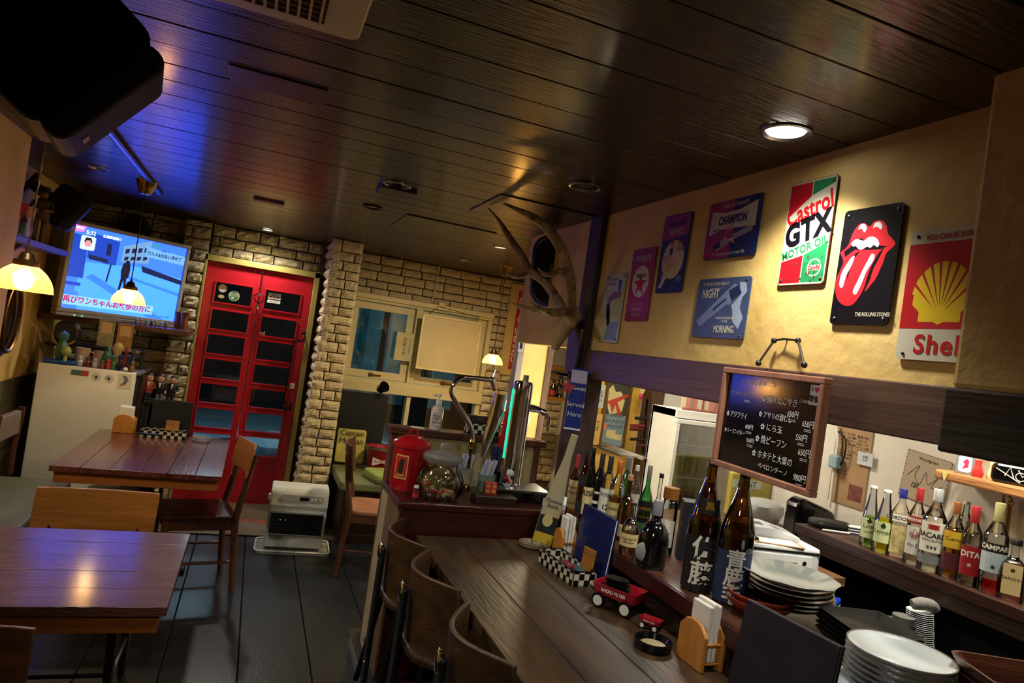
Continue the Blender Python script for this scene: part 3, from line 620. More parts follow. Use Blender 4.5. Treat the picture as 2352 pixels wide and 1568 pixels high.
Ff = Matrix(((1, 0, 0, 0), (0, 0, -1, -.0205), (0, 1, 0, 0), (0, 0, 0, 1)))
G().prism(rr(.10, .035, .004, cx=-.045, cy=1.045), 0, .002, Ff).build('magnet', mk('mag_teal', '44645c', .5), fb_)
G().prism(rr(.045, .033, .004, cx=-.015, cy=1.045), .0021, .003, Ff).build('magnet', mk('mag_red', 'a04030', .5), fb_)
for x in (.055, .13):
    G().prism(disc(x, 1.03, .031), 0, .002, Ff).build('magnet', mk('mag_white', 'c9c7bc', .5), fb_); G().prism(disc(x, 1.03, .025), .0021, .0025, Ff).build('print', mk('mag_p', 'a9adaa', .5, var=.4, vs=60), fb_)
    G().prism([(x-.01, 1.02), (x+.008, 1.018), (x+.004, 1.036), (x-.004, 1.04)], .0026, .003, Ff).build('print', INK, fb_)
G().prism(rr(.082, .105, .003, cx=.225, cy=1.02), 0, .0015, Ff @ T(0, 0, 0)).build('card', mk('card_pale', 'bdbcae', .6), fb_)
G().prism([(.21, 1.06), (.235, 1.055), (.25, 1.03), (.235, 1.0), (.215, .985), (.205, 1.0), (.225, 1.02)], .0016, .0022, Ff).build('print', mk('bird_violet', '5d5560', .6, var=.4, vs=40), fb_)
G().prism([(.235, 1.0), (.215, .985), (.200, .99), (.215, 1.01)], .0023, .0028, Ff).build('print', mk('bird_orange', 'a8613a', .6), fb_)
# menus, napkin holders, trays on table 1
def napkins(label, loc, rz, h=.12, w=.125, d=.06, nap=True):
    t = thing('napkin_holder', label, 'napkin holder', loc, R(rz))
    for s in (-1, 1):
        G().prism([(-w/2, 0), (w/2, 0), (w/2, h*.75), (w*.28, h*.95), (0, h), (-w*.28, h*.95), (-w/2, h*.75)], -.006, .006, T(0, s*d/2, 0, 90)).build('side_panel', HOLD, t, bevel=.003)
    for x in (-w*.38, w*.38):
        for z in (h*.15, h*.55): G().cyl(.005, d, 10, T(x, d/2, z, 90)).build('dowel', OAK, t, smooth=True)
    k = thing('napkins', label.replace('wooden napkin holder', 'white paper napkins in the holder'), 'napkins', loc, R(rz))
    for j, (y, dz) in enumerate(((-.012, .012), (.004, .02), (.018, .015))):
        G().box(-w*.34, w*.34, y-.006, y+.006, h*.1, h+.035+dz).build('napkin_bundle', PAPER, k, bevel=.004)
    return t
napkins('pointed wooden napkin holder on the far plank table', at(284, 992, 2, .72), -3)
CHK = MATS.get('checker')
def checker_tray(label, loc, rz, L=.27, Wd=.10, H=.052):
    m = MATS.get('check')
    if not m:
        m, nt, b = newmat('check'); N, K = nt.nodes, nt.links; tc = N.new('ShaderNodeTexCoord'); c = N.new('ShaderNodeTexChecker'); c.inputs['Scale'].default_value = 1/.0225
        ad = N.new('ShaderNodeVectorMath'); ad.inputs[1].default_value = (.0013, .0013, .0004)
        c.inputs[1].default_value = lin('c9c6b4'); c.inputs[2].default_value = lin('0f0d0b'); K.new(tc.outputs['Object'], ad.inputs[0]); K.new(ad.outputs[0], c.inputs[0]); K.new(c.outputs[0], b.inputs['Base Color']); b.inputs['Roughness'].default_value = .3
    t = thing('checkered_tray', label, 'tray', loc, R(rz)); g = G()
    g.box(-L/2, L/2, -Wd/2, Wd/2, 0, .004); g.box(-L/2, L/2, -Wd/2, -Wd/2+.004, 0, H); g.box(-L/2, L/2, Wd/2-.004, Wd/2, 0, H); g.box(-L/2, -L/2+.004, -Wd/2, Wd/2, 0, H); g.box(L/2-.004, L/2, -Wd/2, Wd/2, 0, H)
    g.build('tray_wall', m, t)
    g = G()
    for q in ((-Wd/2), (Wd/2-.004)): g.box(-L/2-.001, L/2+.001, q-.001, q+.005, H, H+.003)
    for q in ((-L/2), (L/2-.004)): g.box(q-.001, q+.005, -Wd/2, Wd/2, H, H+.003)
    g.build('rim', BLACKG, t); return t
p = at(375, 1004, 2, .72); checker_tray('black and white checkered tray on the far plank table', p, 2)
def menu(label, loc, rz, w=.235, h=.25, card=True, tilt=6, m=None, cardx=.0):
    t = thing('menu_book', label, 'menu', loc, R(rz)); m = m or mk('leather_black', '17181a', .35, var=.2, bump=.5, bs=9)
    M = T(0, 0, 0, -tilt)
    for j, y in enumerate((0, .012)): G().box(-w/2, w/2, y-.003, y+.003, .001, h, M @ T(0, 0, 0, 0, 0, 0)).build('cover', m, t, bevel=.002)
    G().box(-w/2+.004, w/2-.004, .003, .009, .004, h-.004, M).build('pages', PAPER, t)
    if card:
        k = thing('wood_card', 'plain light wooden card leaning on '+label.split(' ', 1)[1][:60], 'card', loc, R(rz))
        G().box(-.037, .037, -.045, -.04, .03, .10, T(cardx, 0, 0, -10)).build('card', OAK, k, bevel=.002)
    return t
menu('black leather menu standing on the far plank table before the red door', Vector((-.44, 5.02, .72)), 6, .245, .235, card=False)
wc = thing('wood_card', 'small light wooden card propped against the far black menu', 'card', Vector((-.42, 4.93, .72)), R(3)); G().box(-.04, .04, -.003, .003, 0, .115, T(0, .02, .0, -8)).build('card', OAK, wc, bevel=.002)
tw_ = thing('pouch', 'dark folded pouch lying across the far checkered tray', 'pouch', at(352, 1000, 2, .7745)); G().prism([(-.09, -.01), (.05, -.012), (.06, .012), (-.07, .012)], 0, .012).build('pouch', BLACK, tw_, bevel=.004)
def ashtray(label, loc, r, m, m2=None, h=.03):
    t = thing('ashtray', label, 'ashtray', loc); G().lathe([(r*.8, 0), (r*.98, .006), (r, h), (r*.88, h), (r*.72, h*.35), (.001, h*.3)], 24, twist=lambda a, j: .03*math.cos(a*12) if j in (1, 2) and not m2 else 0).build('body', m, t, smooth=True)
    if m2: G().cyl(r*.68, .002, 24, T(0, 0, h*.36)).build('base_print', m2, t)
    return t
GLS = mk('cut_glass', 'cfd3d2', .08, 0, trans=.85, var=.02, bump=.5, bs=70)
ashtray('clear cut glass ashtray at the right edge of the far plank table', at(462, 1013, 2, .72), .058, GLS)
# ------------------------------------------------------------ heater
ht = thing('fan_heater', 'white kerosene fan heater on the floor between the red door and the window chairs', 'heater', (.455, 5.02, 0), R(-3))
g = G(); g.prism([(-.10, .03), (-.105, .30), (-.12, .33), (-.115, .42), (-.09, .45), (.10, .45), (.12, .42), (.12, .03)], -.195, .195, Matrix(((0, 0, 1, 0), (1, 0, 0, 0), (0, 1, 0, 0), (0, 0, 0, 1)))); g.build('housing', mk('heater_white', 'c4c4b8', .35, var=.02), ht, bevel=.012)
G().prism(rr(.50, .30, .04, 6), 0, .012).build('base', mk('heater_base', '8a877c', .4), ht); g = G(); g.tube([(x, y, .02) for x, y in rr(.50, .30, .04, 6)]+[(.25, .11, .02)], .006, 6); g.build('base_rim', WHITE_, ht, smooth=True)
g = G(); g.box(-.172, .172, -.128, -.104, .135, .275); g.build('outlet', BLACKG, ht, bevel=.004)
g = G(); frame(g, -.178, .178, .128, .282, .006, -.13, -.103); g.build('outlet_frame', STEEL, ht, bevel=.002)
for i in range(4): G().box(-.165, .165, -.134, -.126, .155+i*.028, .160+i*.028).build('louvre', DKMET, ht)
Fh = Matrix(((1, 0, 0, 0), (0, 0, -1, -.1205), (0, 1, 0, 0), (0, 0, 0, 1)))
G().prism(rr(.29, .048, .022, 5, .015, .383), 0, .003, Fh).build('control_panel', mk('panel_grey', '9d9d94', .4), ht); G().box(.0, .062, -.1262, -.1236, .372, .394).build('display', BLACKG, ht)
for i, x in enumerate((.082, .105, .138)): G().cyl(.008+.003*(i == 2), .004, 14, T(x, -.1235, .383, 90)).build('button', WHITE_ if i < 2 else mk('btn', 'b9b9b0', .3), ht, smooth=True)
G().box(-.165, -.08, -.112, -.1085, .095, .12).build('plate', mk('heat_plate', '7a756a', .5), ht); G().box(-.21, -.19, -.03, .01, .34, .38).build('handle', WHITE_, ht, bevel=.004)
for i, x in enumerate((-.11, -.075)): G().cyl(.002, .002, 6, T(x, -.135, .235, 90)).build('indicator', glow('ind2', 'bcd0ff', 2), ht)
# ------------------------------------------------------------ bar counter, raised end, partition, ledge
CZ, LZ, BZ = .80, .94, .93
ct = thing('bar_counter', 'long worn plank bar counter running from the lower right towards the taps', 'counter', (0, 0, 0))
for i, (a, b) in enumerate(((.733, .905), (.907, 1.10), (1.102, 1.62))): G().box(a, b, -.6, 2.735, CZ-.035, CZ-[0, .0008, .0004][i]).build('plank', CNTW, ct, bevel=.003)
G().box(.96, 1.60, -.6, 2.70, .2, CZ-.036).build('base', DARKW, ct)
lg = thing('bottle_ledge', 'raised dark wooden ledge behind the counter that carries bottles and plates', 'ledge', (0, 0, 0))
G().box(1.343, 1.80, -.6, 2.74, LZ-.03, LZ).build('plank', wood('ledge_wood', '3a231b', '5a3a2c', 1, .3, 1), lg, bevel=.005); G().box(1.336, 1.353, -.6, 2.74, LZ-.06, LZ-.004).build('edge', REDW, lg, bevel=.004)
G().box(1.42, 1.78, -.6, 2.74, CZ, LZ-.031).build('riser', DARKW, lg)
be = thing('raised_counter_end', 'raised mahogany counter end that carries the taps, jar and red can', 'counter', (0, 0, 0))
G().box(.64, 1.44, 2.745, 3.145, BZ-.03, BZ).build('top', REDW, be, bevel=.006); G().box(.655, 1.44, 2.755, 3.14, .2, BZ-.031).build('front_panel', REDW, be, bevel=.004)
G().box(.646, .654, 2.76, 3.13, .2, BZ-.032).build('side_panel', mk('end_tan', '6a5238', .6, var=.15), be); G().box(.640, .6455, 2.98, 3.10, .2, BZ-.032).build('side_strip', mk('end_cream', 'a39a78', .6, var=.1), be)
pt = thing('partition', 'low cream partition with a brown frame behind the red can and the jar', 'partition', (0, 0, 0))
G().box(.70, 1.40, 3.165, 3.19, .2, 1.15).build('panel', mk('part_cream', 'a59668', .7, var=.15, vs=4, bump=.2), pt)
for a, b in ((.655, .69), (1.39, 1.42)): G().box(a, b, 3.15, 3.21, .185, 1.185).build('post', wood('part_wood', '4a2a20', '6e4432', 2, .4, 1), pt, bevel=.003)
G().box(.64, 1.44, 3.13, 3.24, 1.15, 1.182).build('top_rail', wood('part_wood2', '3b2018', '5a3527', 0, .35, 1), pt, bevel=.004)
G().box(.692, .71, 3.145, 3.16, .185, .93).build('strip', mk('part_strip', 'a39a78', .6), pt)
# curved back counter chairs
for i, (lb, px, py) in enumerate((('curved plywood bar chair farthest along the counter, by the partition', 925, 1215), ('middle curved plywood bar chair with a metal stud at the counter', 1000, 1312), ('curved plywood bar chair nearest the camera, cut off by the bottom edge', 1105, 1462))):
    q = at(px, py, 2, .865); x, y = .725, q.y+.04-.05*(i == 0)
    t = thing('bar_chair', lb, 'chair', (x, y, .2), R(90))
    n = 16; g = G()
    vs, fs = [], []
    for j, z in enumerate((.42, .665)):
        for k in range(n+1):
            u = k/n*2-1; X = .20*u; Y = .145-.13*u*u+.03*u**4-(.0 if j else .012)
            vs += [(X, Y, z), (X*.96, Y-.014, z)]
    m = 2*(n+1)
    for k in range(n): a = 2*k; fs += [(a, a+m, a+2+m, a+2), (a+1, a+3, a+3+m, a+1+m), (a+m, a+1+m, a+3+m, a+2+m), (a, a+2, a+3, a+1)]
    fs += [(0, 1, m+1, m), (2*n, 2*n+m, 2*n+1+m, 2*n+1)]
    g.add(vs, fs); g.build('backrest', STOOLW, t, smooth=True, bevel=.004)
    g = G(); g.box(-.028, .028, .150, .168, .06, .60); g.build('back_post', BLACK, t, bevel=.006)
    G().sph(.028, T(0, .168, .585) @ Matrix.Diagonal((.8, .35, 1.3, 1)), 14).build('stud', CHROME, t, smooth=True)
    G().prism(rr(.36, .36, .12, 6, 0, -.04), .40, .43).build('seat', STOOLW, t, bevel=.01)
    for sx in (-1, 1):
        for sy in (-1, 1): G().tube([(sx*.18, sy*.17-.02, 0), (sx*.13, sy*.13-.03, .40)], .012, 8).build('leg', DKMET, t, smooth=True)
    g = G()
    for sx in (-1, 1): g.sph(.008, T(sx*.03, .17, .20+.03*sx))
    g.build('screw', CHROME, t, smooth=True)
# ------------------------------------------------------------ things on the raised end
def base(px, py, z): return at(px, py, 2, z)
p = Vector((.725, 3.01, BZ)); r = .077
t = thing('red_can', 'ribbed red metal canister with a lid, left on the raised counter end', 'canister', p)
G().lathe([(r*.93, 0), (r*.95, .012), (r*.98, .02), (r, .17), (r*1.03, .175), (r*1.03, .188), (r, .19)], 60, twist=lambda a, j: .012*(1 if math.cos(a*26) > 0 else 0) if j in (3, 2) else 0).build('body', REDG, t, smooth=True)
G().lathe([(r*1.12, .188), (r*1.13, .205), (r*1.05, .213), (r*.5, .237), (.001, .24)], 36).build('lid', REDG, t, smooth=True)
g = G(); g.tube(smoothpath([(-.016, 0, .236), (-.015, 0, .258), (0, 0, .266), (.015, 0, .258), (.016, 0, .236)], 4), .005, 6); g.build('handle', REDG, t, smooth=True)
g = G(); g.tube([(.07, -.02, .16), (.10, -.025, .16), (.10, -.025, .135), (.07, -.02, .135)], .005, 6); g.build('side_handle', REDG, t, smooth=True)
t.rotation_euler = (0, 0, R(0)); ML = T(0, 0, 0, 0, 0, -38)
def arcp(g, r0, a0, a1, z0, z1, th=.0008, n=8):
    vs = []
    for z in (z0, z1):
        for i in range(n+1):
            a = R(a0+(a1-a0)*i/n)-PI/2; vs += [(r0*math.cos(a), r0*math.sin(a), z), ((r0+th)*math.cos(a), (r0+th)*math.sin(a), z)]
    m = 2*(n+1); fs = []
    for i in range(n): a = 2*i; fs += [(a+1, a+3, a+3+m, a+1+m), (a, a+m, a+2+m, a+2), (a+m, a+1+m, a+3+m, a+2+m), (a, a+2, a+3, a+1)]
    fs += [(0, 1, 1+m, m), (2*n, 2*n+m, 2*n+1+m, 2*n+1)]; return g.add(vs, fs)
arcp(G(), r*1.02, -62, -18, .055, .155).build('label', mk('lab_red', 'b02020', .5), t); g = G()
for a0, a1, z0, z1 in ((-63, -17, .151, .157), (-63, -17, .052, .058), (-63, -60, .052, .157), (-20, -17, .052, .157)): arcp(g, r*1.021, a0, a1, z0, z1, .0012)
g.build('label_border', mk('lab_yel', 'c9a552', .5), t); g = G(); arcp(g, r*1.023, -48, -32, .075, .125, .0012); arcp(g, r*1.023, -44, -30, .12, .14, .0012); g.build('print', INK, t)
text(t, 'lettering', 'CAFE', MATS['lab_yel'], T(0, 0, 0, 0, 0, -40) @ T(0, -r*1.03, .068, 90), .016, wrap=r, bold=.02)
p = Vector((.835, 2.865, BZ)); r = .103
t = thing('glass_jar', 'round clear glass jar with a glass lid, full of wrapped sweets', 'jar', p)
G().shell([(.001, .004), (r*.85, .004), (r, .03), (r*1.02, .08), (r*.9, .115), (r*.72, .135), (r*.70, .155)], 36).build('jar_wall', CLEAR, t, smooth=True)
G().lathe([(r*.74, .155), (r*.84, .165), (r*.86, .18), (r*.78, .192), (r*.3, .205), (r*.12, .21), (r*.2, .225), (r*.16, .238), (.001, .242)], 30).build('lid', GLS, t, smooth=True)
sw_ = thing('sweets', 'small wrapped sweets heaped inside the glass jar', 'sweets', p); sw_['kind'] = 'stuff'; g = [G() for _ in range(4)]
for i in range(140):
    a, q = random.uniform(0, 2*PI), .07*math.sqrt(random.random()); z = random.uniform(.012, .05+.035*math.cos(a-2.3)); g[i % 4].cb(.022, .012, .008, T(q*math.cos(a), q*math.sin(a), z, random.uniform(0, 90), random.uniform(0, 90), random.uniform(0, 180)))
for gg, c in zip(g, ('b59a72', '8f7a50', 'a8322a', '5d6b3a')): gg.build('sweet_heap', mk('sweet'+c, c, .35), sw_, kind='stuff')
t = thing('small_jar', 'tiny glass jar with a red label beside the round sweets jar', 'jar', (.72, 2.80, BZ)); G().lathe([(.012, 0), (.013, .04), (.009, .048), (.009, .052)], 14).build('body', CLEAR, t, smooth=True); G().cyl(.0145, .012, 14, T(0, 0, .012)).build('label', mk('lab_red', 'b02020', .5), t); G().cyl(.011, .01, 14, T(0, 0, .05)).build('lid', WHITE_, t, smooth=True)
def cup(name, label, cat, p, r, h, m, hand=False, taper=.9):
    t = thing(name, label, cat, p); G().shell([(.001, .004), (r*taper, .003), (r, h), (r*1.03, h+.002), (r*.94, h), (r*taper*.9, .008), (.001, .008)], 24).build('body', m, t, smooth=True)
    if hand: g = G(); g.tube(smoothpath([(r*.95, 0, h*.8), (r*1.5, 0, h*.75), (r*1.5, 0, h*.3), (r*.92, 0, h*.2)], 5), r*.1, 7); g.build('handle', m, t, smooth=True)
    return t
GRN = mk('enamel_green', '6f8578', .35, var=.05)
for i, (x, y, h, m, lb) in enumerate(((1.09, 2.98, .095, GRN, 'grey green metal cup of wrapped toothpicks behind the glass jar'), (1.01, 3.08, .10, mk('enamel_cream', 'a79e88', .4), 'cream metal cup of wrapped cutlery by the cream partition'))):
    c = cup('metal_cup', lb, 'cup', (x, y, BZ), .042, h, m); k = thing('wrapped_sticks', 'clear wrapped sticks with blue print standing in the '+('green' if i == 0 else 'cream')+' cup', 'sticks', (x, y, BZ))
    for j in range(7): a = j*.9; G().cb(.016, .004, .13, T(.022*math.cos(a), .022*math.sin(a), .10, 14*math.sin(a), 14*math.cos(a), j*40)).build('stick', mk('wrap%d' % (j % 3), ('aab0c8', '8f96b8', 'd0d0d8')[j % 3], .2), k)
c = cup('straw_holder', 'dark cup holding blue and orange straws in front of the chrome taps', 'cup', (1.165, 3.06, BZ), .036, .10, BLACKG)
k = thing('straws', 'bundle of blue, black and orange plastic straws', 'straws', (1.165, 3.06, BZ+.006)); 
for j in range(18): a = j*2.4; q = .028*math.sqrt(j/18); G().tube([(q*math.cos(a)*.5, q*math.sin(a)*.5, 0), (q*math.cos(a)*1.5, q*math.sin(a)*1.4, .21)], .0035, 6).build('straw', mk('straw%d' % (j % 4), ('1a2f78', '12203f', 'a8562a', '1d2a5c')[j % 4], .35), k, smooth=True)
t = thing('card_box', 'small red and tan checked box in front of the cups', 'box', (1.07, 2.86, BZ+.035), R(-8)); G().cb(.055, .04, .05, T(0, 0, .025)).build('box', mk('box_red', 'a83a24', .5, var=.2, vs=30), t, bevel=.002)
g = G()
for i in range(2):
    for j in range(2): g.box(-.02+i*.028, -.006+i*.028, -.0208, -.0203, .008+j*.022, .020+j*.022)
g.build('print', mk('tan', 'b58a4a', .5), t)
t = thing('wood_block', 'low dark wooden block in front of the small red box', 'block', (1.085, 2.835, BZ), R(-3)); G().cb(.19, .09, .035, T(0, 0, .0175)).build('block', DARKW, t, bevel=.003)
# drip tray and taps
t = thing('drip_tray', 'black drip tray under the chrome beer tower', 'tray', (1.25, 2.97, BZ), R(-2)); G().box(-.17, .13, -.10, .10, 0, .05).build('tray', BLACKG, t, bevel=.006)
g = G(); frame(g, -.17, .13, -.10, .10, .008, .05, .054, ) if False else g.box(-.165, .125, -.095, .095, .05, .053); g.build('grate', STEEL, t)
TZ = BZ+.055
def towr(pxy, top, y, z0): a = at(pxy[0], pxy[1], 1, y); b = at(top[0], top[1], 1, y); return a, b
t = thing('beer_tower', 'tall oval chrome beer tower with a blue sign handle on its right', 'beer tower', (1.215, 3.00, TZ))
G().lathe([(.056, 0), (.050, .01), (.049, .40), (.048, .475), (.042, .49), (.001, .495)], 30, sq=2.4, ky=.62).build('column', CHROME, t, smooth=True)
G().box(-.054, -.047, -.012, .0, .12, .45).build('light_strip', glow('teal_strip', '1fd6a8', 1.1), t)
g = G(); g.tube([(.03, 0, .37), (.10, -.005, .365)], [.02, .016], 14); g.tube([(.10, -.005, .365), (.125, -.01, .355)], [.012, .02], 12); g.tube([(.125, -.01, .355), (.15, -.012, .33), (.152, -.012, .27)], [.014, .01, .008], 10); g.build('tap', CHROME, t, smooth=True)
g = G(); g.cyl(.014, .05, 14, T(.02, .03, .47)); g.build('cap', STEEL, t, smooth=True)
t = thing('tap_sign', 'tall blue sign handle with white lettering on the tap right of the chrome tower', 'sign', M=Matrix.Translation(at(1312, 992, 1, 2.80)) @ Matrix.Rotation(R(-22), 4, 'Z'))
BLUE = mk('sign_blue', '1c2f86', .3); G().prism(rr(.075, .29, .025, 6, .0, .15), -.012, .012, T(0, 0, 0, 90)).build('body', BLUE, t, bevel=.006); G().box(-.036, .036, -.014, .014, .225, .285).build('top_plate', mk('sign_pale', 'b9b6d8', .4), t, bevel=.004)
wt = mk('print_white', 'd8d8dc', .5); G().box(-.037, .037, -.0135, .0135, .012, .02).build('edge', wt, t)
text(t, 'lettering', 'GUINNESS', wt, T(0, -.0145, .20, 90), .0165, bold=.015); text(t, 'lettering', 'Served\nHere', wt, T(0, -.0145, .105, 90), .030, lines=1.5)
t = thing('red_star_toy', 'small red plastic star figure hanging beside the blue tap sign', 'ornament', M=Matrix.Translation(at(1304, 888, 1, 2.76)) @ Matrix.Rotation(R(-22), 4, 'Z'))
st = [( (.042 if i % 2 == 0 else .015)*math.sin(i*PI/5), (.042 if i % 2 == 0 else .015)*math.cos(i*PI/5)) for i in range(10)]; G().prism(st, -.006, .006, T(0, 0, 0, 90)).build('body', mk('toy_red', 'b02a35', .35), t, bevel=.003); G().tube([(0, 0, .04), (0, .01, .07)], .002, 6).build('cord', DKMET, t)
# swan neck tap
t = thing('swan_neck_tap', 'curved brass and chrome swan neck beer tap behind the straws', 'beer tap', (0, 0, 0)); Y = 3.05
pts = [at(x, y, 1, Y) for x, y in ((1085, 1010), (1083, 985), (1072, 962), (1052, 932), (1038, 905), (1040, 885), (1060, 868), (1090, 868), (1125, 872))]
G().tube(smoothpath(pts, 6), .0115, 12).build('neck', CHROME, t, smooth=True)
a = at(1085, 1010, 1, Y); G().lathe([(.02, BZ), (.018, BZ+.02), (.008, BZ+.03), (.008, a.z-.05), (.016, a.z-.04), (.012, a.z-.02), (.018, a.z-.008), (.012, a.z+.005)], 18, T(a.x, a.y)).build('post', BRASS, t, smooth=True)
b = at(1130, 872, 1, Y); g = G(); g.sph(.016, T(b.x, b.y, b.z)); g.tube([b, b+Vector((.01, 0, .05))], [.008, .004], 8); g.tube([b, b+Vector((.02, -.01, -.05))], [.012, .009], 10); g.build('valve', CHROME, t, smooth=True)
hp = [at(x, y, 1, Y-.03) for x, y in ((1150, 905), (1140, 950), (1122, 1000), (1108, 1050))]
G().tube(hp, [.034, .036, .026, .012], 18).build('handle', CHROME, t, smooth=True)
t = thing('red_tap_handle', 'slim red tap handle between the two chrome handles', 'beer tap', (0, 0, 0)); hp = [at(x, y, 1, 3.09) for x, y in ((1168, 945), (1160, 990), (1146, 1040), (1138, 1110))]
G().tube(hp, [.015, .018, .014, .008], 12).build('handle', REDG, t, smooth=True); 
q = at(1168, 945, 1, 3.09); G().tube([q, q+Vector((.025, 0, .005))], .012, 10).build('knob', REDG, t, smooth=True)
t = thing('cow_figure', 'small black, white and red striped figure in front of the beer tower', 'figure', (1.165, 2.90, TZ)); 
g = G(); g.sph(.022, T(0, 0, .03), kz=1.3); g.sph(.018, T(.005, -.005, .07)); g.build('body', mk('fig_white', 'c4c4c0', .3, var=.1, vs=30), t, smooth=True); g = G(); g.sph(.012, T(-.018, -.01, .035)); g.sph(.010, T(.016, -.014, .05)); g.sph(.009, T(.02, 0, .085)); g.build('spots', BLACKG, t, smooth=True); G().tube([(-.02, -.015, .06), (.0, -.024, .03)], .007, 6).build('scarf', REDG, t, smooth=True)
cup('toothpick_glass', 'small glass of wooden picks right of the beer tower base', 'cup', (1.40, 2.90, TZ-.055), .026, .06, CLEAR)
t = thing('toothpicks', 'bundle of thin wooden picks in a small glass', 'picks', (1.40, 2.90, TZ-.05)); g = G()
for j in range(22): a = j*2.4; q = .02*math.sqrt(j/22); g.tube([(q*math.cos(a)*.5, q*math.sin(a)*.5, 0), (q*math.cos(a)*1.6, q*math.sin(a)*1.5, .085)], .0012, 4)
g.build('picks', mk('pickwood', '8d7050', .6), t, kind='stuff')
t = thing('towel', 'crumpled white cloth on the right of the raised counter end', 'cloth', (1.42, 2.80, BZ)); vs = []; n = 9
for j in range(n):
    for i in range(n): vs.append(((i/(n-1)-.5)*.17, (j/(n-1)-.5)*.11, .028+.03*math.exp(-((i-2.5)**2+(j-4)**2)/9)*1.3+random.uniform(-.007, .007)))
fs = [(j*n+i, j*n+i+1, (j+1)*n+i+1, (j+1)*n+i) for j in range(n-1) for i in range(n-1)]; k = len(vs); vs += [(x*1.02, y*1.02, 0) for x, y, z in vs[:]]; ed = [i for i in range(n)]+[j*n+n-1 for j in range(1, n)]+[(n-1)*n+i for i in range(n-2, -1, -1)]+[j*n for j in range(n-2, 0, -1)]
fs += [(ed[i], k+ed[i], k+ed[(i+1) % len(ed)], ed[(i+1) % len(ed)]) for i in range(len(ed))]; G().add(vs, fs).build('cloth', mk('cloth_white', 'c9d2da', .7), t, smooth=True)
# on the partition: sanitizer, tray
t = thing('pump_bottle', 'white pump bottle with a printed label on top of the partition', 'bottle', (.865, 3.18, 1.182), R(-15))
G().lathe([(.027, 0), (.030, .006), (.030, .095), (.024, .11), (.012, .118), (.012, .128)], 20, ky=.75).build('body', mk('pump_white', 'c9c3b4', .35), t, smooth=True); G().lathe([(.014, .122), (.014, .142), (.006, .146), (.006, .16), (.013, .162), (.012, .172)], 16).build('pump', WHITE_, t, smooth=True); G().tube([(0, 0, .166), (-.03, -.01, .163)], .005, 6).build('nozzle', WHITE_, t)
G().box(-.02, .02, -.0245, -.0225, .02, .085).build('label', mk('lab_pale', 'b2b0a8', .5), t); text(t, 'lettering', 'Hand gel\nalcohol\n70%\nclean care', mk('lab_ink', '35364a', .5), T(0, -.025, .053, 90), .010, lines=1.1)
checker_tray('checkered tray on top of the cream partition', (1.16, 3.19, 1.182), 0, .27, .09)
t = thing('card_stand', 'dark brown card case standing in the tray on the partition', 'box', (1.10, 3.195, 1.187)); G().box(-.07, .06, -.02, .02, 0, .085).build('case', CHD, t, bevel=.004)
t = thing('tissue_strip', 'flat pale card lying at the left end of the partition top', 'card', (.78, 3.18, 1.182)); G().box(-.03, .03, -.02, .02, 0, .003).build('card', PAPER, t)
# ------------------------------------------------------------ signs on the right wall
def signframe(tl, tr, br_, bl_, X=RW-.006):
    P = [at(x, y, 0, X) for x, y in (tl, tr, br_, bl_)]
    c = (P[0]+P[1]+P[2]+P[3])/4; wv = ((P[1]-P[0])+(P[2]-P[3]))/2; hv = ((P[0]-P[3])+(P[1]-P[2]))/2
    xa = Vector((0, wv.y, wv.z)).normalized(); za = Vector((-1, 0, 0)); ya = za.cross(xa)
    M = Matrix(((xa.x, ya.x, za.x, c.x), (xa.y, ya.y, za.y, c.y), (xa.z, ya.z, za.z, c.z), (0, 0, 0, 1))); return M, wv.length, hv.length
class Sign:
    def __init__(s, name, label, tl, tr, br_, bl_, m, X=RW-.006, r=.012, cat='sign', M=None, w=0, h=0, rim=None):
        if M is None: M, w, h = signframe(tl, tr, br_, bl_, X)
        s.w, s.h = w, h; s.t = thing(name, label, cat, M=M); G().prism(rr(w, h, r, 5), 0, .0035).build('plate', m, s.t)
        if rim: G().prism(rr(w*.985, h*.99, r, 5), .0036, .0038).build('border', rim, s.t)
    def P(s, u, v): return ((u-.5)*s.w, (.5-v)*s.h)
    def poly(s, m, pts, z=1, nm='print'): return G().prism([s.P(u, v) for u, v in pts], .0036+z*.00018, .0037+z*.00018).build(nm, m, s.t)
    def polys(s, m, L, z=1, nm='print'):
        for p in L: o = s.poly(m, p, z, nm)
        return o
    def txt(s, str_, u, v, size, m, z=4, **k):
        rot = k.pop('rot', 0); x, y = s.P(u, v); return text(s.t, 'lettering', str_, m, T(x, y, .0039+z*.00018, 0, 0, rot), size*s.h, ext=.0001, **k)
    def screws(s, m, a=.08, b=.05):
        for u in (a, 1-a):
            for v in (b, 1-b): x, y = s.P(u, v); G().sph(.0045, T(x, y, .005) @ Matrix.Diagonal((1, 1, .5, 1)), 8).build('screw', m, s.t, smooth=True)
SW_ = mk('s_white', 'c2beaa', .35, var=.08); SR = mk('s_red', 'b3141e', .35, var=.1); SBK = mk('s_black', '0b0b12', .3); SNV = mk('s_navy', '15204a', .35, var=.15); SGN = mk('s_green', '1c7a48', .4, var=.12); SMG = mk('s_crimson', '9c2038', .35, var=.1); SYL = mk('s_yellow', 'd9b912', .4, var=.05); SKIN = mk('s_skin', 'c99a80', .5); SGY = mk('s_grey', '8f8f94', .4, var=.1)
SCR = STEEL
s = Sign('tin_sign', 'narrow pale tin sign with a blue glass, next to the post', (1396, 631), (1439, 626.5), (1420, 788), (1375, 784.5), mk('s_pale', 'b9bba4', .35, var=.2, vs=5)); s.screws(BLACK)
s.txt('Lovely day for a', .45, .08, .055, SNV, sx=.8); s.txt('GUINNESS', .35, .15, .055, SMG, sx=.8, bold=.01)
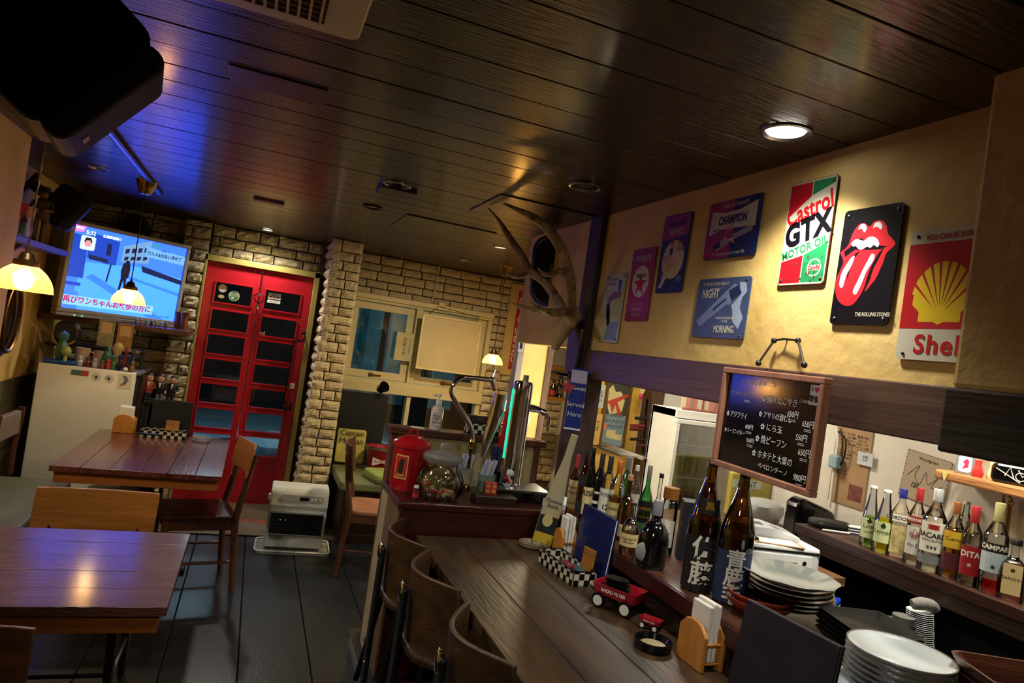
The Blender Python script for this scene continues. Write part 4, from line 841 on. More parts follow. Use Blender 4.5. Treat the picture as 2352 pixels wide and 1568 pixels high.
s.poly(mk('s_blue', '2a5a9c', .35), [(.66, .10), (.86, .10), (.82, .26), (.70, .26)]); s.poly(SW_, [(.66, .075), (.86, .075), (.86, .10), (.66, .10)], 2)
s.poly(mk('s_mauve', '8a5a78', .4), [(.25, .34), (.5, .26), (.9, .27), (.88, .35), (.5, .38), (.3, .42)]); s.poly(SBK, [(.2, .45), (.35, .42), (.42, .55), (.5, .72), (.38, .78), (.25, .6)]); s.poly(mk('s_skyblue', '7f96b0', .4), [(.45, .72), (.95, .68), (.9, .97), (.3, .97), (.35, .85)], 0)
s = Sign('tin_sign', 'crimson motor oil tin sign with a white oval and a red star', (1458, 574.5), (1510, 565), (1487, 737), (1435, 737), SMG); s.screws(STEEL)
s.txt('MOTOR OIL', .5, .145, .12, SW_, sx=.62, bold=.02); s.polys(SW_, [disc(.5, .46, .36, 26, .61)]); stf = [(.5+(.30 if i % 2 == 0 else .115)*math.sin(i*PI/5), .50-(.30 if i % 2 == 0 else .115)*math.cos(i*PI/5)*s.w/s.h) for i in range(10)]
s.poly(SR, stf, 2); s.txt('TEXACO', .5, .385, .065, SBK, 6, bold=.03, sx=.95); s.polys(SW_, [[(.25, .765), (.72, .765), (.72, .77), (.25, .77)]]); s.txt('LUBRICATES', .5, .845, .06, SW_, sx=.8); s.txt('PERFECTLY', .5, .92, .06, SW_, sx=.85)
s = Sign('tin_sign', 'tall blue and red tin sign for spark plugs with a seated woman', (1530, 499), (1592, 485), (1567, 670), (1506, 674), SNV); s.screws(STEEL)
s.poly(SMG, [(.03, .015), (.97, .015), (.97, .28), (.03, .33)]); s.txt('Dependable', .5, .115, .105, SBK, shear=.3, sx=.78, bold=.01); s.txt('SERVICE', .52, .225, .095, SW_, bold=.02, sx=.85)
s.polys(mk('s_cream', 'c9bb8c', .4), [disc(.52, .58, .40, 26, .62)]); s.txt('SPARK\nPLUGS', .80, .41, .08, SR, 4, sx=.75, bold=.02); s.poly(SKIN, [(.40, .33), (.48, .32), (.50, .40), (.46, .50), (.60, .62), (.80, .53), (.62, .68), (.38, .72), (.22, .84), (.17, .82), (.3, .66), (.36, .52), (.34, .42)], 2); s.poly(SBK, [(.36, .44), (.5, .42), (.47, .51), (.38, .53)], 3); s.poly(mk('s_hair', '8a4a2a', .5), [(.39, .32), (.46, .29), (.50, .34), (.46, .38), (.40, .38)], 4)
s.polys(SW_, [[(.1, .92), (.3, .78), (.38, .80), (.2, .95)]], 4); s.polys(mk('s_blue2', '2c4a86', .4), [disc(.82, .83, .14, 20, .35*1.0)], 2); s.txt('32', .82, .83, .07, SW_, 5); s.txt('ALWAYS\nON DUTY', .2, .57, .045, SMG, 4, sx=.8); s.polys(SNV, [[(.05, .36+i*.022), (.2, .355+i*.022), (.2, .363+i*.022), (.05, .368+i*.022)] for i in range(6)], 3)
s = Sign('tin_sign', 'square blue and crimson tin sign lettered about a spark in your life', (1634, 471), (1755, 441), (1738, 584), (1616, 599), SNV); s.poly(SMG, [(.01, .01), (.5, .01), (.5, .99), (.01, .99)], 0); s.screws(BLACK)
s.txt("AMERICA'S FAVORITE", .52, .10, .085, SW_, bold=.02, sx=.82); s.poly(SW_, [(.08, .15), (.32, .21), (.62, .20), (.93, .10), (.93, .52), (.56, .50), (.30, .50), (.06, .58)], 2); s.txt('CHAMPION', .5, .35, .20, SBK, 5, bold=.03, sx=.70); s.txt('Spark Plugs', .22, .49, .05, SBK, 5)
s.poly(SGY, [(.20, .84), (.18, .76), (.30, .70), (.52, .61), (.86, .50), (.90, .53), (.88, .60), (.62, .68), (.42, .78), (.28, .86)], 3); s.poly(SBK, [(.20, .84), (.18, .76), (.30, .70), (.33, .80)], 4); s.poly(SKIN, [(.38, .66), (.45, .48), (.5, .40), (.55, .48), (.53, .60), (.60, .78), (.5, .70)], 6); s.poly(SMG, [(.40, .62), (.47, .50), (.53, .52), (.55, .66), (.45, .68)], 7); s.txt('Put the spark back in your life.', .5, .92, .085, SW_, 5, sx=.80)
s = Sign('tin_sign', 'square blue grey tin sign with a large revolver, below the square crimson one', (1608, 642), (1729, 634), (1710, 779.5), (1590.5, 773), mk('s_slate', '3d4a6c', .35, var=.2, vs=8)); s.screws(STEEL)
s.txt('IF YOU BE FOUND HERE AT', .36, .10, .075, SW_, sx=.72); s.txt('NIGHT', .28, .27, .20, SW_, sx=.72, bold=.02); s.polys(SW_, [[(.25, .175), (.52, .165), (.52, .172), (.25, .184)]]); gm = mk('s_gun', '6d7ea0', .35, var=.15)
s.polys(gm, [[(.06, .72), (.60, .20), (.72, .10), (.80, .16), (.82, .30), (.66, .46), (.62, .44), (.14, .82)]], 1); s.polys(mk('s_gund', '1e2a4a', .35), [[(.62, .22), (.78, .13), (.86, .26), (.70, .40)], [(.36, .52), (.58, .34), (.60, .36), (.38, .55)]], 3); s.poly(mk('s_gunl', '93a0ba', .4), [(.80, .08), (.92, .10), (.95, .24), (.88, .34), (.86, .50), (.94, .66), (.88, .84), (.76, .72), (.74, .56), (.70, .46), (.84, .30)], 2)
s.txt("YOU'LL BE FOUND HERE\nIN THE", .62, .70, .055, SW_, 5, sx=.8); s.txt('MORNING', .62, .86, .165, SW_, 5, sx=.66, bold=.02)
RUST = mk('s_rust', '5a2a20', .6, var=.3, vs=60)
s = Sign('tin_sign', 'tall red, green and white motor oil tin sign with rusty edges', (1816, 426), (1926, 400), (1897, 651), (1789.5, 657), RUST, rim=SW_); s.polys(SR, [[(.03, .02), (.5, .02), (.5, .16), (.03, .34)], [(.03, .77), (.49, .72), (.49, .98), (.03, .98)]], 1); s.polys(SGN, [[(.52, .02), (.97, .02), (.97, .07), (.52, .15)], [(.51, .715), (.97, .62), (.97, .98), (.51, .98)]], 1)
s.txt('Castrol', .50, .285, .245, SR, 4, bold=.028, sx=.74, sp=1.04, rot=14); s.txt('GTX', .50, .485, .30, SBK, 4, bold=.045, sx=.86, sp=1.08, rot=13, shear=.1); s.txt('MOTOR OIL', .5, .655, .105, SGN, 5, bold=.022, sx=.95, sp=1.05, rot=14)
s.polys(SW_, [disc(.76, .845, .145, 26, s.w/s.h)], 2); s.polys(SGN, [disc(.76, .845, .12, 26, s.w/s.h)], 3); s.poly(SW_, [(.66, .82), (.86, .82), (.86, .87), (.66, .87)], 4); s.txt('Castrol', .76, .846, .055, SR, 6, bold=.02, sx=.8); s.polys(RUST, [disc(random.uniform(.05, .95), random.uniform(.72, .98), random.uniform(.006, .018), 7) for _ in range(26)], 6); s.screws(RUST)
s = Sign('tin_sign', 'black tin sign with a big red open mouth and tongue', (1941, 487), (2077, 463.5), (2044, 748), (1910, 743.5), SBK); s.screws(STEEL); X0, Y0 = 100., 75.
# outline traced in the sign's own plane
def q(pts):      # from the close-up of the sign: bilinear inverse of its four corners
    out = []; A_, B_, C_, D_ = (208, 158), (672, 73), (560, 1050), (103, 1035)
    for x, y in pts:
        u = v = .5
        for _ in range(12):
            fx = A_[0]*(1-u)*(1-v)+B_[0]*u*(1-v)+C_[0]*u*v+D_[0]*(1-u)*v-x; fy = A_[1]*(1-u)*(1-v)+B_[1]*u*(1-v)+C_[1]*u*v+D_[1]*(1-u)*v-y
            a = (B_[0]-A_[0])*(1-v)+(C_[0]-D_[0])*v; b = (D_[0]-A_[0])*(1-u)+(C_[0]-B_[0])*u; c = (B_[1]-A_[1])*(1-v)+(C_[1]-D_[1])*v; d = (D_[1]-A_[1])*(1-u)+(C_[1]-B_[1])*u; D = a*d-b*c
            u -= (d*fx-b*fy)/D; v -= (a*fy-c*fx)/D
        out.append((u, v))
    return out
def cr2(pts, k=4): return [(p.x, p.y) for p in smoothpath([Vector((x, y, 0)) for x, y in pts+[pts[0]]], k)][:-1]
LR = mk('s_lip', 'd8202c', .35, var=.03); WT = mk('s_purewhite', 'dfe6ea', .35, var=.03)
s.poly(LR, q(cr2([(175, 480), (240, 425), (275, 330), (320, 265), (370, 245), (410, 275), (445, 235), (500, 222), (540, 260), (555, 330), (610, 405), (545, 480), (520, 560), (470, 680), (440, 720), (388, 785), (400, 700), (360, 800), (300, 880), (240, 895), (185, 865), (150, 800), (148, 700), (190, 600), (205, 545)], 3)), 1)
s.poly(SBK, q([(210, 470), (262, 432), (300, 385), (350, 365), (380, 385), (420, 355), (470, 370), (495, 420), (555, 425), (500, 450), (400, 455), (300, 455), (218, 515)]), 2)
s.poly(SBK, q([(345, 460), (300, 520), (262, 600), (246, 695), (240, 640), (262, 560), (300, 490)]), 3); s.poly(SBK, q([(530, 430), (490, 520), (450, 600), (425, 690), (382, 785), (395, 700), (430, 590), (480, 490)]), 3)
s.poly(WT, q(cr2([(266, 410), (300, 375), (340, 378), (370, 385), (400, 360), (440, 350), (475, 370), (492, 410), (475, 435), (450, 415), (425, 440), (395, 430), (365, 450), (330, 450), (305, 425), (285, 432)], 2)), 4)
s.polys(WT, [q(cr2(p, 3)) for p in ([(320, 300), (340, 258), (375, 255), (390, 285), (372, 320), (350, 290)], [(440, 285), (455, 245), (490, 235), (512, 265), (500, 295), (470, 272)], [(270, 520), (300, 505), (280, 570), (235, 660), (210, 745), (190, 752), (180, 720), (200, 630)], [(430, 490), (455, 490), (450, 540), (400, 620), (370, 700), (325, 800), (300, 800), (295, 775), (330, 700), (370, 610), (405, 540)])], 4)
s.txt('THE ROLLING STONES', .735, .915, .045, SW_, 4, bold=.03, sx=.74)
Pw = .2; P0 = at(2095, 534, 0, RW-.006); P1 = at(2065, 824, 0, RW-.006); hh = P0.z-P1.z; Mx = Matrix(((0, 0, -1, RW-.006), (-1, 0, 0, P0.y-Pw/2-.003), (0, 1, 0, (P0.z+P1.z)/2), (0, 0, 0, 1)))
s = Sign('tin_sign', 'red tin sign with a yellow scallop shell, cut off by the dark wall bay', 0, 0, 0, 0, SW_, M=Mx, w=Pw, h=hh); s.poly(SR, [(0.004, .105), (.996, .105), (.996, .76), (.004, .76)], 1); s.txt('YOU CAN BE SURE', .5, .062, .062, SR, bold=.012, sx=.72)
sg = []; cxs, cys = .50, .60
sh = [(.24, .71), (.24, .635), (.14, .58), (.145, .50)]+[(.5+.385*math.cos(R(a)), .535-.385*math.sin(R(a))*s.w/s.h*1.15) for a in range(172, 7, -8)]+[(.86, .50), (.86, .58), (.76, .635), (.76, .71), (.56, .71), (.5, .73), (.44, .71)]
s.poly(SYL, sh, 2)
for a in (28, 48, 66, 82, 98, 114, 132, 152): sg.append([(.5+.07*math.cos(R(a)), .645-.06*math.sin(R(a))), (.5+.42*math.cos(R(a+2.2)), .555-.42*math.sin(R(a+2.2))*s.w/s.h*1.15), (.5+.42*math.cos(R(a-2.2)), .555-.42*math.sin(R(a-2.2))*s.w/s.h*1.15)])
s.polys(SR, sg, 4); s.txt('Shell', .56, .885, .20, SR, 4, bold=.022, sx=1.0, sp=1.12); s.screws(BLACK, .10, .045)
# ------------------------------------------------------------ blackboard
BX = 1.405; y0b, y1b, zb0, zb1 = 1.342, 1.785, 1.345, 1.655
t = thing('menu_blackboard', 'framed blackboard with a handwritten white Japanese menu and prices, hung from a cord', 'blackboard', M=Matrix.Translation((BX-.012, (y0b+y1b)/2, (zb0+zb1)/2)) @ Matrix.Rotation(R(-3.5), 4, 'Z') @ Matrix(((0, 0, -1, 0), (-1, 0, 0, 0), (0, 1, 0, 0), (0, 0, 0, 1))))
bwid, bh = y1b-y0b, zb1-zb0; g = G(); hw_, hh_ = bwid/2, bh/2
def bar(a, b, c, d): G().box(a, b, c, d, -.012, .014).build('frame_rail', FRAMEW, t, bevel=.003)
bar(-hw_, hw_, hh_-.018, hh_); bar(-hw_, hw_, -hh_, -hh_+.018); bar(-hw_, -hw_+.018, -hh_+.018, hh_-.018); bar(hw_-.018, hw_, -hh_+.018, hh_-.018)
G().box(-hw_+.015, hw_-.015, -hh_+.015, hh_-.015, -.008, .0).build('slate', mk('slate_board', '07070a', .11, var=.1, spec=.35), t)
CK = mk('chalk', 'f4f6f8', .7)
def ck(s_, x, y, sz, **k): return text(t, 'lettering', s_, CK, T(-hw_+x*bwid, hh_-y*bh, .0008), sz*.92, ext=.0002, bold=-.004, **k)
ck('〜おすすめメニュー〜', .42, .12, .022); ck('タコのカルパッチョ', .24, .245, .015); ck('✿ 揚げたこやき', .60, .255, .027, sx=.85); ck('(二日目新だいこ)', .86, .225, .010); ck('650円', .74, .355, .024, sx=.8)
ck('✿ アサリの酒むし', .58, .405, .023, sx=.82); ck('650円', .88, .415, .024, sx=.8); ck('✿ アジフライ', .19, .46, .023, sx=.8); ck('600円', .34, .55, .020, sx=.8); ck('✿ にら玉', .56, .515, .025); ck('550円', .84, .54, .024, sx=.8)
ck('✿ 焼ビーフン', .57, .635, .028, sx=.85); ck('650円', .88, .66, .026, sx=.8); ck('✿ レーズンバター', .19, .625, .017, sx=.8); ck('550円', .37, .675, .019, sx=.8); ck('✿ ホタテと大葉の', .60, .775, .027, sx=.85); ck('ペペロンチーノ', .62, .875, .020); ck('980円', .87, .88, .026, sx=.8)
g = G()
for x, y in ((.74, .40), (.88, .46), (.34, .595), (.84, .585), (.88, .71), (.37, .715), (.87, .93), (.28, .30)):
    for d in (0, .014): G().box(-hw_+(x-.03)*bwid, -hw_+(x+.03)*bwid, hh_-(y+d)*bh-.0006, hh_-(y+d)*bh+.0006, .0004, .001).build('underline', CK, t)
G().box(hw_-.062, hw_-.024, hh_-.075, hh_-.022, .0, .0012).build('sticker', WHITE_, t); text(t, 'lettering', 'I', INK, T(hw_-.054, hh_-.034, .0016), .02, bold=.02); text(t, 'lettering', '琴似', INK, T(hw_-.043, hh_-.061, .0016), .020, bold=.03)
hp = [(.0085*16*math.sin(a)**3/16, .0085*(13*math.cos(a)-5*math.cos(2*a)-2*math.cos(3*a)-math.cos(4*a))/16) for a in [2*PI*i/24 for i in range(24)]]; G().prism([(x+hw_-.038, y+hh_-.034) for x, y in hp], .0012, .0018).build('heart', SR, t)
cd = thing('rope_hanger', 'knotted black cord above the blackboard, looped over a nail', 'cord', (0, 0, 0)); P = [at(x, y, 0, X) for x, y, X in ((1742, 834, 1.40), (1778, 782, 1.455), (1800, 778, 1.46), (1833, 782, 1.455), (1847, 838, 1.40))]
G().tube(P, .0035, 6).build('cord', BLACK, cd); [G().sph(.009, Matrix.Translation(P[k_])).build('knot', BLACK, cd, smooth=True) for k_ in (0, 1, 3, 4)]; G().tube([P[2], P[2]+Vector((.03, 0, 0))], .003, 6).build('nail', STEEL, cd)
# ------------------------------------------------------------ antlers on a plaque
al = thing('mounted_antlers', 'deer antlers and skull plate mounted on a dark wooden plaque on the post', 'antlers', (0, 0, 0))
PY = 2.93; c = Vector((1.435, PY, 1.66))
G().prism([(x*.75, y) for x, y in [(-.10, .10), (-.06, .135), (0, .12), (.05, .14), (.10, .10), (.095, .03), (.085, -.06), (.06, -.13), (.0, -.16), (-.06, -.13), (-.085, -.06), (-.095, .03)]], 0, .028, Matrix(((0, 0, -1, c.x), (-1, 0, 0, c.y), (0, 1, 0, c.z), (0, 0, 0, 1)))).build('plaque', wood('plaque', '1c130d', '37261a', 2, .35, 1), al, bevel=.008)
BONE = mk('bone', 'a98e62', .6, var=.25, vs=14, bump=.4, bs=40); ANT = mk('antler', '84683f', .5, var=.45, vs=10, bump=.6, bs=50, stretch=(3, 3, 1), col2='b8996a')
g = G(); sk0 = at(1318, 728, 1, PY); sk = smoothpath([(1.40, PY, sk0.z+.03), (1.37, PY, sk0.z-.0), (1.345, PY, sk0.z-.06), (1.325, PY, sk0.z-.13), (1.315, PY, sk0.z-.17)], 4)
g.tube(sk, lerpr([.045, .055, .042, .026, .014], len(sk)), 14); g.sph(.03, T(1.36, PY-.045, sk0.z-.03)); g.sph(.03, T(1.36, PY+.045, sk0.z-.03)); g.build('skull', BONE, al, smooth=True)
def ap(L, k=5): return smoothpath([at(x, y, 1, Y) for x, y, Y in L], k)
def beam(L, r, nm='antler'):
    p_ = ap(L); g.tube(p_, lerpr(r, len(p_)), 12)
g = G(); beam([(1308, 722, 2.90), (1312, 680, 2.84), (1308, 630, 2.78), (1290, 575, 2.72), (1262, 530, 2.69), (1225, 500, 2.67), (1190, 482, 2.66), (1157, 467, 2.66)], [.026, .024, .022, .023, .022, .018, .010, .003])
beam([(1305, 635, 2.78), (1290, 622, 2.76), (1262, 630, 2.72), (1245, 625, 2.70), (1234, 614, 2.69)], [.016, .014, .012, .007, .002]); beam([(1308, 712, 2.90), (1270, 718, 2.80), (1240, 708, 2.74), (1217, 693, 2.72)], [.022, .018, .011, .003]); g.sph(.033, Matrix.Translation(at(1308, 722, 1, 2.90)) @ Matrix.Diagonal((1, 1, .5, 1))); g.build('antler', ANT, al, smooth=True)
g = G(); beam([(1298, 722, 2.98), (1275, 680, 3.06), (1248, 645, 3.13), (1217, 622, 3.18), (1200, 590, 3.20), (1180, 560, 3.22), (1162, 532, 3.23), (1145, 505, 3.24), (1122, 478, 3.24)], [.026, .023, .021, .022, .019, .018, .015, .009, .003])
beam([(1220, 622, 3.18), (1200, 633, 3.18), (1178, 634, 3.17), (1160, 622, 3.16)], [.015, .012, .009, .002]); beam([(1180, 560, 3.22), (1174, 548, 3.22), (1171, 532, 3.21)], [.012, .008, .002]); beam([(1295, 718, 2.98), (1255, 716, 3.06), (1215, 708, 3.10), (1173, 695, 3.12)], [.022, .018, .011, .003]); g.sph(.033, Matrix.Translation(at(1298, 724, 1, 2.97)) @ Matrix.Diagonal((1, 1, .5, 1))); g.build('antler', ANT, al, smooth=True)
t = thing('pipe_clamp', 'small black clamp with two rods fixed under the antler plaque', 'clamp', (1.40, 2.87, 1.535)); G().box(-.02, .03, -.02, .02, -.02, .02).build('body', BLACKG, t, bevel=.004)
for i in range(2): G().tube([(-.03+.022*i, -.02, -.025), (-.015+.022*i, -.02, .02)], .008, 10).build('rod', BLACKG, t, smooth=True)
G().tube([(-.03, 0, 0), (-.085, 0, .004)], .007, 10).build('arm', BLACKG, t, smooth=True)
# speaker behind the antlers
t = thing('wall_speaker', 'black speaker with a blue rim on the wall behind the antlers', 'speaker', M=Matrix.Translation(at(1275, 628, 1, 3.55)) @ Matrix.Rotation(R(-24), 4, 'Z') @ Matrix.Rotation(R(-4), 4, 'Y'))
G().prism(rr(.20, .40, .09, 8), -.10, .10, T(.03, 0, 0, 90)).build('cabinet', BLACK, t, bevel=.015); g = G(); L = rr(.19, .38, .085, 8); g.tube([(x-.03, -.105, z) for x, z in L+[L[0]]], .010, 8); g.build('rim', mk('blue_rim', '2a4a86', .35), t, smooth=True)
G().prism(rr(.17, .36, .08, 8), 0, .004, T(-.03, -.102, 0, 90)).build('grille', mk('grille_cloth', '16140f'), t); G().box(-.03, .02, -.109, -.1045, -.06, .04).build('badge', mk('spk_grey', '4a4a5a', .4), t)
# upright banner sign by the window wall
t = thing('banner_sign', 'tall red and cream wooden sign with white lettering on the far brick wall', 'sign', M=Matrix(((1, 0, 0, 2.42), (0, 0, -1, WY-.03), (0, 1, 0, 1.84), (0, 0, 0, 1))))
G().box(-.16, .16, -.46, .44, 0, .012).build('board', mk('banner_cream', 'c0a262', .5, var=.06), t, bevel=.002); G().box(-.075, .08, -.40, .38, .012, .0135).build('red_panel', mk('banner_red', 'a8251c', .45), t)
text(t, 'lettering', 'GENUINE', mk('banner_white', 'd9cfa8', .5), T(-.03, -.16, .0145, 0, 0, 90), .085, bold=.02, sx=.95); G().box(-.06, .05, .20, .31, .0136, .0145).build('emblem_panel', MATS['banner_cream'], t); text(t, 'emblem', '☘', INK, T(-.005, .255, .015), .09)
G().prism([(-.06, .10), (.01, .155), (.08, .10), (.07, .02), (.0, -.01)], .0136, .0145).build('emblem_panel', MATS['banner_cream'], t); text(t, 'emblem', '❧', INK, T(.01, .08, .015), .08); text(t, 'lettering', 'L', INK, T(.06, -.06, .015), .11, bold=.02); G().box(.02, .085, -.36, -.01, .0136, .0142).build('panel', MATS['banner_cream'], t); G().box(.03, .036, -.34, -.12, .0143, .0148).build('line', INK, t)
# hanging white board and notes at the window
t = thing('framed_board', 'blank cream framed board hanging in front of the right window sash', 'board', M=Matrix.Translation(at(1031, 792, 1, 6.12)) @ Matrix.Rotation(R(0), 4, 'Z'))
g = G(); frame(g, -.285, .285, -.255, .25, .014, -.02, .0); g.build('frame_rail', mk('fr_cream', 'd9cb8c', .35), t, bevel=.002); G().box(-.28, .28, -.008, -.002, -.25, .245).build('panel', mk('board_cream', 'bfb183', .6, var=.08, vs=5), t)  # frame rails in a pale cream
g = G(); g.tube([(-.24, 0, .25), (-.14, .03, .34), (.26, .03, .30), (.24, 0, .25)], .003, 5); g.build('cord', DKMET, t)
def note(label, px, py, Y, w, h, m, txts=(), rz=0, rot=0):
    t = thing('paper_note', label, 'paper', M=Matrix.Translation(at(px, py, 1, Y)) @ Matrix.Rotation(R(rz), 4, 'Z') @ Matrix.Rotation(R(rot), 4, 'Y')); G().box(-w/2, w/2, -.001, .001, -h/2, h/2).build('sheet', m, t)
    for s_, x, z, sz in txts: text(t, 'lettering', s_, INK, T(x, -.0015, z, 90), sz, lines=1)
    return t
note('pale handwritten note taped between the two upper window sashes', 928, 796, 6.24, .16, .26, mk('note_cream', 'c0b080', .7), [('営\n業\nは\n中', .0, .0, .042), ('や\nっ\nて\nま\nす', .05, .01, .028)], rot=0)
wc_ = thing('white_cable', 'thin white cable running down the wall left of the windows', 'cable', (0, 0, 0)); G().tube(smoothpath([at(x, y, 1, 6.16) for x, y in ((803, 705), (800, 760), (790, 830), (780, 880), (776, 925), (765, 990), (752, 1050), (762, 1110))], 5), .004, 6).build('cable', WHITE_, wc_, smooth=True)
wc_ = thing('white_cable', 'short white cable and socket running from the ceiling to the window head', 'cable', (0, 0, 0)); G().tube([at(x, y, 1, 6.27) for x, y in ((1055, 600), (1008, 612), (1000, 660), (993, 693))], .006, 6).build('cable', CREAM, wc_); q_ = at(1014, 700, 1, 6.26); G().box(q_.x-.03, q_.x+.03, q_.y-.02, q_.y, q_.z-.015, q_.z+.02).build('socket', CREAM, wc_, bevel=.003)
# ------------------------------------------------------------ bottles
PROF = {'std': [(.93, 0), (1, .015), (1, .58), (.93, .65), (.60, .74), (.40, .80), (.36, .84), (.34, 1)], 'slope': [(.94, 0), (1, .02), (1, .50), (.95, .57), (.74, .68), (.48, .79), (.33, .88), (.30, 1)],
        'squat': [(.9, 0), (1, .03), (1.02, .35), (.95, .50), (.70, .62), (.40, .68), (.30, .74), (.29, 1)], 'long': [(.93, 0), (1, .015), (1, .42), (.85, .50), (.45, .58), (.34, .64), (.31, 1)],
        'bulb': [(.8, 0), (.95, .03), (1.05, .25), (.95, .45), (.55, .60), (.33, .68), (.34, .78), (.30, 1)], 'carafe': [(.95, 0), (1, .01), (1, .40), (.93, .50), (.62, .72), (.42, .88), (.38, 1)], 'jar': [(.95, 0), (1, .02), (1, .70), (.85, .80), (.72, .84), (.70, 1)]}
DEPTHF = lambda p: (Vector(p)-EYE).dot(cf)
def bottle(label, bp, tp, wpx, z, kind, glass, cap, liquid=None, labels=(), caph=.10, sq=0, ky=1, dx=0, turn=0, n=26, capr=1.15, caps=None):
    p = at(bp[0], bp[1], 2, z); d = DEPTHF(p); r = wpx/2*d/FPX*.90; H = math.hypot(bp[0]-tp[0], bp[1]-tp[1])*d/FPX*1.01
    t = thing('bottle', ' '.join(label.split()[:16]), 'bottle', p, math.atan2(-p[0], p[1])+R(turn)); pr = PROF[kind]; pr2 = [(a*r, b*H) for a, b in pr]
    sp_ = [(v.x, v.y) for v in smoothpath([Vector((a, b, 0)) for a, b in pr2[1:-1]], 3)]; pr3 = [(.001, .003*H), pr2[0]]+sp_+[pr2[-1]]
    G().shell(pr3, n, sq=sq, ky=ky).build('glass', glass, t, smooth=True)
    if liquid:
        m, lv = liquid; lp_ = [(max(a-.0025, .001), b) for a, b in pr3 if b < lv*H]; 
        ra = [a for a, b in pr3 if b < lv*H][-1]
        G().lathe([(.001, .006)]+[(a*.96, max(b, .007)) for a, b in lp_[1:]]+[(ra*.93, lv*H)], n, sq=sq, ky=ky).build('liquid', m, t, smooth=True)
    nr = pr2[-1][0]; ch = caph*H; G().lathe([(nr*capr, H-ch), (nr*capr, H-.002), (nr*capr*.92, H)], 18).build('cap', cap, t, smooth=True)
    for L in labels:
        z0, z1, m, a = L[:4]; rl = r*1.012
        if sq: G().box(-r*a, r*a, -r*ky-.0012, -r*ky-.0003, z0*H, z1*H).build('label', m, t)
        else: arcp(G(), rl, -90*a, 90*a, z0*H, z1*H).build('label', m, t)
        for (s_, zz, sz, mm, *kw) in L[4:]:
            kw = kw[0] if kw else {}
            M_ = T(0, -(r*ky+.0016 if sq else rl+.0016), zz*H, 90); text(t, 'lettering', s_, mm, M_, sz*H, wrap=0 if sq else rl, ext=.0002, **kw)
    return t
AMBR = thin('amber_bottle', (.45, .22, .06), .14); GREENB = thin('green_bottle', (.18, .60, .25), .14); DARKB = mk('dark_bottle', '07080a', .06, coat=.5); WHISK = thin('whisky', (.62, .32, .08), .08); CLR = CLEAR
LCR = mk('l_cream', 'c9b784', .6, var=.06); LWH = mk('l_white', 'd4d1c4', .6, var=.04); LBK = mk('l_black', '101012', .5); LRD = mk('l_red', '8e1820', .45); LGR = mk('l_grey', '6f7478', .5); BRN = thin('brown_sake', (.36, .19, .05), .13); CORK = mk('cork', '9a6f42', .6); GOLD = mk('gold_foil', 'c99a35', .3, .7); LNV = mk('l_navy', '1b2b52', .55)
BB = 'bottles on the ledge by the post'; L_ = LZ
def b_(*a, **k): t = bottle(*a, **k); t['group'] = BB; return t
b_('square shouldered whisky bottle with red wax neck and cream label, leftmost on the ledge', (1309, 1180), (1331, 1046), 27, L_, 'std', WHISK, LRD, None, [(.12, .58, LCR, .8, ("Maker's\nMark", .42, .09, INK), ('WHISKY', .2, .05, INK))], caph=.34, capr=1.25)
b_('tall square whisky bottle with a slanted black label, second on the ledge', (1327, 1196), (1350, 1035), 26, L_, 'std', WHISK, BLACK, None, [(.50, .66, LBK, .9), (.1, .3, LBK, .8)], sq=5, caph=.12)
b_('dark swing top bottle lettered IRISH on a pale label, third on the ledge', (1341, 1199), (1372, 1031), 32, L_, 'slope', DARKB, BLACK, None, [(.12, .48, LCR, .9, ('IRISH', .40, .10, INK, dict(bold=.02)))], caph=.06)
b_('dark bottle with a white stag print, fourth on the ledge', (1363, 1203), (1389, 1043), 33, L_, 'std', DARKB, LBK, None, [(.30, .34, LWH, .55), (.44, .47, LWH, .35)], caph=.30, capr=1.2)
b_('bottle with a black capsule and white label, fifth on the ledge', (1382, 1211), (1406, 1049), 34, L_, 'std', CLR, LBK, (WHISK, .45), [(.10, .55, LWH, .9, ('NOBLE', .47, .07, INK), ('12', .3, .1, INK, dict(bold=.02)))], caph=.25, capr=1.25)
b_('whisky bottle with an orange capsule and yellow green label, sixth on the ledge', (1404, 1219), (1429, 1061), 38, L_, 'std', CLR, mk('orange_foil', 'b5622a', .3, .5), (WHISK, .50), [(.08, .42, mk('l_olive', 'b3a868', .6), .9, ('JAMESON', .33, .055, INK), ('IRISH\nWHISKEY', .2, .05, INK))], caph=.17)
b_('amber whisky bottle with cork top and dark red neck', (1428, 1240), (1449, 1092), 42, L_, 'squat', WHISK, CORK, None, [(.08, .26, LCR, .8)], caph=.08)
b_('green glass bottle with a pale grey cap behind the orange capsule one', (1426, 1192), (1444, 1052), 30, L_, 'std', GREENB, LGR, None, [], caph=.22)
b_('pale clear bottle behind the amber whisky with the cork top', (1447, 1196), (1466, 1070), 28, L_, 'std', CLR, WHITE_, None, [(.1, .5, LWH, .8)], caph=.1)
b_('round shouldered green bottle with a silver capsule and dark label', (1474, 1215), (1490, 1070), 36, L_, 'bulb', GREENB, mk('silver_cap', '9a9a92', .35, .6), None, [(.12, .46, LBK, .9), (.2, .36, GOLD, .5)], caph=.20)
b_('slim clear bottle with a long neck, copper band and black stopper', (1500, 1232), (1513, 1088), 30, L_, 'long', CLR, BLACK, (WHISK, .35), [(.1, .35, LWH, .8)], caph=.07, capr=1.3)
b_('clear round bottle with a wide brown wooden cap', (1523, 1270), (1536, 1120), 42, L_, 'jar', CLR, mk('cap_brown', '8a5a20', .3, .3), (thin('water_white', (.8, .84, .84), .1), .5), [(.12, .52, LWH, .6, ('白', .3, .12, INK))], caph=.17, capr=1.35)
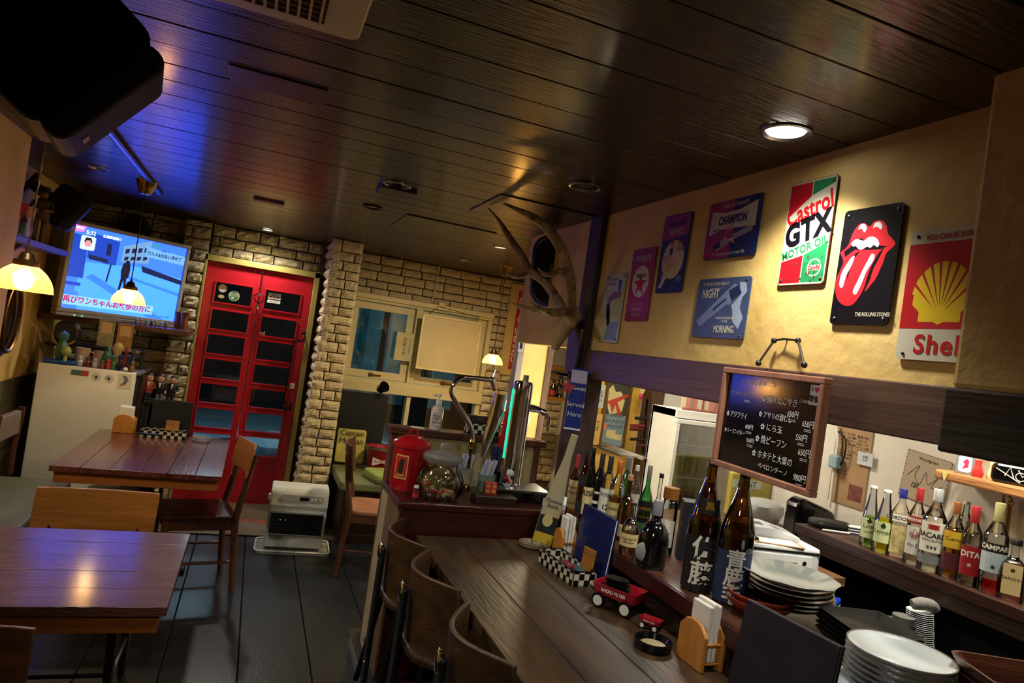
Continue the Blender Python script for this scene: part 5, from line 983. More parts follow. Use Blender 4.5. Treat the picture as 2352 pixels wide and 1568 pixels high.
b_('dumpy whisky bottle with cream neck band and cream label in front of the round green one', (1440, 1272), (1465, 1157), 46, L_, 'squat', CLR, BLACK, (WHISK, .42), [(.18, .42, LCR, .85, ('Single Barrel\nBourbon', .3, .06, INK))], caph=.05)
bt = b_('black round flagon bottle with a grey medallion and cream neck band', (1492, 1300), (1506, 1150), 76, L_, 'squat', DARKB, LGR, None, [], caph=.22)
G().sph(.034, T(-.022, -.040, .055) @ Matrix.Diagonal((1, .25, 1, 1)), 20).build('medallion', mk('medallion', '8d8f8c', .35, var=.1), bt, smooth=True)
t = thing('bottle_box', 'tall dark navy gift box behind the tall brown sake bottles', 'box', at(1577, 1283, 2, LZ), R(-28)); G().cb(.082, .082, .215, T(0, 0, .1075)).build('box', mk('box_navy', '15161f', .5), t, bevel=.002); text(t, 'lettering', 'THE\nWHISKY\nRESERVE\nSINGLE\nMALT', mk('box_txt', '4a4c5c', .5), T(-.01, -.0415, .11, 90), .010)
bottle('tall brown sake bottle with a black label lettered in white, gold band on the neck', (1598, 1352), (1638, 1060), 80, LZ, 'slope', BRN, BLACK, (thin('sake_dark', (.35, .2, .08), .02), .55), [(.02, .42, LBK, .95, ('佐\n藤', .235, .19, WHITE_, dict(bold=.02, lines=1.0))), (.60, .72, LBK, .4, ('黒', .66, .07, GOLD, dict(bold=.02)))], caph=.05, turn=10)
o = bpy.data.objects; tt = [x for x in o if x.name.startswith('bottle') and x.get('label', '').startswith('tall brown sake')][0]; G().lathe([(.0135, .345), (.0150, .325), (.0155, .31)][::-1], 18).build('neck_foil', GOLD, tt, smooth=True)
bottle('tall brown sake bottle with a navy label lettered in white, nearest the plates', (1672, 1380), (1700, 1084), 84, LZ, 'slope', BRN, BLACK, (thin('sake_dark', (.35, .2, .08), .02), .62), [(.02, .40, LNV, .95, ('青\n鹿\n毛', .205, .155, WHITE_, dict(bold=.02, lines=.85)))], caph=.05, turn=8)
# giant flat corona bottle sign
t = thing('bottle_sign', 'tall flat sign shaped like a pale beer bottle leaning on the post', 'sign', M=Matrix.Translation((1.26, 2.655, CZ)) @ Matrix.Rotation(R(-22), 4, 'Z') @ Matrix.Rotation(R(9), 4, 'Y'))
pf_ = [(.036, 0), (.042, .02), (.042, .17), (.038, .22), (.022, .34), (.016, .40), (.015, .50)]; G().prism([(x, y) for x, y in pf_]+[(-x, y) for x, y in pf_[::-1]], -.01, .01, T(0, 0, 0, 90)).build('body', mk('corona_body', 'a39a7c', .35, var=.08), t, bevel=.005)
G().prism([(-.041, .015), (.041, .015), (.041, .06), (-.041, .06)], .0105, .0115, T(0, 0, 0, 90)).build('print', mk('corona_yel', 'b39b2a', .4), t); G().prism([(-.041, .06), (.041, .06), (.041, .135), (-.041, .135)], .0105, .0115, T(0, 0, 0, 90)).build('print', mk('corona_blk', '1c2024', .4), t); G().prism(disc(-.004, .115, .022, 18, 1.2), .0116, .0122, T(0, 0, 0, 90)).build('print', mk('corona_cream', 'b8ac70', .4), t)
text(t, 'lettering', 'Corona\nExtra', mk('corona_ink', '3a4450', .5), T(0, -.0125, .19, 90), .022, bold=.01); 
# ------------------------------------------------------------ on the counter and the ledge
t = ashtray('small pale saucer ashtray at the far end of the bar counter', Vector((1.21, 2.64, CZ)), .055, mk('clay', '6f6552', .4), h=.02)
NH = Vector((1.295, 2.50, CZ)); napkins('narrow wooden napkin holder at the counter end beside the blue-tinted menu', NH, -88, .125, .08, .06)
menu('blue black menu standing on the counter beside the checkered tray', (1.308, 2.315, CZ), -89, .25, .245, card=False, tilt=5, m=mk('leather_tv_sheen', '16225a', .25, var=.2, bump=.6, bs=9))  # blue reflection of the television is put into the leather colour
checker_tray('checkered tray with lighters in front of the blue-tinted menu on the counter', (1.222, 2.32, CZ), -86, .27, .10)
wc = thing('wood_card', 'light wooden card standing in the tray before the blue-tinted menu', 'card', (1.268, 2.25, CZ+.01), R(-80)); G().box(-.035, .035, -.003, .003, .0, .11, T(0, 0, 0, -4)).build('card', OAK, wc, bevel=.002)
for i, (c, y, lb) in enumerate((('7a1f2a', 2.30, 'red folded lighter case lying in the counter tray'), ('2f5a66', 2.25, 'teal lighter lying in the counter tray'))):
    o = G().box(-.05, .05, -.015, .015, 0, .014).build('lighter', mk('lighter%d' % i, c, .35), None, bevel=.003); o.location = (1.215+.015*i, y, CZ+.035); o.rotation_euler = (0, R(6), R(80)); tag(o, lb, 'lighter')
def wagon(label, p, rz, s, full):
    t = thing('toy_wagon', label, 'toy', p, R(rz)); Z = .045*s
    g = G(); A_ = rr(.15*s, .085*s, .012*s, 3); B_ = rr(.165*s, .10*s, .014*s, 3); n = len(A_); vs = [(x, y, Z) for x, y in A_]+[(x, y, Z+.035*s) for x, y in B_]+[(x*.97, y*.96, Z+.035*s) for x, y in B_]+[(x*.95, y*.93, Z+.004*s) for x, y in A_]
    fs = [tuple(range(n))[::-1], tuple(range(3*n, 4*n))]+[(k*n+i, k*n+(i+1) % n, (k+1)*n+(i+1) % n, (k+1)*n+i) for k in range(3) for i in range(n)]; g.add(vs, fs).build('tub', mk('wagon_red', 'a31828', .3, coat=.3), t, smooth=True)
    for sx in (-1, 1):
        G().box(sx*.05*s-.006*s, sx*.05*s+.006*s, -.04*s, .04*s, .024*s, Z).build('axle', BLACKG, t)
        for sy in (-1, 1):
            w = G().lathe([(.008*s, -.007*s), (.024*s, -.007*s), (.026*s, 0), (.024*s, .007*s), (.008*s, .007*s)], 20, T(sx*.05*s, sy*.046*s, .026*s, 90)).build('wheel', BLACKG, t, smooth=True); G().cyl(.017*s, .003*s, 16, T(sx*.05*s, sy*.046*s+(.0085*s if sy > 0 else -.0055*s), .026*s, 90)).build('hub', WHITE_, w, smooth=True)
    g = G(); g.tube([(-.08*s, 0, .03*s), (-.12*s, 0, .05*s), (-.115*s, 0, .10*s)], .003*s, 6); g.build('handle', BLACKG, t)
    text(t, 'lettering', 'RADIO FLYER', WHITE_, T(0, -.048*s, Z+.018*s, 83), .015*s, bold=.02)
    return t
wp_ = (1.255, 1.98, CZ); wagon('red toy wagon loaded with small black dishes on the counter', wp_, -58, 1.0, 1)
for i in range(4): o = G().shell([(.001, .002), (.03, .0), (.042, .012), (.040, .012), (.028, .004), (.001, .005)], 24).build('small_dish', mk('dish_black', '1e201e', .2, coat=.3), None, smooth=True); o.location = (1.255, 1.99+.006*i, CZ+.055+.0095*i); o.rotation_euler = (R(6-3*i), R(-8+4*i), 0); tag(o, ['lowest', 'second', 'third', 'topmost'][i]+' small black dish stacked in the red toy wagon', 'dish', 'small dishes in the toy wagon')
wagon('tiny red toy wagon beside the black dish at the lower centre', (1.29, 1.83, CZ), -55, .42, 0)
t = ashtray('round black ashtray with a pale printed centre beside the near napkin holder', Vector((1.215, 1.70, CZ)), .056, BLACKG, mk('ash_print', '9c8c62', .5), .026)
napkins('large rounded wooden napkin holder near the bottom of the picture', (1.305, 1.598, CZ), -88, .13, .115, .066)
menu('large navy menu standing on the counter at the bottom, nearest the camera', (1.225, 1.24, CZ), -84, .27, .275, card=False, tilt=8, m=mk('leather_navy', '0e1224', .4, var=.2, bump=.4, bs=8))
# plates on the ledge
def plate_(label, p, r, m, wav=0, sq=0, h=.022, rim=None, tilt=(0, 0), group=None, name='plate', ky=1):
    t = thing(name, label, 'plate', p, 0, group); t.rotation_euler = (R(tilt[0]), R(tilt[1]), R(20) if sq else 0)
    tw_ = (lambda a, j: wav*math.cos(a*9) if j in (2, 3) else 0) if wav else None
    G().lathe([(r*.55, 0), (r*.62, .002), (r*.97, h*.85), (r, h), (r*.97, h+.001), (r*.62, .007), (.001, .006)], 60 if wav else 40, sq=sq, ky=ky, twist=tw_).build('body', m, t, smooth=True)
    if rim: g = G(); g.tube([(r*.985*math.cos(2*PI*i/48), r*.985*math.sin(2*PI*i/48)*ky, h+.0005) for i in range(49)], .0022, 6); g.build('rim', rim, t, smooth=True)
    return t
CEL = mk('celadon', '8f9690', .12, var=.05, coat=.4); BRG = mk('brown_glaze', '4a1c12', .12, var=.3, coat=.4); RDG = mk('red_glaze', '8a3322', .12, var=.15, coat=.4); BKG = mk('black_glaze', '15110e', .12, coat=.4); WHG = mk('white_glaze', 'b9c2c4', .12, var=.03, coat=.4); GRYR = mk('grey_rim', '6d655b', .3)
c = Vector((1.60, 1.61, LZ)); S1 = 'stack of large plates on the ledge'
plate_('wide red glazed bowl at the bottom of the plate stack, sticking out on the left', c+Vector((-.10, .0, .0)), .10, RDG, h=.045, group=S1, name='bowl'); plate_('second red glazed bowl under the plate stack', c+Vector((-.095, .0, .016)), .10, RDG, h=.045, group=S1, name='bowl')
for i, (m, lb) in enumerate(((BKG, 'black glazed plate, lowest of the big plate stack'), (BKG, 'black glazed plate, second from the bottom of the stack'), (BRG, 'dark brown plate in the middle of the stack'), (BKG, 'black plate just under the upper brown plate'), (BRG, 'reddish brown plate directly under the pale wavy one'))):
    plate_(lb, c+Vector((random.uniform(-.004, .004), random.uniform(-.004, .004), .028+i*.0125)), .132, m, h=.026, group=S1)
plate_('pale grey green wavy edged plate on top of the stack', c+Vector((0, 0, .095)), .142, CEL, wav=.022, h=.028, group=S1)
# square black trays
tp = Vector((1.655, 1.36, LZ))
for i in range(5):
    t = thing('square_tray', ['lowest', 'second', 'middle', 'fourth', 'topmost'][i]+' shallow square black tray in the stack behind the near menu', 'tray', tp+Vector((0, 0, .002+i*.014)), R(-14), 'stacked black trays'); w = .10
    g = G(); A_, B_ = rr(w*1.6, w*1.6, .012, 4), rr(w*2, w*2, .016, 4); n = len(A_); vs = [(x, y, 0) for x, y in A_]+[(x, y, .022) for x, y in B_]+[(x*.97, y*.97, .022) for x, y in B_]+[(x*.97, y*.97, .005) for x, y in A_]
    g.add(vs, [tuple(range(n))[::-1], tuple(range(3*n, 4*n))]+[(k*n+j, k*n+(j+1) % n, (k+1)*n+(j+1) % n, (k+1)*n+j) for k in range(3) for j in range(n)]).build('body', mk('tray_black', '141415', .3, var=.1), t, smooth=True)
wp2_ = Vector((1.53, 1.165, LZ)); S2 = 'stack of white plates'
for i in range(6): plate_(['bottom', 'second lowest', 'third', 'fourth', 'fifth'][i] + ' white oval plate in the stack at the lower right' if i < 5 else 'topmost glossy white oval plate at the lower right', wp2_+Vector((.0, .004*(i % 2), -.06+i*.0155)) if False else wp2_+Vector((0, 0, .002+i*.0135)), .118, WHG, h=.024, rim=GRYR, group=S2)
t = thing('white_tray', 'flat rectangular white dish under the white plates', 'dish', wp2_+Vector((-.02, .01, 0)), R(-12)); 
G().box(-.13, .12, -.10, .10, -.0, .0018).build('body', WHG, t)
# wooden bowls
WB = wood('bowl_wood', '34190f', '542c1b', 0, .3, 1.2); bp_ = Vector((1.68, .965, LZ))
for i in range(3):
    t = thing('wooden_bowl', ['lowest dark square wooden bowl at the lower right corner', 'second dark square wooden bowl at the lower right corner', 'topmost dark square wooden bowl at the lower right corner'][i], 'bowl', bp_+Vector((0, .004*i, .003+i*.03)), R(-22), 'stacked wooden bowls'); w = .115
    A_, B_ = rr(w*1.5, w*1.5, .03, 6), rr(w*2, w*2, .035, 6); n = len(A_); vs = [(x, y, 0) for x, y in A_]+[(x, y, .055) for x, y in B_]+[(x*.93, y*.93, .055) for x, y in B_]+[(x*.9, y*.9, .009) for x, y in A_]
    G().add(vs, [tuple(range(n))[::-1], tuple(range(3*n, 4*n))]+[(k*n+j, k*n+(j+1) % n, (k+1)*n+(j+1) % n, (k+1)*n+j) for k in range(3) for j in range(n)]).build('body', WB, t, smooth=True)
# ------------------------------------------------------------ kitchen
bc = thing('back_counter', 'dark brown back counter carrying the lit spirit bottles', 'counter', (0, 0, 0))
G().box(2.5, 2.93, .3, 2.52, .955, 1.0).build('top', wood('bc_wood', '23130f', '3a221a', 1, .3, 1), bc, bevel=.004); G().box(2.505, 2.52, .3, 2.50, .90, .954).build('edge', DARKW, bc)
for y in (2.49, 1.45, .6): G().box(2.52, 2.92, y-.02, y+.02, .2, .954).build('upright', DARKW, bc)
G().box(2.90, 2.93, .3, 2.5, .2, .954).build('back_panel', BLACK, bc); G().box(2.52, 2.90, .6, 2.47, .55, .57).build('shelf', DARKW, bc)
kc = thing('kitchen_worktop', 'dark low worktop inside the kitchen behind the plate stacks', 'worktop', (0, 0, 0)); G().box(1.90, 2.46, .3, 2.15, .70, .73).build('top', DARKW, kc, bevel=.004); G().box(1.95, 2.44, .35, 2.12, .2, .70).build('base', BLACK, kc)
ks = thing('side_counter', 'brown wooden side counter under the white receipt printer', 'counter', (0, 0, 0)); q1 = at(1760, 1292, 0, 2.2); SZ = q1.z
G().prism([(1.96, 2.18), (2.48, 2.18), (2.48, 2.56), (2.93, 2.56), (2.93, 3.25), (1.96, 3.25)], SZ-.04, SZ).build('top', wood('sc_wood', '4a3320', '6e4f33', 0, .45, 1), ks, bevel=.003); G().box(2.0, 2.9, 2.6, 3.2, .2, SZ-.041).build('base', DARKW, ks)
BA = 'spirit bottles on the back counter'
def c_(*a, **k): t = bottle(*a, **k); t['group'] = BA; return t
LIME = thin('lime_cordial', (.42, .68, .16), .04); LEM = thin('lemon_cordial', (.93, .95, .10), .04); WAT = thin('spirit', (.86, .88, .80), .05); GOLDL = thin('gold_tequila', (.78, .50, .12), .06); REDL = thin('red_bitter', (.9, .10, .05), .05)
LOV = mk('l_oval', 'b9c694', .5); LRW = mk('l_pale', 'c4c4ba', .5)
c_('clear bottle of green lime cordial with an oval label, leftmost on the back counter', (1990, 1253), (2008, 1117), 37, 1.0, 'carafe', CLR, WHITE_, (LIME, .50), [(.15, .47, LOV, .75, ('Lime', .34, .10, INK), ('♣', .43, .08, INK), ('cordial', .25, .05, INK))], caph=.035)
c_('clear bottle of bright yellow lemon cordial with an oval label', (2021, 1267), (2040, 1127), 42, 1.0, 'carafe', CLR, WHITE_, (LEM, .56), [(.17, .50, LOV, .7, ('Lemon', .34, .10, INK), ('♣', .44, .08, INK))], caph=.035)
c_('clear gin bottle with a blue cap and a pale label over a patterned body', (2056, 1276), (2074, 1124), 43, 1.0, 'std', CLR, mk('cap_blue', '1c2470', .35), (WAT, .55), [(.52, .62, LWH, .8, ("GORDON'S", .57, .07, INK, dict(bold=.02))), (.06, .46, mk('l_floral', 'a89a6a', .5, var=.5, vs=60), .75)], sq=4, ky=.7, caph=.14, capr=1.25)
c_('clear vodka bottle with a red cap and a red banner label', (2092, 1294), (2110, 1122), 40, 1.0, 'std', CLR, LRD, (WAT, .6), [(.54, .63, LRD, .8, ('SMIRNOFF', .585, .06, WHITE_, dict(bold=.02))), (.14, .50, LRW, .7, ('⚜', .40, .14, LRD), ('No.21', .26, .06, INK))], caph=.17, capr=1.25)
c_('white rum bottle with a silver cap and a round red emblem on a white label', (2132, 1309), (2155, 1125), 55, 1.0, 'std', CLR, mk('cap_silver', 'b9bfc6', .3, .5), (WAT, .5), [(.24, .60, LWH, .8, ('BACARDÍ', .44, .085, INK, dict(bold=.03)), ('CARTA BLANCA', .38, .035, INK), ('❦❦❦', .30, .05, INK)), (.10, .20, LGR, .8), (.515, .575, LRD, .28)], caph=.15, capr=1.2)
c_('golden tequila bottle with a copper cap and a yellow arched label', (2178, 1325), (2203, 1155), 46, 1.0, 'std', CLR, mk('cap_copper', 'a06a3a', .3, .6), (GOLDL, .68), [(.40, .62, mk('l_gold', 'c9a52a', .5), .7, ('Cuervo', .52, .07, INK, dict(shear=.2))), (.12, .34, mk('l_maroon', '4a1a22', .5), .85)], caph=.16)
c_('second golden bottle just behind the tequila, with a white stopper', (2204, 1288), (2222, 1152), 40, 1.0, 'std', CLR, WHITE_, (GOLDL, .55), [], caph=.06)
c_('clear lychee liqueur bottle with a red capsule and a tall red label', (2219, 1342), (2245, 1165), 47, 1.0, 'std', CLR, LRD, (WAT, .5), [(.14, .50, LRD, .62, ('DITA', .40, .10, LWH, dict(bold=.02)), ('❀', .27, .06, LWH))], caph=.21, capr=1.3)
c_('clear bottle with a last measure of red bitter and a black banner label', (2272, 1360), (2296, 1157), 56, 1.0, 'std', CLR, mk('cap_sage', '8f8a5c', .4), (REDL, .16), [(.46, .56, LBK, .85, ('CAMPARI', .51, .075, LWH, dict(bold=.03))), (.24, .455, mk('l_ice', 'a9bac0', .5), .8, ('◉', .30, .05, LNV))], caph=.22, capr=1.2)
c_('clear bottle with a black cap half hidden behind the bitter bottle', (2284, 1302), (2306, 1162), 34, 1.0, 'std', CLR, BLACK, None, [], caph=.08)
c_('square amber liqueur bottle with a flat black stopper and a cream label, rightmost', (2318, 1374), (2337, 1240), 58, 1.0, 'squat', CLR, BLACK, (thin('amaretto', (.62, .20, .05), .05), .58), [(.10, .60, LCR, .7, ('DISARONNO', .36, .07, INK), ('❁', .5, .08, INK))], sq=5, caph=.10, capr=1.6)
# things on the wall behind
X = 2.944
def wallpaper(name, label, cat, tl, br_, X, m, rot=0, txts=()):
    a, b = at(*tl, 0, X), at(*br_, 0, X); w, h = abs(a.y-b.y), abs(a.z-b.z); M = Matrix(((0, 0, -1, X), (-1, 0, 0, (a.y+b.y)/2), (0, 1, 0, (a.z+b.z)/2), (0, 0, 0, 1))) @ Matrix.Rotation(R(rot), 4, 'Z')
    t = thing(name, label, cat, M=M); G().box(-w/2, w/2, -h/2, h/2, 0, .0015).build('sheet', m, t)
    for s_, u, v, sz, *k in txts: text(t, 'lettering', s_, k[0] if k else INK, T((u-.5)*w, (.5-v)*h, .002), sz*h, lines=1)
    return t, w, h
t, w, h = wallpaper('menu_sheet', 'long brown paper with rows of small handwriting on the kitchen wall', 'paper', (1925, 975), (1982, 1172), X, KRAFT, 0, [('生ビール 550\nハイボール 480\nレモンサワー\nウーロン茶 300\nコーラ\nジンジャーエール\n日本酒 600\n焼酎 500', .30, .25, .045), ('梅酒 450\nカシス\nカルーア\nワイン 500\nグラス\nボトル', .75, .22, .045), ('おつまみ\n枝豆 300\nチーズ', .3, .62, .04)])
G().box(w*.05, w*.42, -h*.42, -h*.22, .0016, .0025).build('picture', mk('photo_red', '6b332a', .5, var=.5, vs=30), t)
wallpaper('small_note', 'small white note pinned over the brown menu paper', 'paper', (1972, 1035), (2003, 1073), X-.012, mk('note_grey', 'b9bcc0', .7), 0, [('お知\nらせ', .5, .5, .25)])
t, w, h = wallpaper('autograph_board', 'large square card with dashed edge and a signature, behind the lit bottles', 'card', (2082, 1034), (2170, 1170), X, mk('sign_card', 'a3937c', .7, var=.03), -6, [('Woodgreen', .5, .12, .09), ('北海道\n札幌市', .32, .70, .06)])
g = G()
for i in range(14):
    u = -w/2+w*(i+.2)/14; g.box(u, u+w*.035, h/2-.003, h/2, .0016, .002); g.box(u, u+w*.035, -h/2, -h/2+.003, .0016, .002); v = -h/2+h*(i+.2)/14; g.box(-w/2, -w/2+.003, v, v+h*.035, .0016, .002); g.box(w/2-.003, w/2, v, v+h*.035, .0016, .002)
g.build('dashed_border', INK, t); G().tube(smoothpath([(-.09, -.01, .002), (-.04, .05, .002), (-.05, .0, .002), (-.02, -.03, .002), (.0, .03, .002), (.02, -.02, .002), (.06, .02, .002), (.04, -.03, .002), (.09, -.01, .002)], 6), .0012, 4).build('signature', INK, t)
ec = thing('extension_cable', 'white cable with a pale blue plug hanging down beside the blackboard', 'cable', (0, 0, 0)); G().tube(smoothpath([at(x, y, 0, 2.92) for x, y in ((1921, 975), (1925, 1010), (1918, 1060), (1912, 1110), (1905, 1165))], 5), .008, 8).build('cable', WHITE_, ec, smooth=True); q_ = at(1918, 1060, 0, 2.91); G().cb(.04, .06, .07, Matrix.Translation(q_)).build('plug', mk('plug_blue', '7f9ca8', .4), ec, bevel=.01); G().tube(smoothpath([at(x, y, 0, 2.915) for x, y in ((1925, 990), (1942, 1010), (1940, 1045), (1930, 1068))], 5), .004, 6).build('thin_cable', DKMET, ec)
ws_ = thing('wall_shelf', 'rough edged light wooden wall shelf above the lit bottles, with a plectrum on its edge', 'shelf', (0, 0, 0)); a = at(2146, 1082, 0, 2.74); SHZ = a.z
G().box(2.74, 2.94, .4, a.y, SHZ-.028, SHZ+.012).build('board', wood('shelf_light', '7a4a2a', 'b5824c', 1, .5, 1), ws_, bevel=.008); G().prism([(-.014, .016), (.014, .016), (.004, -.018), (-.004, -.018)], 0, .002, Matrix(((0, 0, -1, 2.738), (-1, 0, 0, a.y-.05), (0, 1, 0, SHZ-.008), (0, 0, 0, 1)))).build('plectrum', mk('plectrum', 'b8b06a', .4), ws_, bevel=.0008)
g = G(); g.tube(smoothpath([(2.90, a.y-.20, SHZ-.12), (2.88, a.y-.20, SHZ-.05), (2.86, a.y-.22, SHZ-.035), (2.85, a.y-.25, SHZ-.05), (2.86, a.y-.25, SHZ-.07), (2.87, a.y-.235, SHZ-.065)], 5), .005, 6); g.tube([(2.925, a.y-.20, SHZ-.2), (2.925, a.y-.20, SHZ-.06)], .009, 8); g.build('bracket', BRASS, ws_, smooth=True)
SH = SHZ+.012
t = thing('picture_card', 'small grey framed card with a red print standing on the wall shelf', 'card', (2.80, a.y-.085, SH), R(-60)); G().box(-.032, .032, -.012, .012, 0, .085).build('frame', LGR, t, bevel=.003); G().prism(rr(.046, .068, .012, 4, 0, .043), .0121, .0126, T(0, 0, 0, 90)).build('print', PAPER, t); G().prism([(-.01, .02), (.012, .03), (.014, .055), (.004, .065), (-.008, .05), (.0, .04)], .0127, .0131, T(0, 0, 0, 90)).build('print', mk('print_red', 'b8305a', .5), t)
t = thing('salt_figures', 'pair of small cream and red ceramic shakers on the wall shelf', 'figure', (2.80, a.y-.165, SH), R(-60))
for i, xx in enumerate((-.022, .028)): G().lathe([(.018, 0), (.022, .015), (.016, .04), (.012, .05), (.014, .065), (.009, .078), (.001, .08)], 16, T(xx, 0, 0)).build('shaker', mk('shaker_%d' % i, ('b0302a', 'c9b08a')[i], .25), t, smooth=True); G().sph(.013, T(xx, 0, .072), 12).build('top', mk('shaker_top', 'd9cbb0', .3), t, smooth=True)
t = thing('printed_hat', 'black printed cap with white line drawing at the right end of the wall shelf', 'cap', (2.80, a.y-.27, SH), R(-60)); G().prism(rr(.13, .075, .02, 5, 0, .038), -.02, .02, T(0, 0, 0, 90)).build('body', BLACKG, t, bevel=.01)
g = G()
for p_ in ([(-.05, .055), (.03, .012)], [(-.02, .03), (-.005, .065), (.01, .022)], [(.02, .06), (.035, .035), (.05, .055)]): g.tube([(x, -.0215, z) for x, z in p_], .0022, 5)
for k in range(12): b = k*PI/6; g.tube([(.03+.016*math.cos(b), -.0215, .035+.016*math.sin(b)), (.03+.016*math.cos(b+PI/6), -.0215, .035+.016*math.sin(b+PI/6))], .0018, 4)
g.build('print', WHITE_, t)
# pouch, tissue box, papers on the back counter
t = thing('pouch', 'flat black pouch lying on the near left end of the back counter', 'pouch', at(1905, 1212, 2, 1.0), R(-20)); G().prism(rr(.20, .11, .05, 6), 0, .035).build('body', BLACK, t, bevel=.015); G().box(-.06, -.05, -.03, -.02, .035, .037).build('tag', STEEL, t)
t = thing('tissue_box', 'orange tissue box with white and blue flowers behind the black pouch', 'box', (2.86, 2.30, 1.0), R(-80)); G().cb(.20, .10, .055, T(0, 0, .0275)).build('box', mk('tissue_orange', 'b5622c', .5), t, bevel=.003)
g, g2 = G(), G()
for cx_, cz_ in ((-.07, .04), (-.045, .022), (-.02, .038), (-.07, .012)):
    for k in range(5): b = k*2*PI/5; g.cyl(.006, .001, 8, T(cx_+.008*math.cos(b), -.0502, cz_+.008*math.sin(b), 90))
    g2.cyl(.004, .0015, 8, T(cx_, -.0502, cz_, 90))
g.build('flower', WHITE_, t); g2.build('flower_centre', LNV, t); text(t, 'lettering', 'nepia', WHITE_, T(.05, -.051, .03, 90), .02)
t = thing('paper_stack', 'small stack of folded cards beside the lime bottle', 'cards', at(1962, 1225, 2, 1.0), R(-25))
for k in range(6): G().box(-.035+.002*(k % 2), .035, -.025, .025, k*.006, k*.006+.004).build('card', PAPER if k % 2 else LNV, t)
t = thing('pen', 'white pen lying in front of the black pouch', 'pen', at(1920, 1222, 2, 1.004)); G().tube([(-.06, .02, .004), (.06, -.02, .004)], .004, 8).build('barrel', WHITE_, t, smooth=True); G().tube([(.06, -.02, .004), (.068, -.0227, .004)], .0025, 8).build('tip', STEEL, t)
# receipt printer, card terminal, bags
q1 = Vector((2.24, 2.40, SZ)); t = thing('receipt_printer', 'white cash drawer style printer on the side counter behind the sake bottles', 'printer', q1, R(-12))
G().prism(rr(.34, .30, .03, 4), 0, .10).build('body', mk('printer_white', 'b9bfc4', .35), t, bevel=.01); G().box(-.17, .12, -.158, -.15, .015, .07).build('drawer', mk('printer_white2', 'c9ced2', .3), t, bevel=.003); G().box(-.15, .05, -.1600, -.1575, .034, .040).build('slot', BLACK, t); G().cyl(.009, .003, 14, T(.085, -.157, .04, 90)).build('lock', DKMET, t, smooth=True); G().box(-.165, .165, -.152, -.148, .076, .086).build('gap', BLACK, t)
t = thing('card_terminal', 'white desk calculator like terminal on top of the white printer', 'terminal', q1+Vector((.04, .04, .10)), R(-20)); g = G(); g.prism([(-.10, 0), (.10, 0), (.10, .02), (-.02, .045), (-.10, .045)], -.09, .09, T(0, 0, 0, 90)); g.build('body', MATS['printer_white'], t, bevel=.004); G().box(-.085, -.045, -.03, .02, .0455, .047).build('display', BLACKG, t)
for i in range(4):
    for j in range(3): G().box(.0+i*.02, .014+i*.02, -.06+j*.03, -.04+j*.03, .022, .041-i*.0055).build('key', LGR, t, bevel=.001)
t = thing('clipboard', 'brown clipboard with white paper leaning on the terminal', 'clipboard', q1+Vector((-.03, -.09, .10)), R(-20)); G().box(-.11, .10, -.05, .05, 0, .004).build('board', KRAFT, t); G().box(-.09, .08, -.045, .045, .0041, .006).build('paper', PAPER, t); G().box(-.112, -.09, -.02, .02, .004, .014).build('clip', BLACK, t, bevel=.002)
t = thing('plastic_bag', 'bulging translucent white plastic bag with a yellow band behind the printer', 'bag', (2.74, 3.04, SZ)); vs = []; 
G().lathe([(.10, 0), (.15, .03), (.16, .07), (.15, .11), (.11, .13), (.06, .14), (.02, .142)], 24, ky=.6, twist=lambda a, j: .07*math.sin(a*5+j*1.3)+.03*math.sin(a*11+j)).build('bag', mk('bag_white', '9d9f9a', .4, var=.12, vs=8), t, smooth=True)
t = thing('yellow_packet', 'flat yellow packet with a pale label lettered in black, above the plastic bag', 'packet', (2.80, 3.20, SZ+.0)); G().box(-.15, .14, -.02, .02, .0, .25).build('packet', mk('yel_packet', 'a39440', .5, var=.15), t, bevel=.01); G().box(-.14, .06, -.024, -.0205, .165, .21).build('label', mk('pack_lab', 'a9b5a8', .5), t); text(t, 'lettering', 'レENT', INK, T(-.05, -.0245, .187, 90, 0), .05, shear=.2)
t = thing('shoulder_bag', 'black shiny handbag between the plastic bag and the kitchen wall', 'bag', (2.80, 2.72, SZ)); G().prism([(-.14, 0), (.12, 0), (.13, .12), (.10, .17), (-.10, .23), (-.14, .20)], -.05, .05, T(0, 0, 0, 90)).build('body', BLACKG, t, bevel=.02); G().prism([(-.06, .10), (.10, .02), (.12, .03), (-.04, .16)], .051, .056, T(0, 0, 0, 90)).build('flap', mk('bag_brown', '3a201c', .5), t)
# chiller, curtain, framed poster, knives
kp = at(1600, 945, 1, 3.9)
t = thing('glass_chiller', 'tall white glass-door chiller with beer mugs on wire shelves, seen through the hatch', 'chiller', (2.585, 3.50, 0)); W2, H0, H1 = .168, .80, 1.41
Mz = T(0, 0, 0)
for nm, b in (('side_panel', (-W2, -W2+.02, -.02, .24)), ('side_panel', (W2-.02, W2, -.02, .24))): G().box(b[0], b[1], b[2], b[3], .2, H1).build(nm, WHITE_, t, bevel=.003)
G().box(-W2, W2, -.03, .24, H1-.05, H1).build('top_panel', WHITE_, t, bevel=.004); G().box(-W2, W2, .22, .24, .2, H1).build('back_panel', mk('chill_in', 'a9adb0', .5), t)
d = G(); frame(d, -W2, W2, .25, H1-.055, .028, -.045, -.02); do = d.build('door_frame', WHITE_, t, bevel=.004); G().box(-W2+.026, W2-.026, -.036, -.032, .28, H1-.085).build('pane', CLEAR, do)
for z in (1.20, 1.0, .8, .6): 
    g = G(); g.tube([(-W2+.02, -.01, z), (W2-.02, -.01, z)], .004, 6)
    for k in range(12): g.tube([(-W2+.03+k*.0245, -.01, z), (-W2+.03+k*.0245, .2, z)], .0015, 4)
    g.build('wire_shelf', mk('wire_white', 'c4c8ca', .4), t)
k = 0
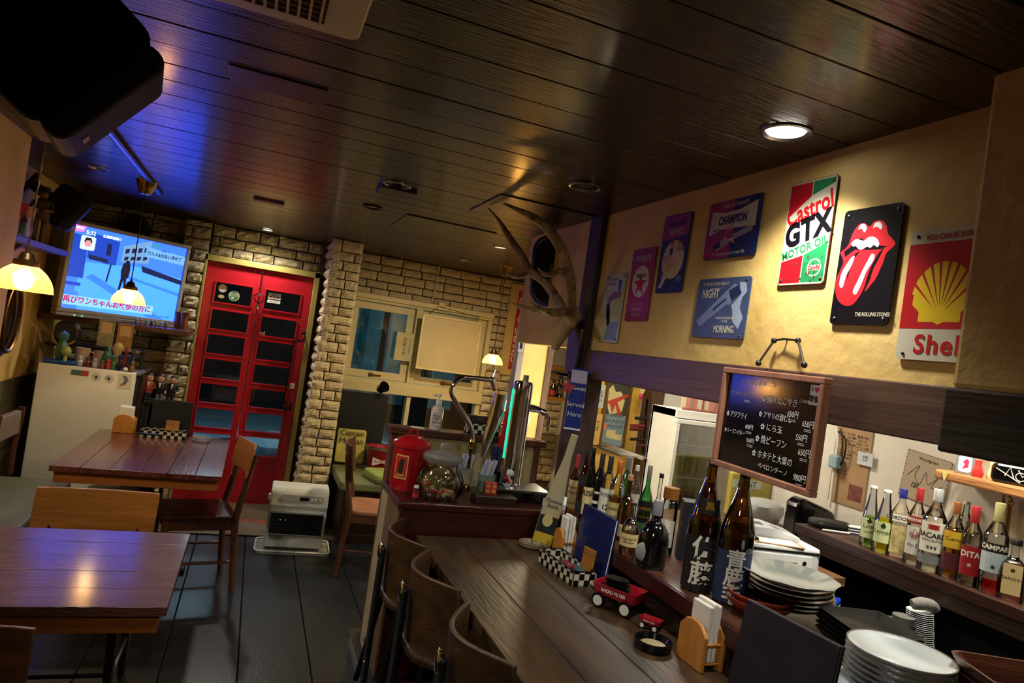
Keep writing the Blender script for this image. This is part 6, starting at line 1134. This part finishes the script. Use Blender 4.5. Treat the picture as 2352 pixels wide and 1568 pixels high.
for z in (1.2, 1.0, .8):
    for xx in (-.09, 0, .09):
        k += 1; c = thing('beer_mug', 'glass beer mug on the %s shelf of the white chiller, %s' % ({1.2: 'upper', 1.0: 'middle', .8: 'lower'}[z], {-.09: 'left', 0: 'centre', .09: 'right'}[xx]), 'mug', (2.585+xx, 3.59, z+.005), 0, 'beer mugs in the chiller')
        G().shell([(.001, .006), (.030, .004), (.035, .13), (.031, .13), (.027, .012), (.001, .014)], 18).build('body', CLEAR, c, smooth=True); g = G(); g.tube(smoothpath([(-.03, 0, .11), (-.06, 0, .10), (-.06, 0, .04), (-.03, 0, .03)], 4), .005, 6); g.build('handle', CLEAR, c, smooth=True)
t = thing('striped_cloth', 'pink and cream striped cloth hanging above the white chiller', 'cloth', (2.66, 3.50, 1.41)); g, g2 = G(), G()
for i in range(16): (g if i % 2 else g2).prism([(-.20+i*.028, -.008*(i % 3)), (-.172+i*.028, -.008*((i+1) % 3)), (-.172+i*.028, -.008*((i+1) % 3)+.004), (-.20+i*.028, -.008*(i % 3)+.004)], .012, .26)
g.build('stripe', mk('cloth_pink', 'a86a5c', .8), t); g2.build('cloth', mk('cloth_cream', 'b5a58c', .8), t); g = G(); 
for i in range(30): g.sph(.008, T(-.19+i*.0145, -.01, .01), 6)
g.build('fringe', mk('fringe', '8a4a38', .8), t, kind='stuff')
P = [at(x, y, 1, 4.24) for x, y in ((1397, 872), (1444, 884), (1431, 1026), (1374, 1018))]; w = (P[1]-P[0]).length; h = P[0].z-P[3].z
t = thing('framed_poster', 'framed whiskey poster with a red sketched figure, seen through the hatch', 'poster', M=Matrix(((1, 0, 0, (P[0].x+P[2].x)/2), (0, 0, -1, 4.25), (0, 1, 0, (P[0].z+P[2].z)/2), (0, 0, 0, 1))))
g = G(); g.box(-w/2-.02, w/2+.02, h/2, h/2+.02, 0, .02); g.box(-w/2-.02, w/2+.02, -h/2-.02, -h/2, 0, .02); g.box(-w/2-.02, -w/2, -h/2, h/2, 0, .02); g.box(w/2, w/2+.02, -h/2, h/2, 0, .02); g.build('frame_rail', wood('pf', '3a2a14', '6a4a1e', 1, .35, 1), t)
G().box(-w/2, w/2, -h/2, h/2, 0, .006).build('sheet', mk('post_dark', '3a3a2c', .4), t); G().box(-w/2, w/2, -h/2, -h*.02, .0065, .007).build('print', mk('post_blue', '6d7f80', .45), t); G().prism([(-.07, .04), (-.085, .16), (-.05, .20), (-.02, .15), (.01, .16), (.03, .15), (.06, .10), (.05, .02), (.0, .0), (-.05, -.01)], .0065, .0075).build('print', mk('post_cream', 'b8a870', .45), t)
G().prism([(-.08, .08), (.08, .15), (.085, .13), (.0, .08), (.05, .0), (.02, -.01), (-.01, .06), (-.03, .0), (-.05, .05)], .008, .009).build('print', mk('post_red', 'a83c28', .45), t); text(t, 'lettering', 'STRAIGHT\nBOURBON\n  WHISKEY', mk('post_ink', '2a2c2c', .5), T(-.0, -.055, .0075), .032, lines=1.2); G().prism([(-.05, -.12), (.02, -.12), (.02, -.145), (.075, -.145), (.075, -.19), (-.05, -.175)], .0075, .0085).build('print', MATS['post_cream'], t); G().prism(disc(-.07, -.10, .014, 14, 1.8), .0075, .0085).build('print', mk('post_pink', 'c06a50', .5), t)
kn = thing('corkscrew_rack', 'row of dark handled openers hanging on a black strip in the kitchen', 'rack', (0, 0, 0)); g = G(); g.tube([at(1487, 915, 1, 4.1), at(1478, 1040, 1, 4.1)], .012, 8); g.build('strip', BLACKG, kn)
for i, (x0_, x1_, y_, c) in enumerate(((1459, 1488, 960, '0c0d10'), (1448, 1480, 977, '6a2020'), (1447, 1478, 985, '4a1418'), (1448, 1480, 1008, '1c0c10'), (1462, 1482, 1022, '4a2420'))): G().tube([at(x0_, y_, 1, 4.08), at(x1_, y_+1, 1, 4.08)], .011, 8).build('handle', mk('kh%d' % i, c, .3), kn, smooth=True)
t = thing('red_ribbon', 'red and cream ribbon hanging in the kitchen beside the framed poster', 'ribbon', M=Matrix.Translation(at(1474, 900, 1, 4.15))); G().prism([(-.02, .06), (.0, .06), (.01, -.02), (-.01, -.03)], 0, .004, T(0, 0, 0, 90)).build('strand', MATS['post_cream'], t); G().prism([(.02, .06), (.04, .06), (.0, -.03), (-.01, -.02)], .005, .009, T(0, 0, 0, 90)).build('strand', MATS['post_cream'], t); G().sph(.016, T(-.005, -.005, -.03), kz=1.3).build('knot', mk('rib_red', 'b02a4a', .5), t, smooth=True)
t = thing('steel_shelf', 'bright steel shelf edge below the framed poster', 'shelf', (0, 0, 0)); a, b = at(1385, 1018, 1, 3.95), at(1478, 1052, 1, 3.7); G().tube([a, b], .018, 4).build('edge', STEEL, t); c2 = G().box(min(a.x, b.x), max(a.x, b.x)+.05, 3.72, 4.0, a.z-.04, a.z-.03); c2.build('panel', STEEL, t)
note('hanging paper strip with black writing beside the kitchen poster', 1381, 910, 4.2, .05, .16, mk('strip_paper', '9d9d94', .7), [('お\n手\n元', 0, 0, .03)])
note('yellowed vertical paper lettered in Japanese beside the post', 1371, 985, 4.22, .06, .22, mk('yel_paper', 'b08c48', .7), [('で\nす\n。', .0, .0, .04)])
# passage things beyond the raised end
t = thing('passage_bracket', 'grey wooden bracket board across the top of the bright yellow strip', 'bracket', M=Matrix.Translation(at(1243, 733, 1, 3.95))); G().box(-.12, .10, -.03, .03, -.014, .014).build('board', mk('br_grey', '4a4250', .5), t, bevel=.003); G().prism([(-.10, -.014), (.0, -.014), (-.10, -.16)], -.01, .01, T(0, 0, 0, 90)).build('brace', mk('br_ply', '7a6a3c', .6), t)
t = thing('thermometer', 'small pale plate with a dark picture on the grey upright by the passage', 'plate', M=Matrix.Translation(at(1197, 788, 1, 3.96))); G().box(-.018, .018, -.006, .004, -.055, .055).build('plate', mk('th_plate', '9a8f9a', .5), t, bevel=.002); G().box(-.008, .009, -.008, -.0061, -.035, .03).build('picture', CHD, t)
t = thing('grey_board', 'pale grey board fixed high on the brick beyond the passage', 'board', M=Matrix.Translation(at(1297, 790, 1, 6.1))); G().box(-.14, .22, -.01, .01, -.22, .24).build('board', mk('gb', '8f9286', .6), t, bevel=.003); G().box(-.15, .23, -.02, .02, -.26, -.22).build('rail', OAK, t, bevel=.003)
for i, (x, y0_, y1_) in enumerate(((1284, 912, 857), (1268, 912, 870))):
    p0, p1 = at(x, y0_, 1, 5.6), at(x, y1_, 1, 5.6); r_ = .035; t = thing('bottle', ['black wine bottle standing before the far brick, seen right of the passage jamb', 'shorter black bottle beside it with a red label'][i], 'bottle', p0); HH = p1.z-p0.z; G().lathe([(r_, 0), (r_, HH*.55), (r_*.4, HH*.75), (r_*.35, HH)], 16).build('glass', DARKB, t, smooth=True); G().cyl(r_*1.03, HH*.25, 16, T(0, 0, HH*.15)).build('label', mk('dk_lab', '3a3a2a', .5) if i == 0 else LRD, t)
bx_ = thing('bottle_shelf', 'wooden ledge under the far black bottles', 'shelf', (0, 0, 0)); pz = at(1284, 912, 1, 5.6).z; G().box(2.2, 2.75, 5.5, 5.75, pz-.03, pz).build('board', OAK, bx_, bevel=.003)
# ------------------------------------------------------------ figures, mugs and glasses around the television
FZ = 1.09
FIG = mk('fig_dark', '15161a', .4); 
def mug(label, x, y, z, r, h, m, cat='mug'): return cup('mug', label, cat, (x, y, z), r, h, m, True)
mug('brown rimmed cream mug on the white cabinet', -1.085, 5.42, FZ, .045, .115, mk('mug_cream', 'b8a082', .35, var=.1)); mug('pale pink mug with a lid on the white cabinet, right of the brown rimmed one', -.975, 5.45, FZ, .048, .105, mk('mug_pink', 'b09890', .35, var=.2, vs=30))
t = thing('blue_tray', 'bright blue plastic tray at the left end of the white cabinet', 'tray', (-1.195, 5.36, FZ)); G().prism([(-.09, -.06), (.09, -.06), (.10, .06), (-.10, .06)], 0, .022).build('tray', mk('tray_blue', '1a4a9c', .35), t, bevel=.006)
def vase(label, x, y, z, pr, m, cat='figure', name='ornament', **k): t = thing(name, label, cat, (x, y, z)); G().lathe(pr, 16, **k).build('body', m, t, smooth=True); return t
vase('green and blue pebble shaped ornament on the blue tray', -1.20, 5.37, FZ+.022, [(.02, 0), (.035, .02), (.04, .06), (.03, .10), (.02, .13), (.032, .15), (.03, .18), (.001, .20)], mk('orn_gb', '3f7a4a', .4, var=.5, vs=12, col2='3f6f86'))
vase('small lime green round ornament in front on the blue tray', -1.165, 5.33, FZ+.022, [(.012, 0), (.012, .03), (.03, .05), (.032, .07), (.02, .095), (.001, .10)], mk('orn_lime', '8f9a4a', .35))
vase('tall dark green lobed ornament on the white cabinet', -.925, 5.36, FZ, [(.02, 0), (.03, .03), (.034, .08), (.02, .12), (.012, .135), (.001, .15)], mk('orn_green', '1f5a48', .3))
vase('yellow and white knobbed ornament on the white cabinet', -.885, 5.46, FZ, [(.03, 0), (.03, .04), (.018, .08), (.03, .12), (.034, .15), (.02, .175), (.001, .18)], mk('orn_yel', 'a8975a', .4, var=.3, vs=30))
for i, (x, y, h, c, lb) in enumerate(((-1.075, 5.33, .07, 'b0b8c4', 'tiny pale snow globe'), (-1.03, 5.32, .07, '6a2a30', 'tiny dark and red round ornament'), (-.985, 5.32, .065, 'a9a9b0', 'tiny silver ornament'), (-.94, 5.315, .055, '7a4a3a', 'tiny brown ornament'), (-.905, 5.325, .07, 'b03a4a', 'tiny pink and white ornament'), (-.875, 5.33, .10, '2f6a3a', 'slim green bottle ornament'), (-.84, 5.325, .11, '1c1a38', 'black and tan miniature'), (-.79, 5.325, .11, '1a1a2c', 'second black and tan miniature'), (-.775, 5.40, .15, '1c2c50', 'navy peaked ornament'), (-.82, 5.42, .16, '7a2a38', 'dark red pointed ornament'), (-.76, 5.325, .075, '7a5a30', 'tan and green ornament'))):
    vase(lb+' among the trinkets on the white cabinet', x, y, FZ, [(.012, 0), (.016, h*.1), (.018, h*.4), (.009, h*.58), (.014, h*.75), (.012, h*.92), (.001, h)], mk('trk%d' % i, c, .25, var=.3, vs=60))
t = thing('white_egg', 'small white egg shaped trinket at the right edge of the white cabinet', 'ornament', (-.795, 5.305, FZ)); G().sph(.017, T(0, 0, .013), kz=.8).build('body', WHITE_, t, smooth=True)
t = thing('black_case', 'dark case with a pale rim hanging at the left under the television shelf', 'case', (-1.22, 5.55, 1.26)); G().prism(rr(.16, .16, .06, 5), -.04, .04, T(0, 0, .03, 90)).build('body', FIG, t, bevel=.02); G().tube(smoothpath([(-.08, -.045, -.02), (-.04, -.05, -.055), (.02, -.05, -.05), (.06, -.045, -.02)], 4), .008, 6).build('rim', mk('case_rim', 'a88a4a', .4), t, smooth=True)
# display board in front of the TV shelf
dsp = thing('display_shelf', 'small dark shelf with a yellow edge above the trinkets', 'shelf', (-.95, 5.56, 1.225)); G().box(-.22, .26, -.07, .07, -.012, 0).build('board', BLACK, dsp, bevel=.002); G().box(.0, .20, -.074, -.068, -.014, .002).build('edge', mk('edge_yel', '9a8a3a', .5), dsp)
for x in (-.16, .21): G().box(x-.008, x+.008, -.05, .05, -.135, -.012).build('leg', BLACK, dsp)
def fold(label, x, y, z, m, w=.07, h=.16): t = thing('stand_up_card', label, 'card', (x, y, z)); G().box(-w/2, w/2, -.004, .004, 0, h).build('card', m, t, bevel=.001); G().box(-w*.35, w*.35, -.0055, -.0042, h*.5, h*.9).build('print', LCR, t); return t
fold('patterned green and cream card standing under the television', -.99, 5.56, 1.225, mk('fc1', '8a9068', .5, var=.4, vs=25), .10, .19); fold('yellow brown patterned card standing under the television, right of the green one', -.87, 5.56, 1.225, mk('fc2', '9a7a3a', .5, var=.4, vs=25), .10, .18)
# tumblers at the TV shelf ends, tiny glasses on the TV base
for i, (x, y, lb) in enumerate(((-1.34, 5.70, 'tall brown glass tumbler at the left end of the television shelf'), (-.53, 5.86, 'tall brown glass tumbler at the right end of the television shelf'), (-.575, 5.90, 'second brown tumbler just behind the right end one'))):
    t = thing('tumbler', lb, 'glass', (x, y, 1.405)); G().shell([(.001, .008), (.026, .004), (.03, .05), (.026, .08), (.036, .135), (.033, .135), (.023, .08), (.026, .05), (.001, .014)], 20).build('body', mk('tumbler_brown', '8a5a3c', .15, .3, trans=.4), t, smooth=True)
for i, c in enumerate(('6a6a48', '9a6a50', '5a7a50', '1a1c2a', '6a8a50', '7a8a7a', '3a4a50')): vase(['first', 'second', 'third', 'fourth', 'fifth', 'sixth', 'seventh'][i]+' from the left of the seven tiny figures lined up under the television screen', -.84+i*.034, 5.74, 1.405, [(.009, 0), (.011, .01), (.008, .028), (.010, .036), (.001, .048)], mk('tiny%d' % i, c, .35, var=.3, vs=90))
# bobble figures beside the cabinet, on a stand
st_ = thing('figure_stand', 'small dark stand between the white cabinet and the red door', 'stand', (-.60, 5.55, 0)); G().box(-.075, .16, -.08, .08, .86, .885).build('top', BLACK, st_, bevel=.003)
for sx in (-.5, 1): G().box(sx*.12-.012, sx*.12+.012, -.05, .05, 0, .86).build('leg', BLACK, st_)
def doll(label, x, body, leg, hair, s=1.0, lean=0):
    t = thing('bobble_figure', label, 'figure', (x, 5.53, .885)); t.rotation_euler = (0, R(lean), 0)
    g = G(); g.lathe([(.03, .05), (.032, .07), (.036, .10), (.03, .125), (.012, .135)], 16, ky=.7); g.tube([(-.032, 0, .12), (-.045, -.01, .09), (-.02, -.03, .08)], [.011, .010, .008], 8); g.tube([(.032, 0, .12), (.045, -.01, .09), (.02, -.03, .08)], [.011, .010, .008], 8); g.build('jacket', body, t, smooth=True)
    g = G()
    for q_ in (-1, 1): g.tube([(q_*.014, 0, .0), (q_*.014, 0, .055)], [.011, .013], 8); g.sph(.012, T(q_*.014, -.008, .006))
    g.build('trousers', leg, t, smooth=True); G().sph(.026, T(0, 0, .158), 14, 1.12).build('head', SKIN, t, smooth=True); G().sph(.0275, T(0, .005, .167), 14, .95).build('hair', hair, t, smooth=True); g = G(); g.sph(.0035, T(-.009, -.024, .160)); g.sph(.0035, T(.009, -.024, .160)); g.build('eyes', INK, t); G().tube([(-.007, -.0235, .147), (.007, -.0235, .147)], .0015, 4).build('mouth', LRD, t); G().prism([(-.008, .13), (.008, .13), (0, .09)], .024, .026, T(0, 0, 0, 90)).build('shirt', PAPER, t)
doll('small bobble figure in a red and white jacket beside the white cabinet', -.665, mk('dj_red', '9c4030', .5, var=.4, vs=40), BLACK, INK); doll('small bobble figure in a dark suit, middle of the three', -.585, FIG, mk('dj_grey', '5a6068', .5), mk('hair_br', '2a1a12', .5), lean=-3); doll('small bobble figure in a black suit, nearest the red door', -.52, BLACK, BLACK, INK, lean=5)
# ------------------------------------------------------------ shelf on the left wall
SLZ = at(60, 560, 0, -1.25).z
sh1 = thing('left_wall_shelf', 'grey painted shelf high on the left wall beside the large pendant', 'shelf', (0, 0, 0)); e = at(157, 590, 0, -1.24); G().box(-1.44, -1.24, 3.2, e.y, e.z-.0, e.z+.035).build('board', mk('shelf_grey', '4a4658', .5, var=.1), sh1, bevel=.004)
SZ1 = e.z+.035
for y in (3.9, 4.6): G().prism([(0, 0), (.16, 0), (0, -.16)], -.012, .012, T(-1.448, y, e.z, 90)).build('bracket', mk('shelf_grey', '4a4658'), sh1)
t = thing('cola_box', 'tall red box with white script at the left end of the wall shelf', 'box', (-1.33, 4.0, SZ1), R(-20)); G().cb(.12, .12, .40, T(0, 0, .20)).build('box', REDP, t, bevel=.01); text(t, 'lettering', 'Coca-Cola', WHITE_, T(.035, -.0605, .19, 90, 0) @ T(0, 0, 0, 0, 0, 90), .07, shear=.3, sx=.95)
bottle('small green bottle beside the tall red box on the wall shelf', (50, 538), (58, 488), 14, SZ1, 'std', GREENB, GOLD, None, [], caph=.1)
for i, (x0_, c, c2) in enumerate(((76, 'a02028', 'c9b0a0'), )):
    pass
t = thing('fries_box', 'red and white striped carton on the left wall shelf', 'box', (-1.32, 4.42, SZ1+.12), R(-25)); g = G(); g.cb(.12, .08, .12); g.build('box', REDP, t, bevel=.004); g = G()
for i in range(4): g.box(-.045+i*.03, -.032+i*.03, -.0415, -.0405, -.055, .055)
g.build('stripe', WHITE_, t)
t = thing('yellow_cup', 'yellow brown lampshade shaped cup on the left wall shelf', 'cup', (-1.31, 4.58, SZ1+.10)); G().lathe([(.04, -.10), (.06, .08), (.055, .08)], 20).build('body', mk('cup_yel', 'a8781c', .4), t, smooth=True)
for i, (y, c, lb) in enumerate(((4.36, '7a70c0', 'violet paperback'), (4.42, 'a89a90', 'pale paperback'), (4.48, '6a6a70', 'grey paperback'), (4.54, 'a09080', 'tan paperback'))): o = G().box(-.07, .07, -.024, .024, 0, .115).build('book', mk('bk%d' % i, c, .6), None, bevel=.002); o.location = (-1.335, y, SZ1); o.rotation_euler = (0, 0, R(0)); tag(o, lb+' standing under the cartons on the left wall shelf', 'book', 'paperbacks on the left wall shelf')
t = thing('figure_dark', 'dark standing doll with brown coat at the end of the left wall shelf', 'figure', (-1.30, 4.86, SZ1)); BC = mk('coat', '4a3a28', .6, var=.4, vs=30)
g = G(); g.tube([(-.02, 0, 0), (-.025, 0, .15)], [.014, .02], 8); g.tube([(.02, 0, 0), (.025, 0, .15)], [.014, .02], 8); g.build('legs', BC, t, smooth=True); G().lathe([(.045, .14), (.04, .2), (.05, .25), (.02, .275)], 14, ky=.6).build('coat', BC, t, smooth=True); g = G(); g.tube([(-.045, 0, .25), (-.06, -.02, .2), (-.01, -.05, .19)], .012, 8); g.tube([(.045, 0, .25), (.06, -.02, .2), (.02, -.05, .2)], .012, 8); g.build('arms', BC, t, smooth=True); G().sph(.024, T(0, 0, .295), kz=1.15).build('head', mk('fd', '6a4a3a', .6), t, smooth=True); G().lathe([(.05, .305), (.03, .31), (.028, .34), (.001, .345)], 14).build('hat', BLACK, t, smooth=True)
# lower hanging ornament: mirror ring and wooden brace by the large pendant
t = thing('wooden_ring', 'large dark wooden ring hung edge-on on the left wall under the pendant', 'ring', (-1.30, 4.30, 1.40)); L = [(0.0, .14*math.cos(a), .20*math.sin(a)) for a in [2*PI*i/36 for i in range(37)]]; G().tube([(.05+.0*i, y, z) for i, (x, y, z) in enumerate(L)], .022, 10).build('ring', wood('ringw', '2c2118', '4a3826', 2, .4, 1), t, smooth=True); G().tube([(.09, y*.9, z*.9) for x, y, z in L], .014, 8).build('inner_ring', BRONZE, t, smooth=True)
t = thing('wall_bracket', 'diagonal wooden brace and shelf board at the left edge below the pendant', 'bracket', (-1.30, 3.95, 1.38)); G().tube([(-.14, -.05, .16), (.08, .05, -.08)], .025, 4).build('brace', OAK, t); G().box(-.14, .10, -.18, .10, -.10, -.08).build('board', BEAMW, t, bevel=.003)
# ------------------------------------------------------------ small clutter beyond the plates on the kitchen worktop
KZ = .73
t = thing('blue_handle_brush', 'blue handled cleaning brush lying behind the plate stack', 'brush', at(1915, 1400, 2, KZ), R(30)); G().box(-.05, .05, -.015, .015, .02, .045).build('handle', mk('brush_blue', '1438a8', .35), t, bevel=.008); G().box(-.05, .05, -.012, .012, 0, .02).build('bristles', WHITE_, t)
t = thing('white_bottle_lid', 'pale rounded plastic piece beside the blue brush', 'lid', at(1955, 1412, 2, KZ)); G().prism(rr(.09, .04, .015, 4), 0, .02).build('body', mk('pale_pl', 'a9aec0', .35), t, bevel=.006)
t = thing('grey_cup', 'grey cylinder with dark lettering beside the column of small saucers', 'cup', at(2066, 1488, 2, KZ)); G().lathe([(.035, 0), (.038, .12), (.034, .12)], 20).build('body', mk('grey_cup', '5c5c5a', .5, var=.15), t, smooth=True); text(t, 'lettering', '1 GO', INK, T(0, -.0395, .09, 90) , .018)
t = thing('grey_paper', 'folded grey card standing on the kitchen worktop', 'card', at(2035, 1470, 2, KZ), R(-20)); G().box(-.045, .045, -.002, .002, 0, .09, T(0, 0, 0, -15)).build('card', mk('gpaper', '6a6f68', .7), t)
sp_ = at(2112, 1492, 2, KZ)
for i in range(20):
    t = thing('saucer', {0: 'lowest thin white saucer, at the foot of the tall saucer column', 19: 'topmost thin white saucer in the tall column, right under the rolled grey cloth'}.get(i, 'thin white saucer in the middle of the tall column under the back counter edge'), 'saucer', sp_+Vector((.001*math.sin(i), .001*i, .002+i*.0066)), 0, 'column of small white saucers'); 
    if i == 0: sm = G().shell([(.001, .001), (.022, 0), (.046, .010), (.045, .011), (.022, .003), (.001, .003)], 22).build('body', WHG, t, smooth=True)
    else: inst(sm.data, 'body', t, Matrix())
t = thing('grey_cloth', 'rolled grey cloth lying on top of the saucer column', 'cloth', sp_+Vector((0, 0, .15)), R(-20)); G().tube(smoothpath([(-.05, .0, .012), (-.02, 0, .02), (.03, .01, .015), (.05, .01, .0)], 4), lerpr([.018, .024, .022, .016], 13), 10).build('cloth', mk('cloth_grey', '6d6a68', .8, bump=.3), t, smooth=True)
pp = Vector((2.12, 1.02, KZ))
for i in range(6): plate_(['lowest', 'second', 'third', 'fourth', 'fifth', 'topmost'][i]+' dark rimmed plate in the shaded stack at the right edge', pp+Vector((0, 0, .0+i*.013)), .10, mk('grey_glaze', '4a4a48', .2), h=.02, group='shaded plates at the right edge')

t = thing('coil_ornament', 'dark spiral coil ornament on the stone wall above the television', 'ornament', M=Matrix.Translation(at(310, 522, 1, 6.26)))
g = G(); L = [((.02+.10*i/90)*math.cos(i*.42), 0, (.02+.10*i/90)*math.sin(i*.42)) for i in range(91)]; g.tube(L, .006, 6); g.build('coil', DKMET, t, smooth=True)
t = thing('hanging_tool', 'dark handled skewer hanging flat on the stone wall left of the red door', 'tool', M=Matrix.Translation(at(395, 800, 1, 6.24)))
G().tube([(-.06, 0, .0), (.0, 0, -.003)], .004, 6).build('rod', DKMET, t); G().tube([(.0, 0, -.003), (.07, 0, -.01)], .011, 8).build('handle', CHD, t, smooth=True)
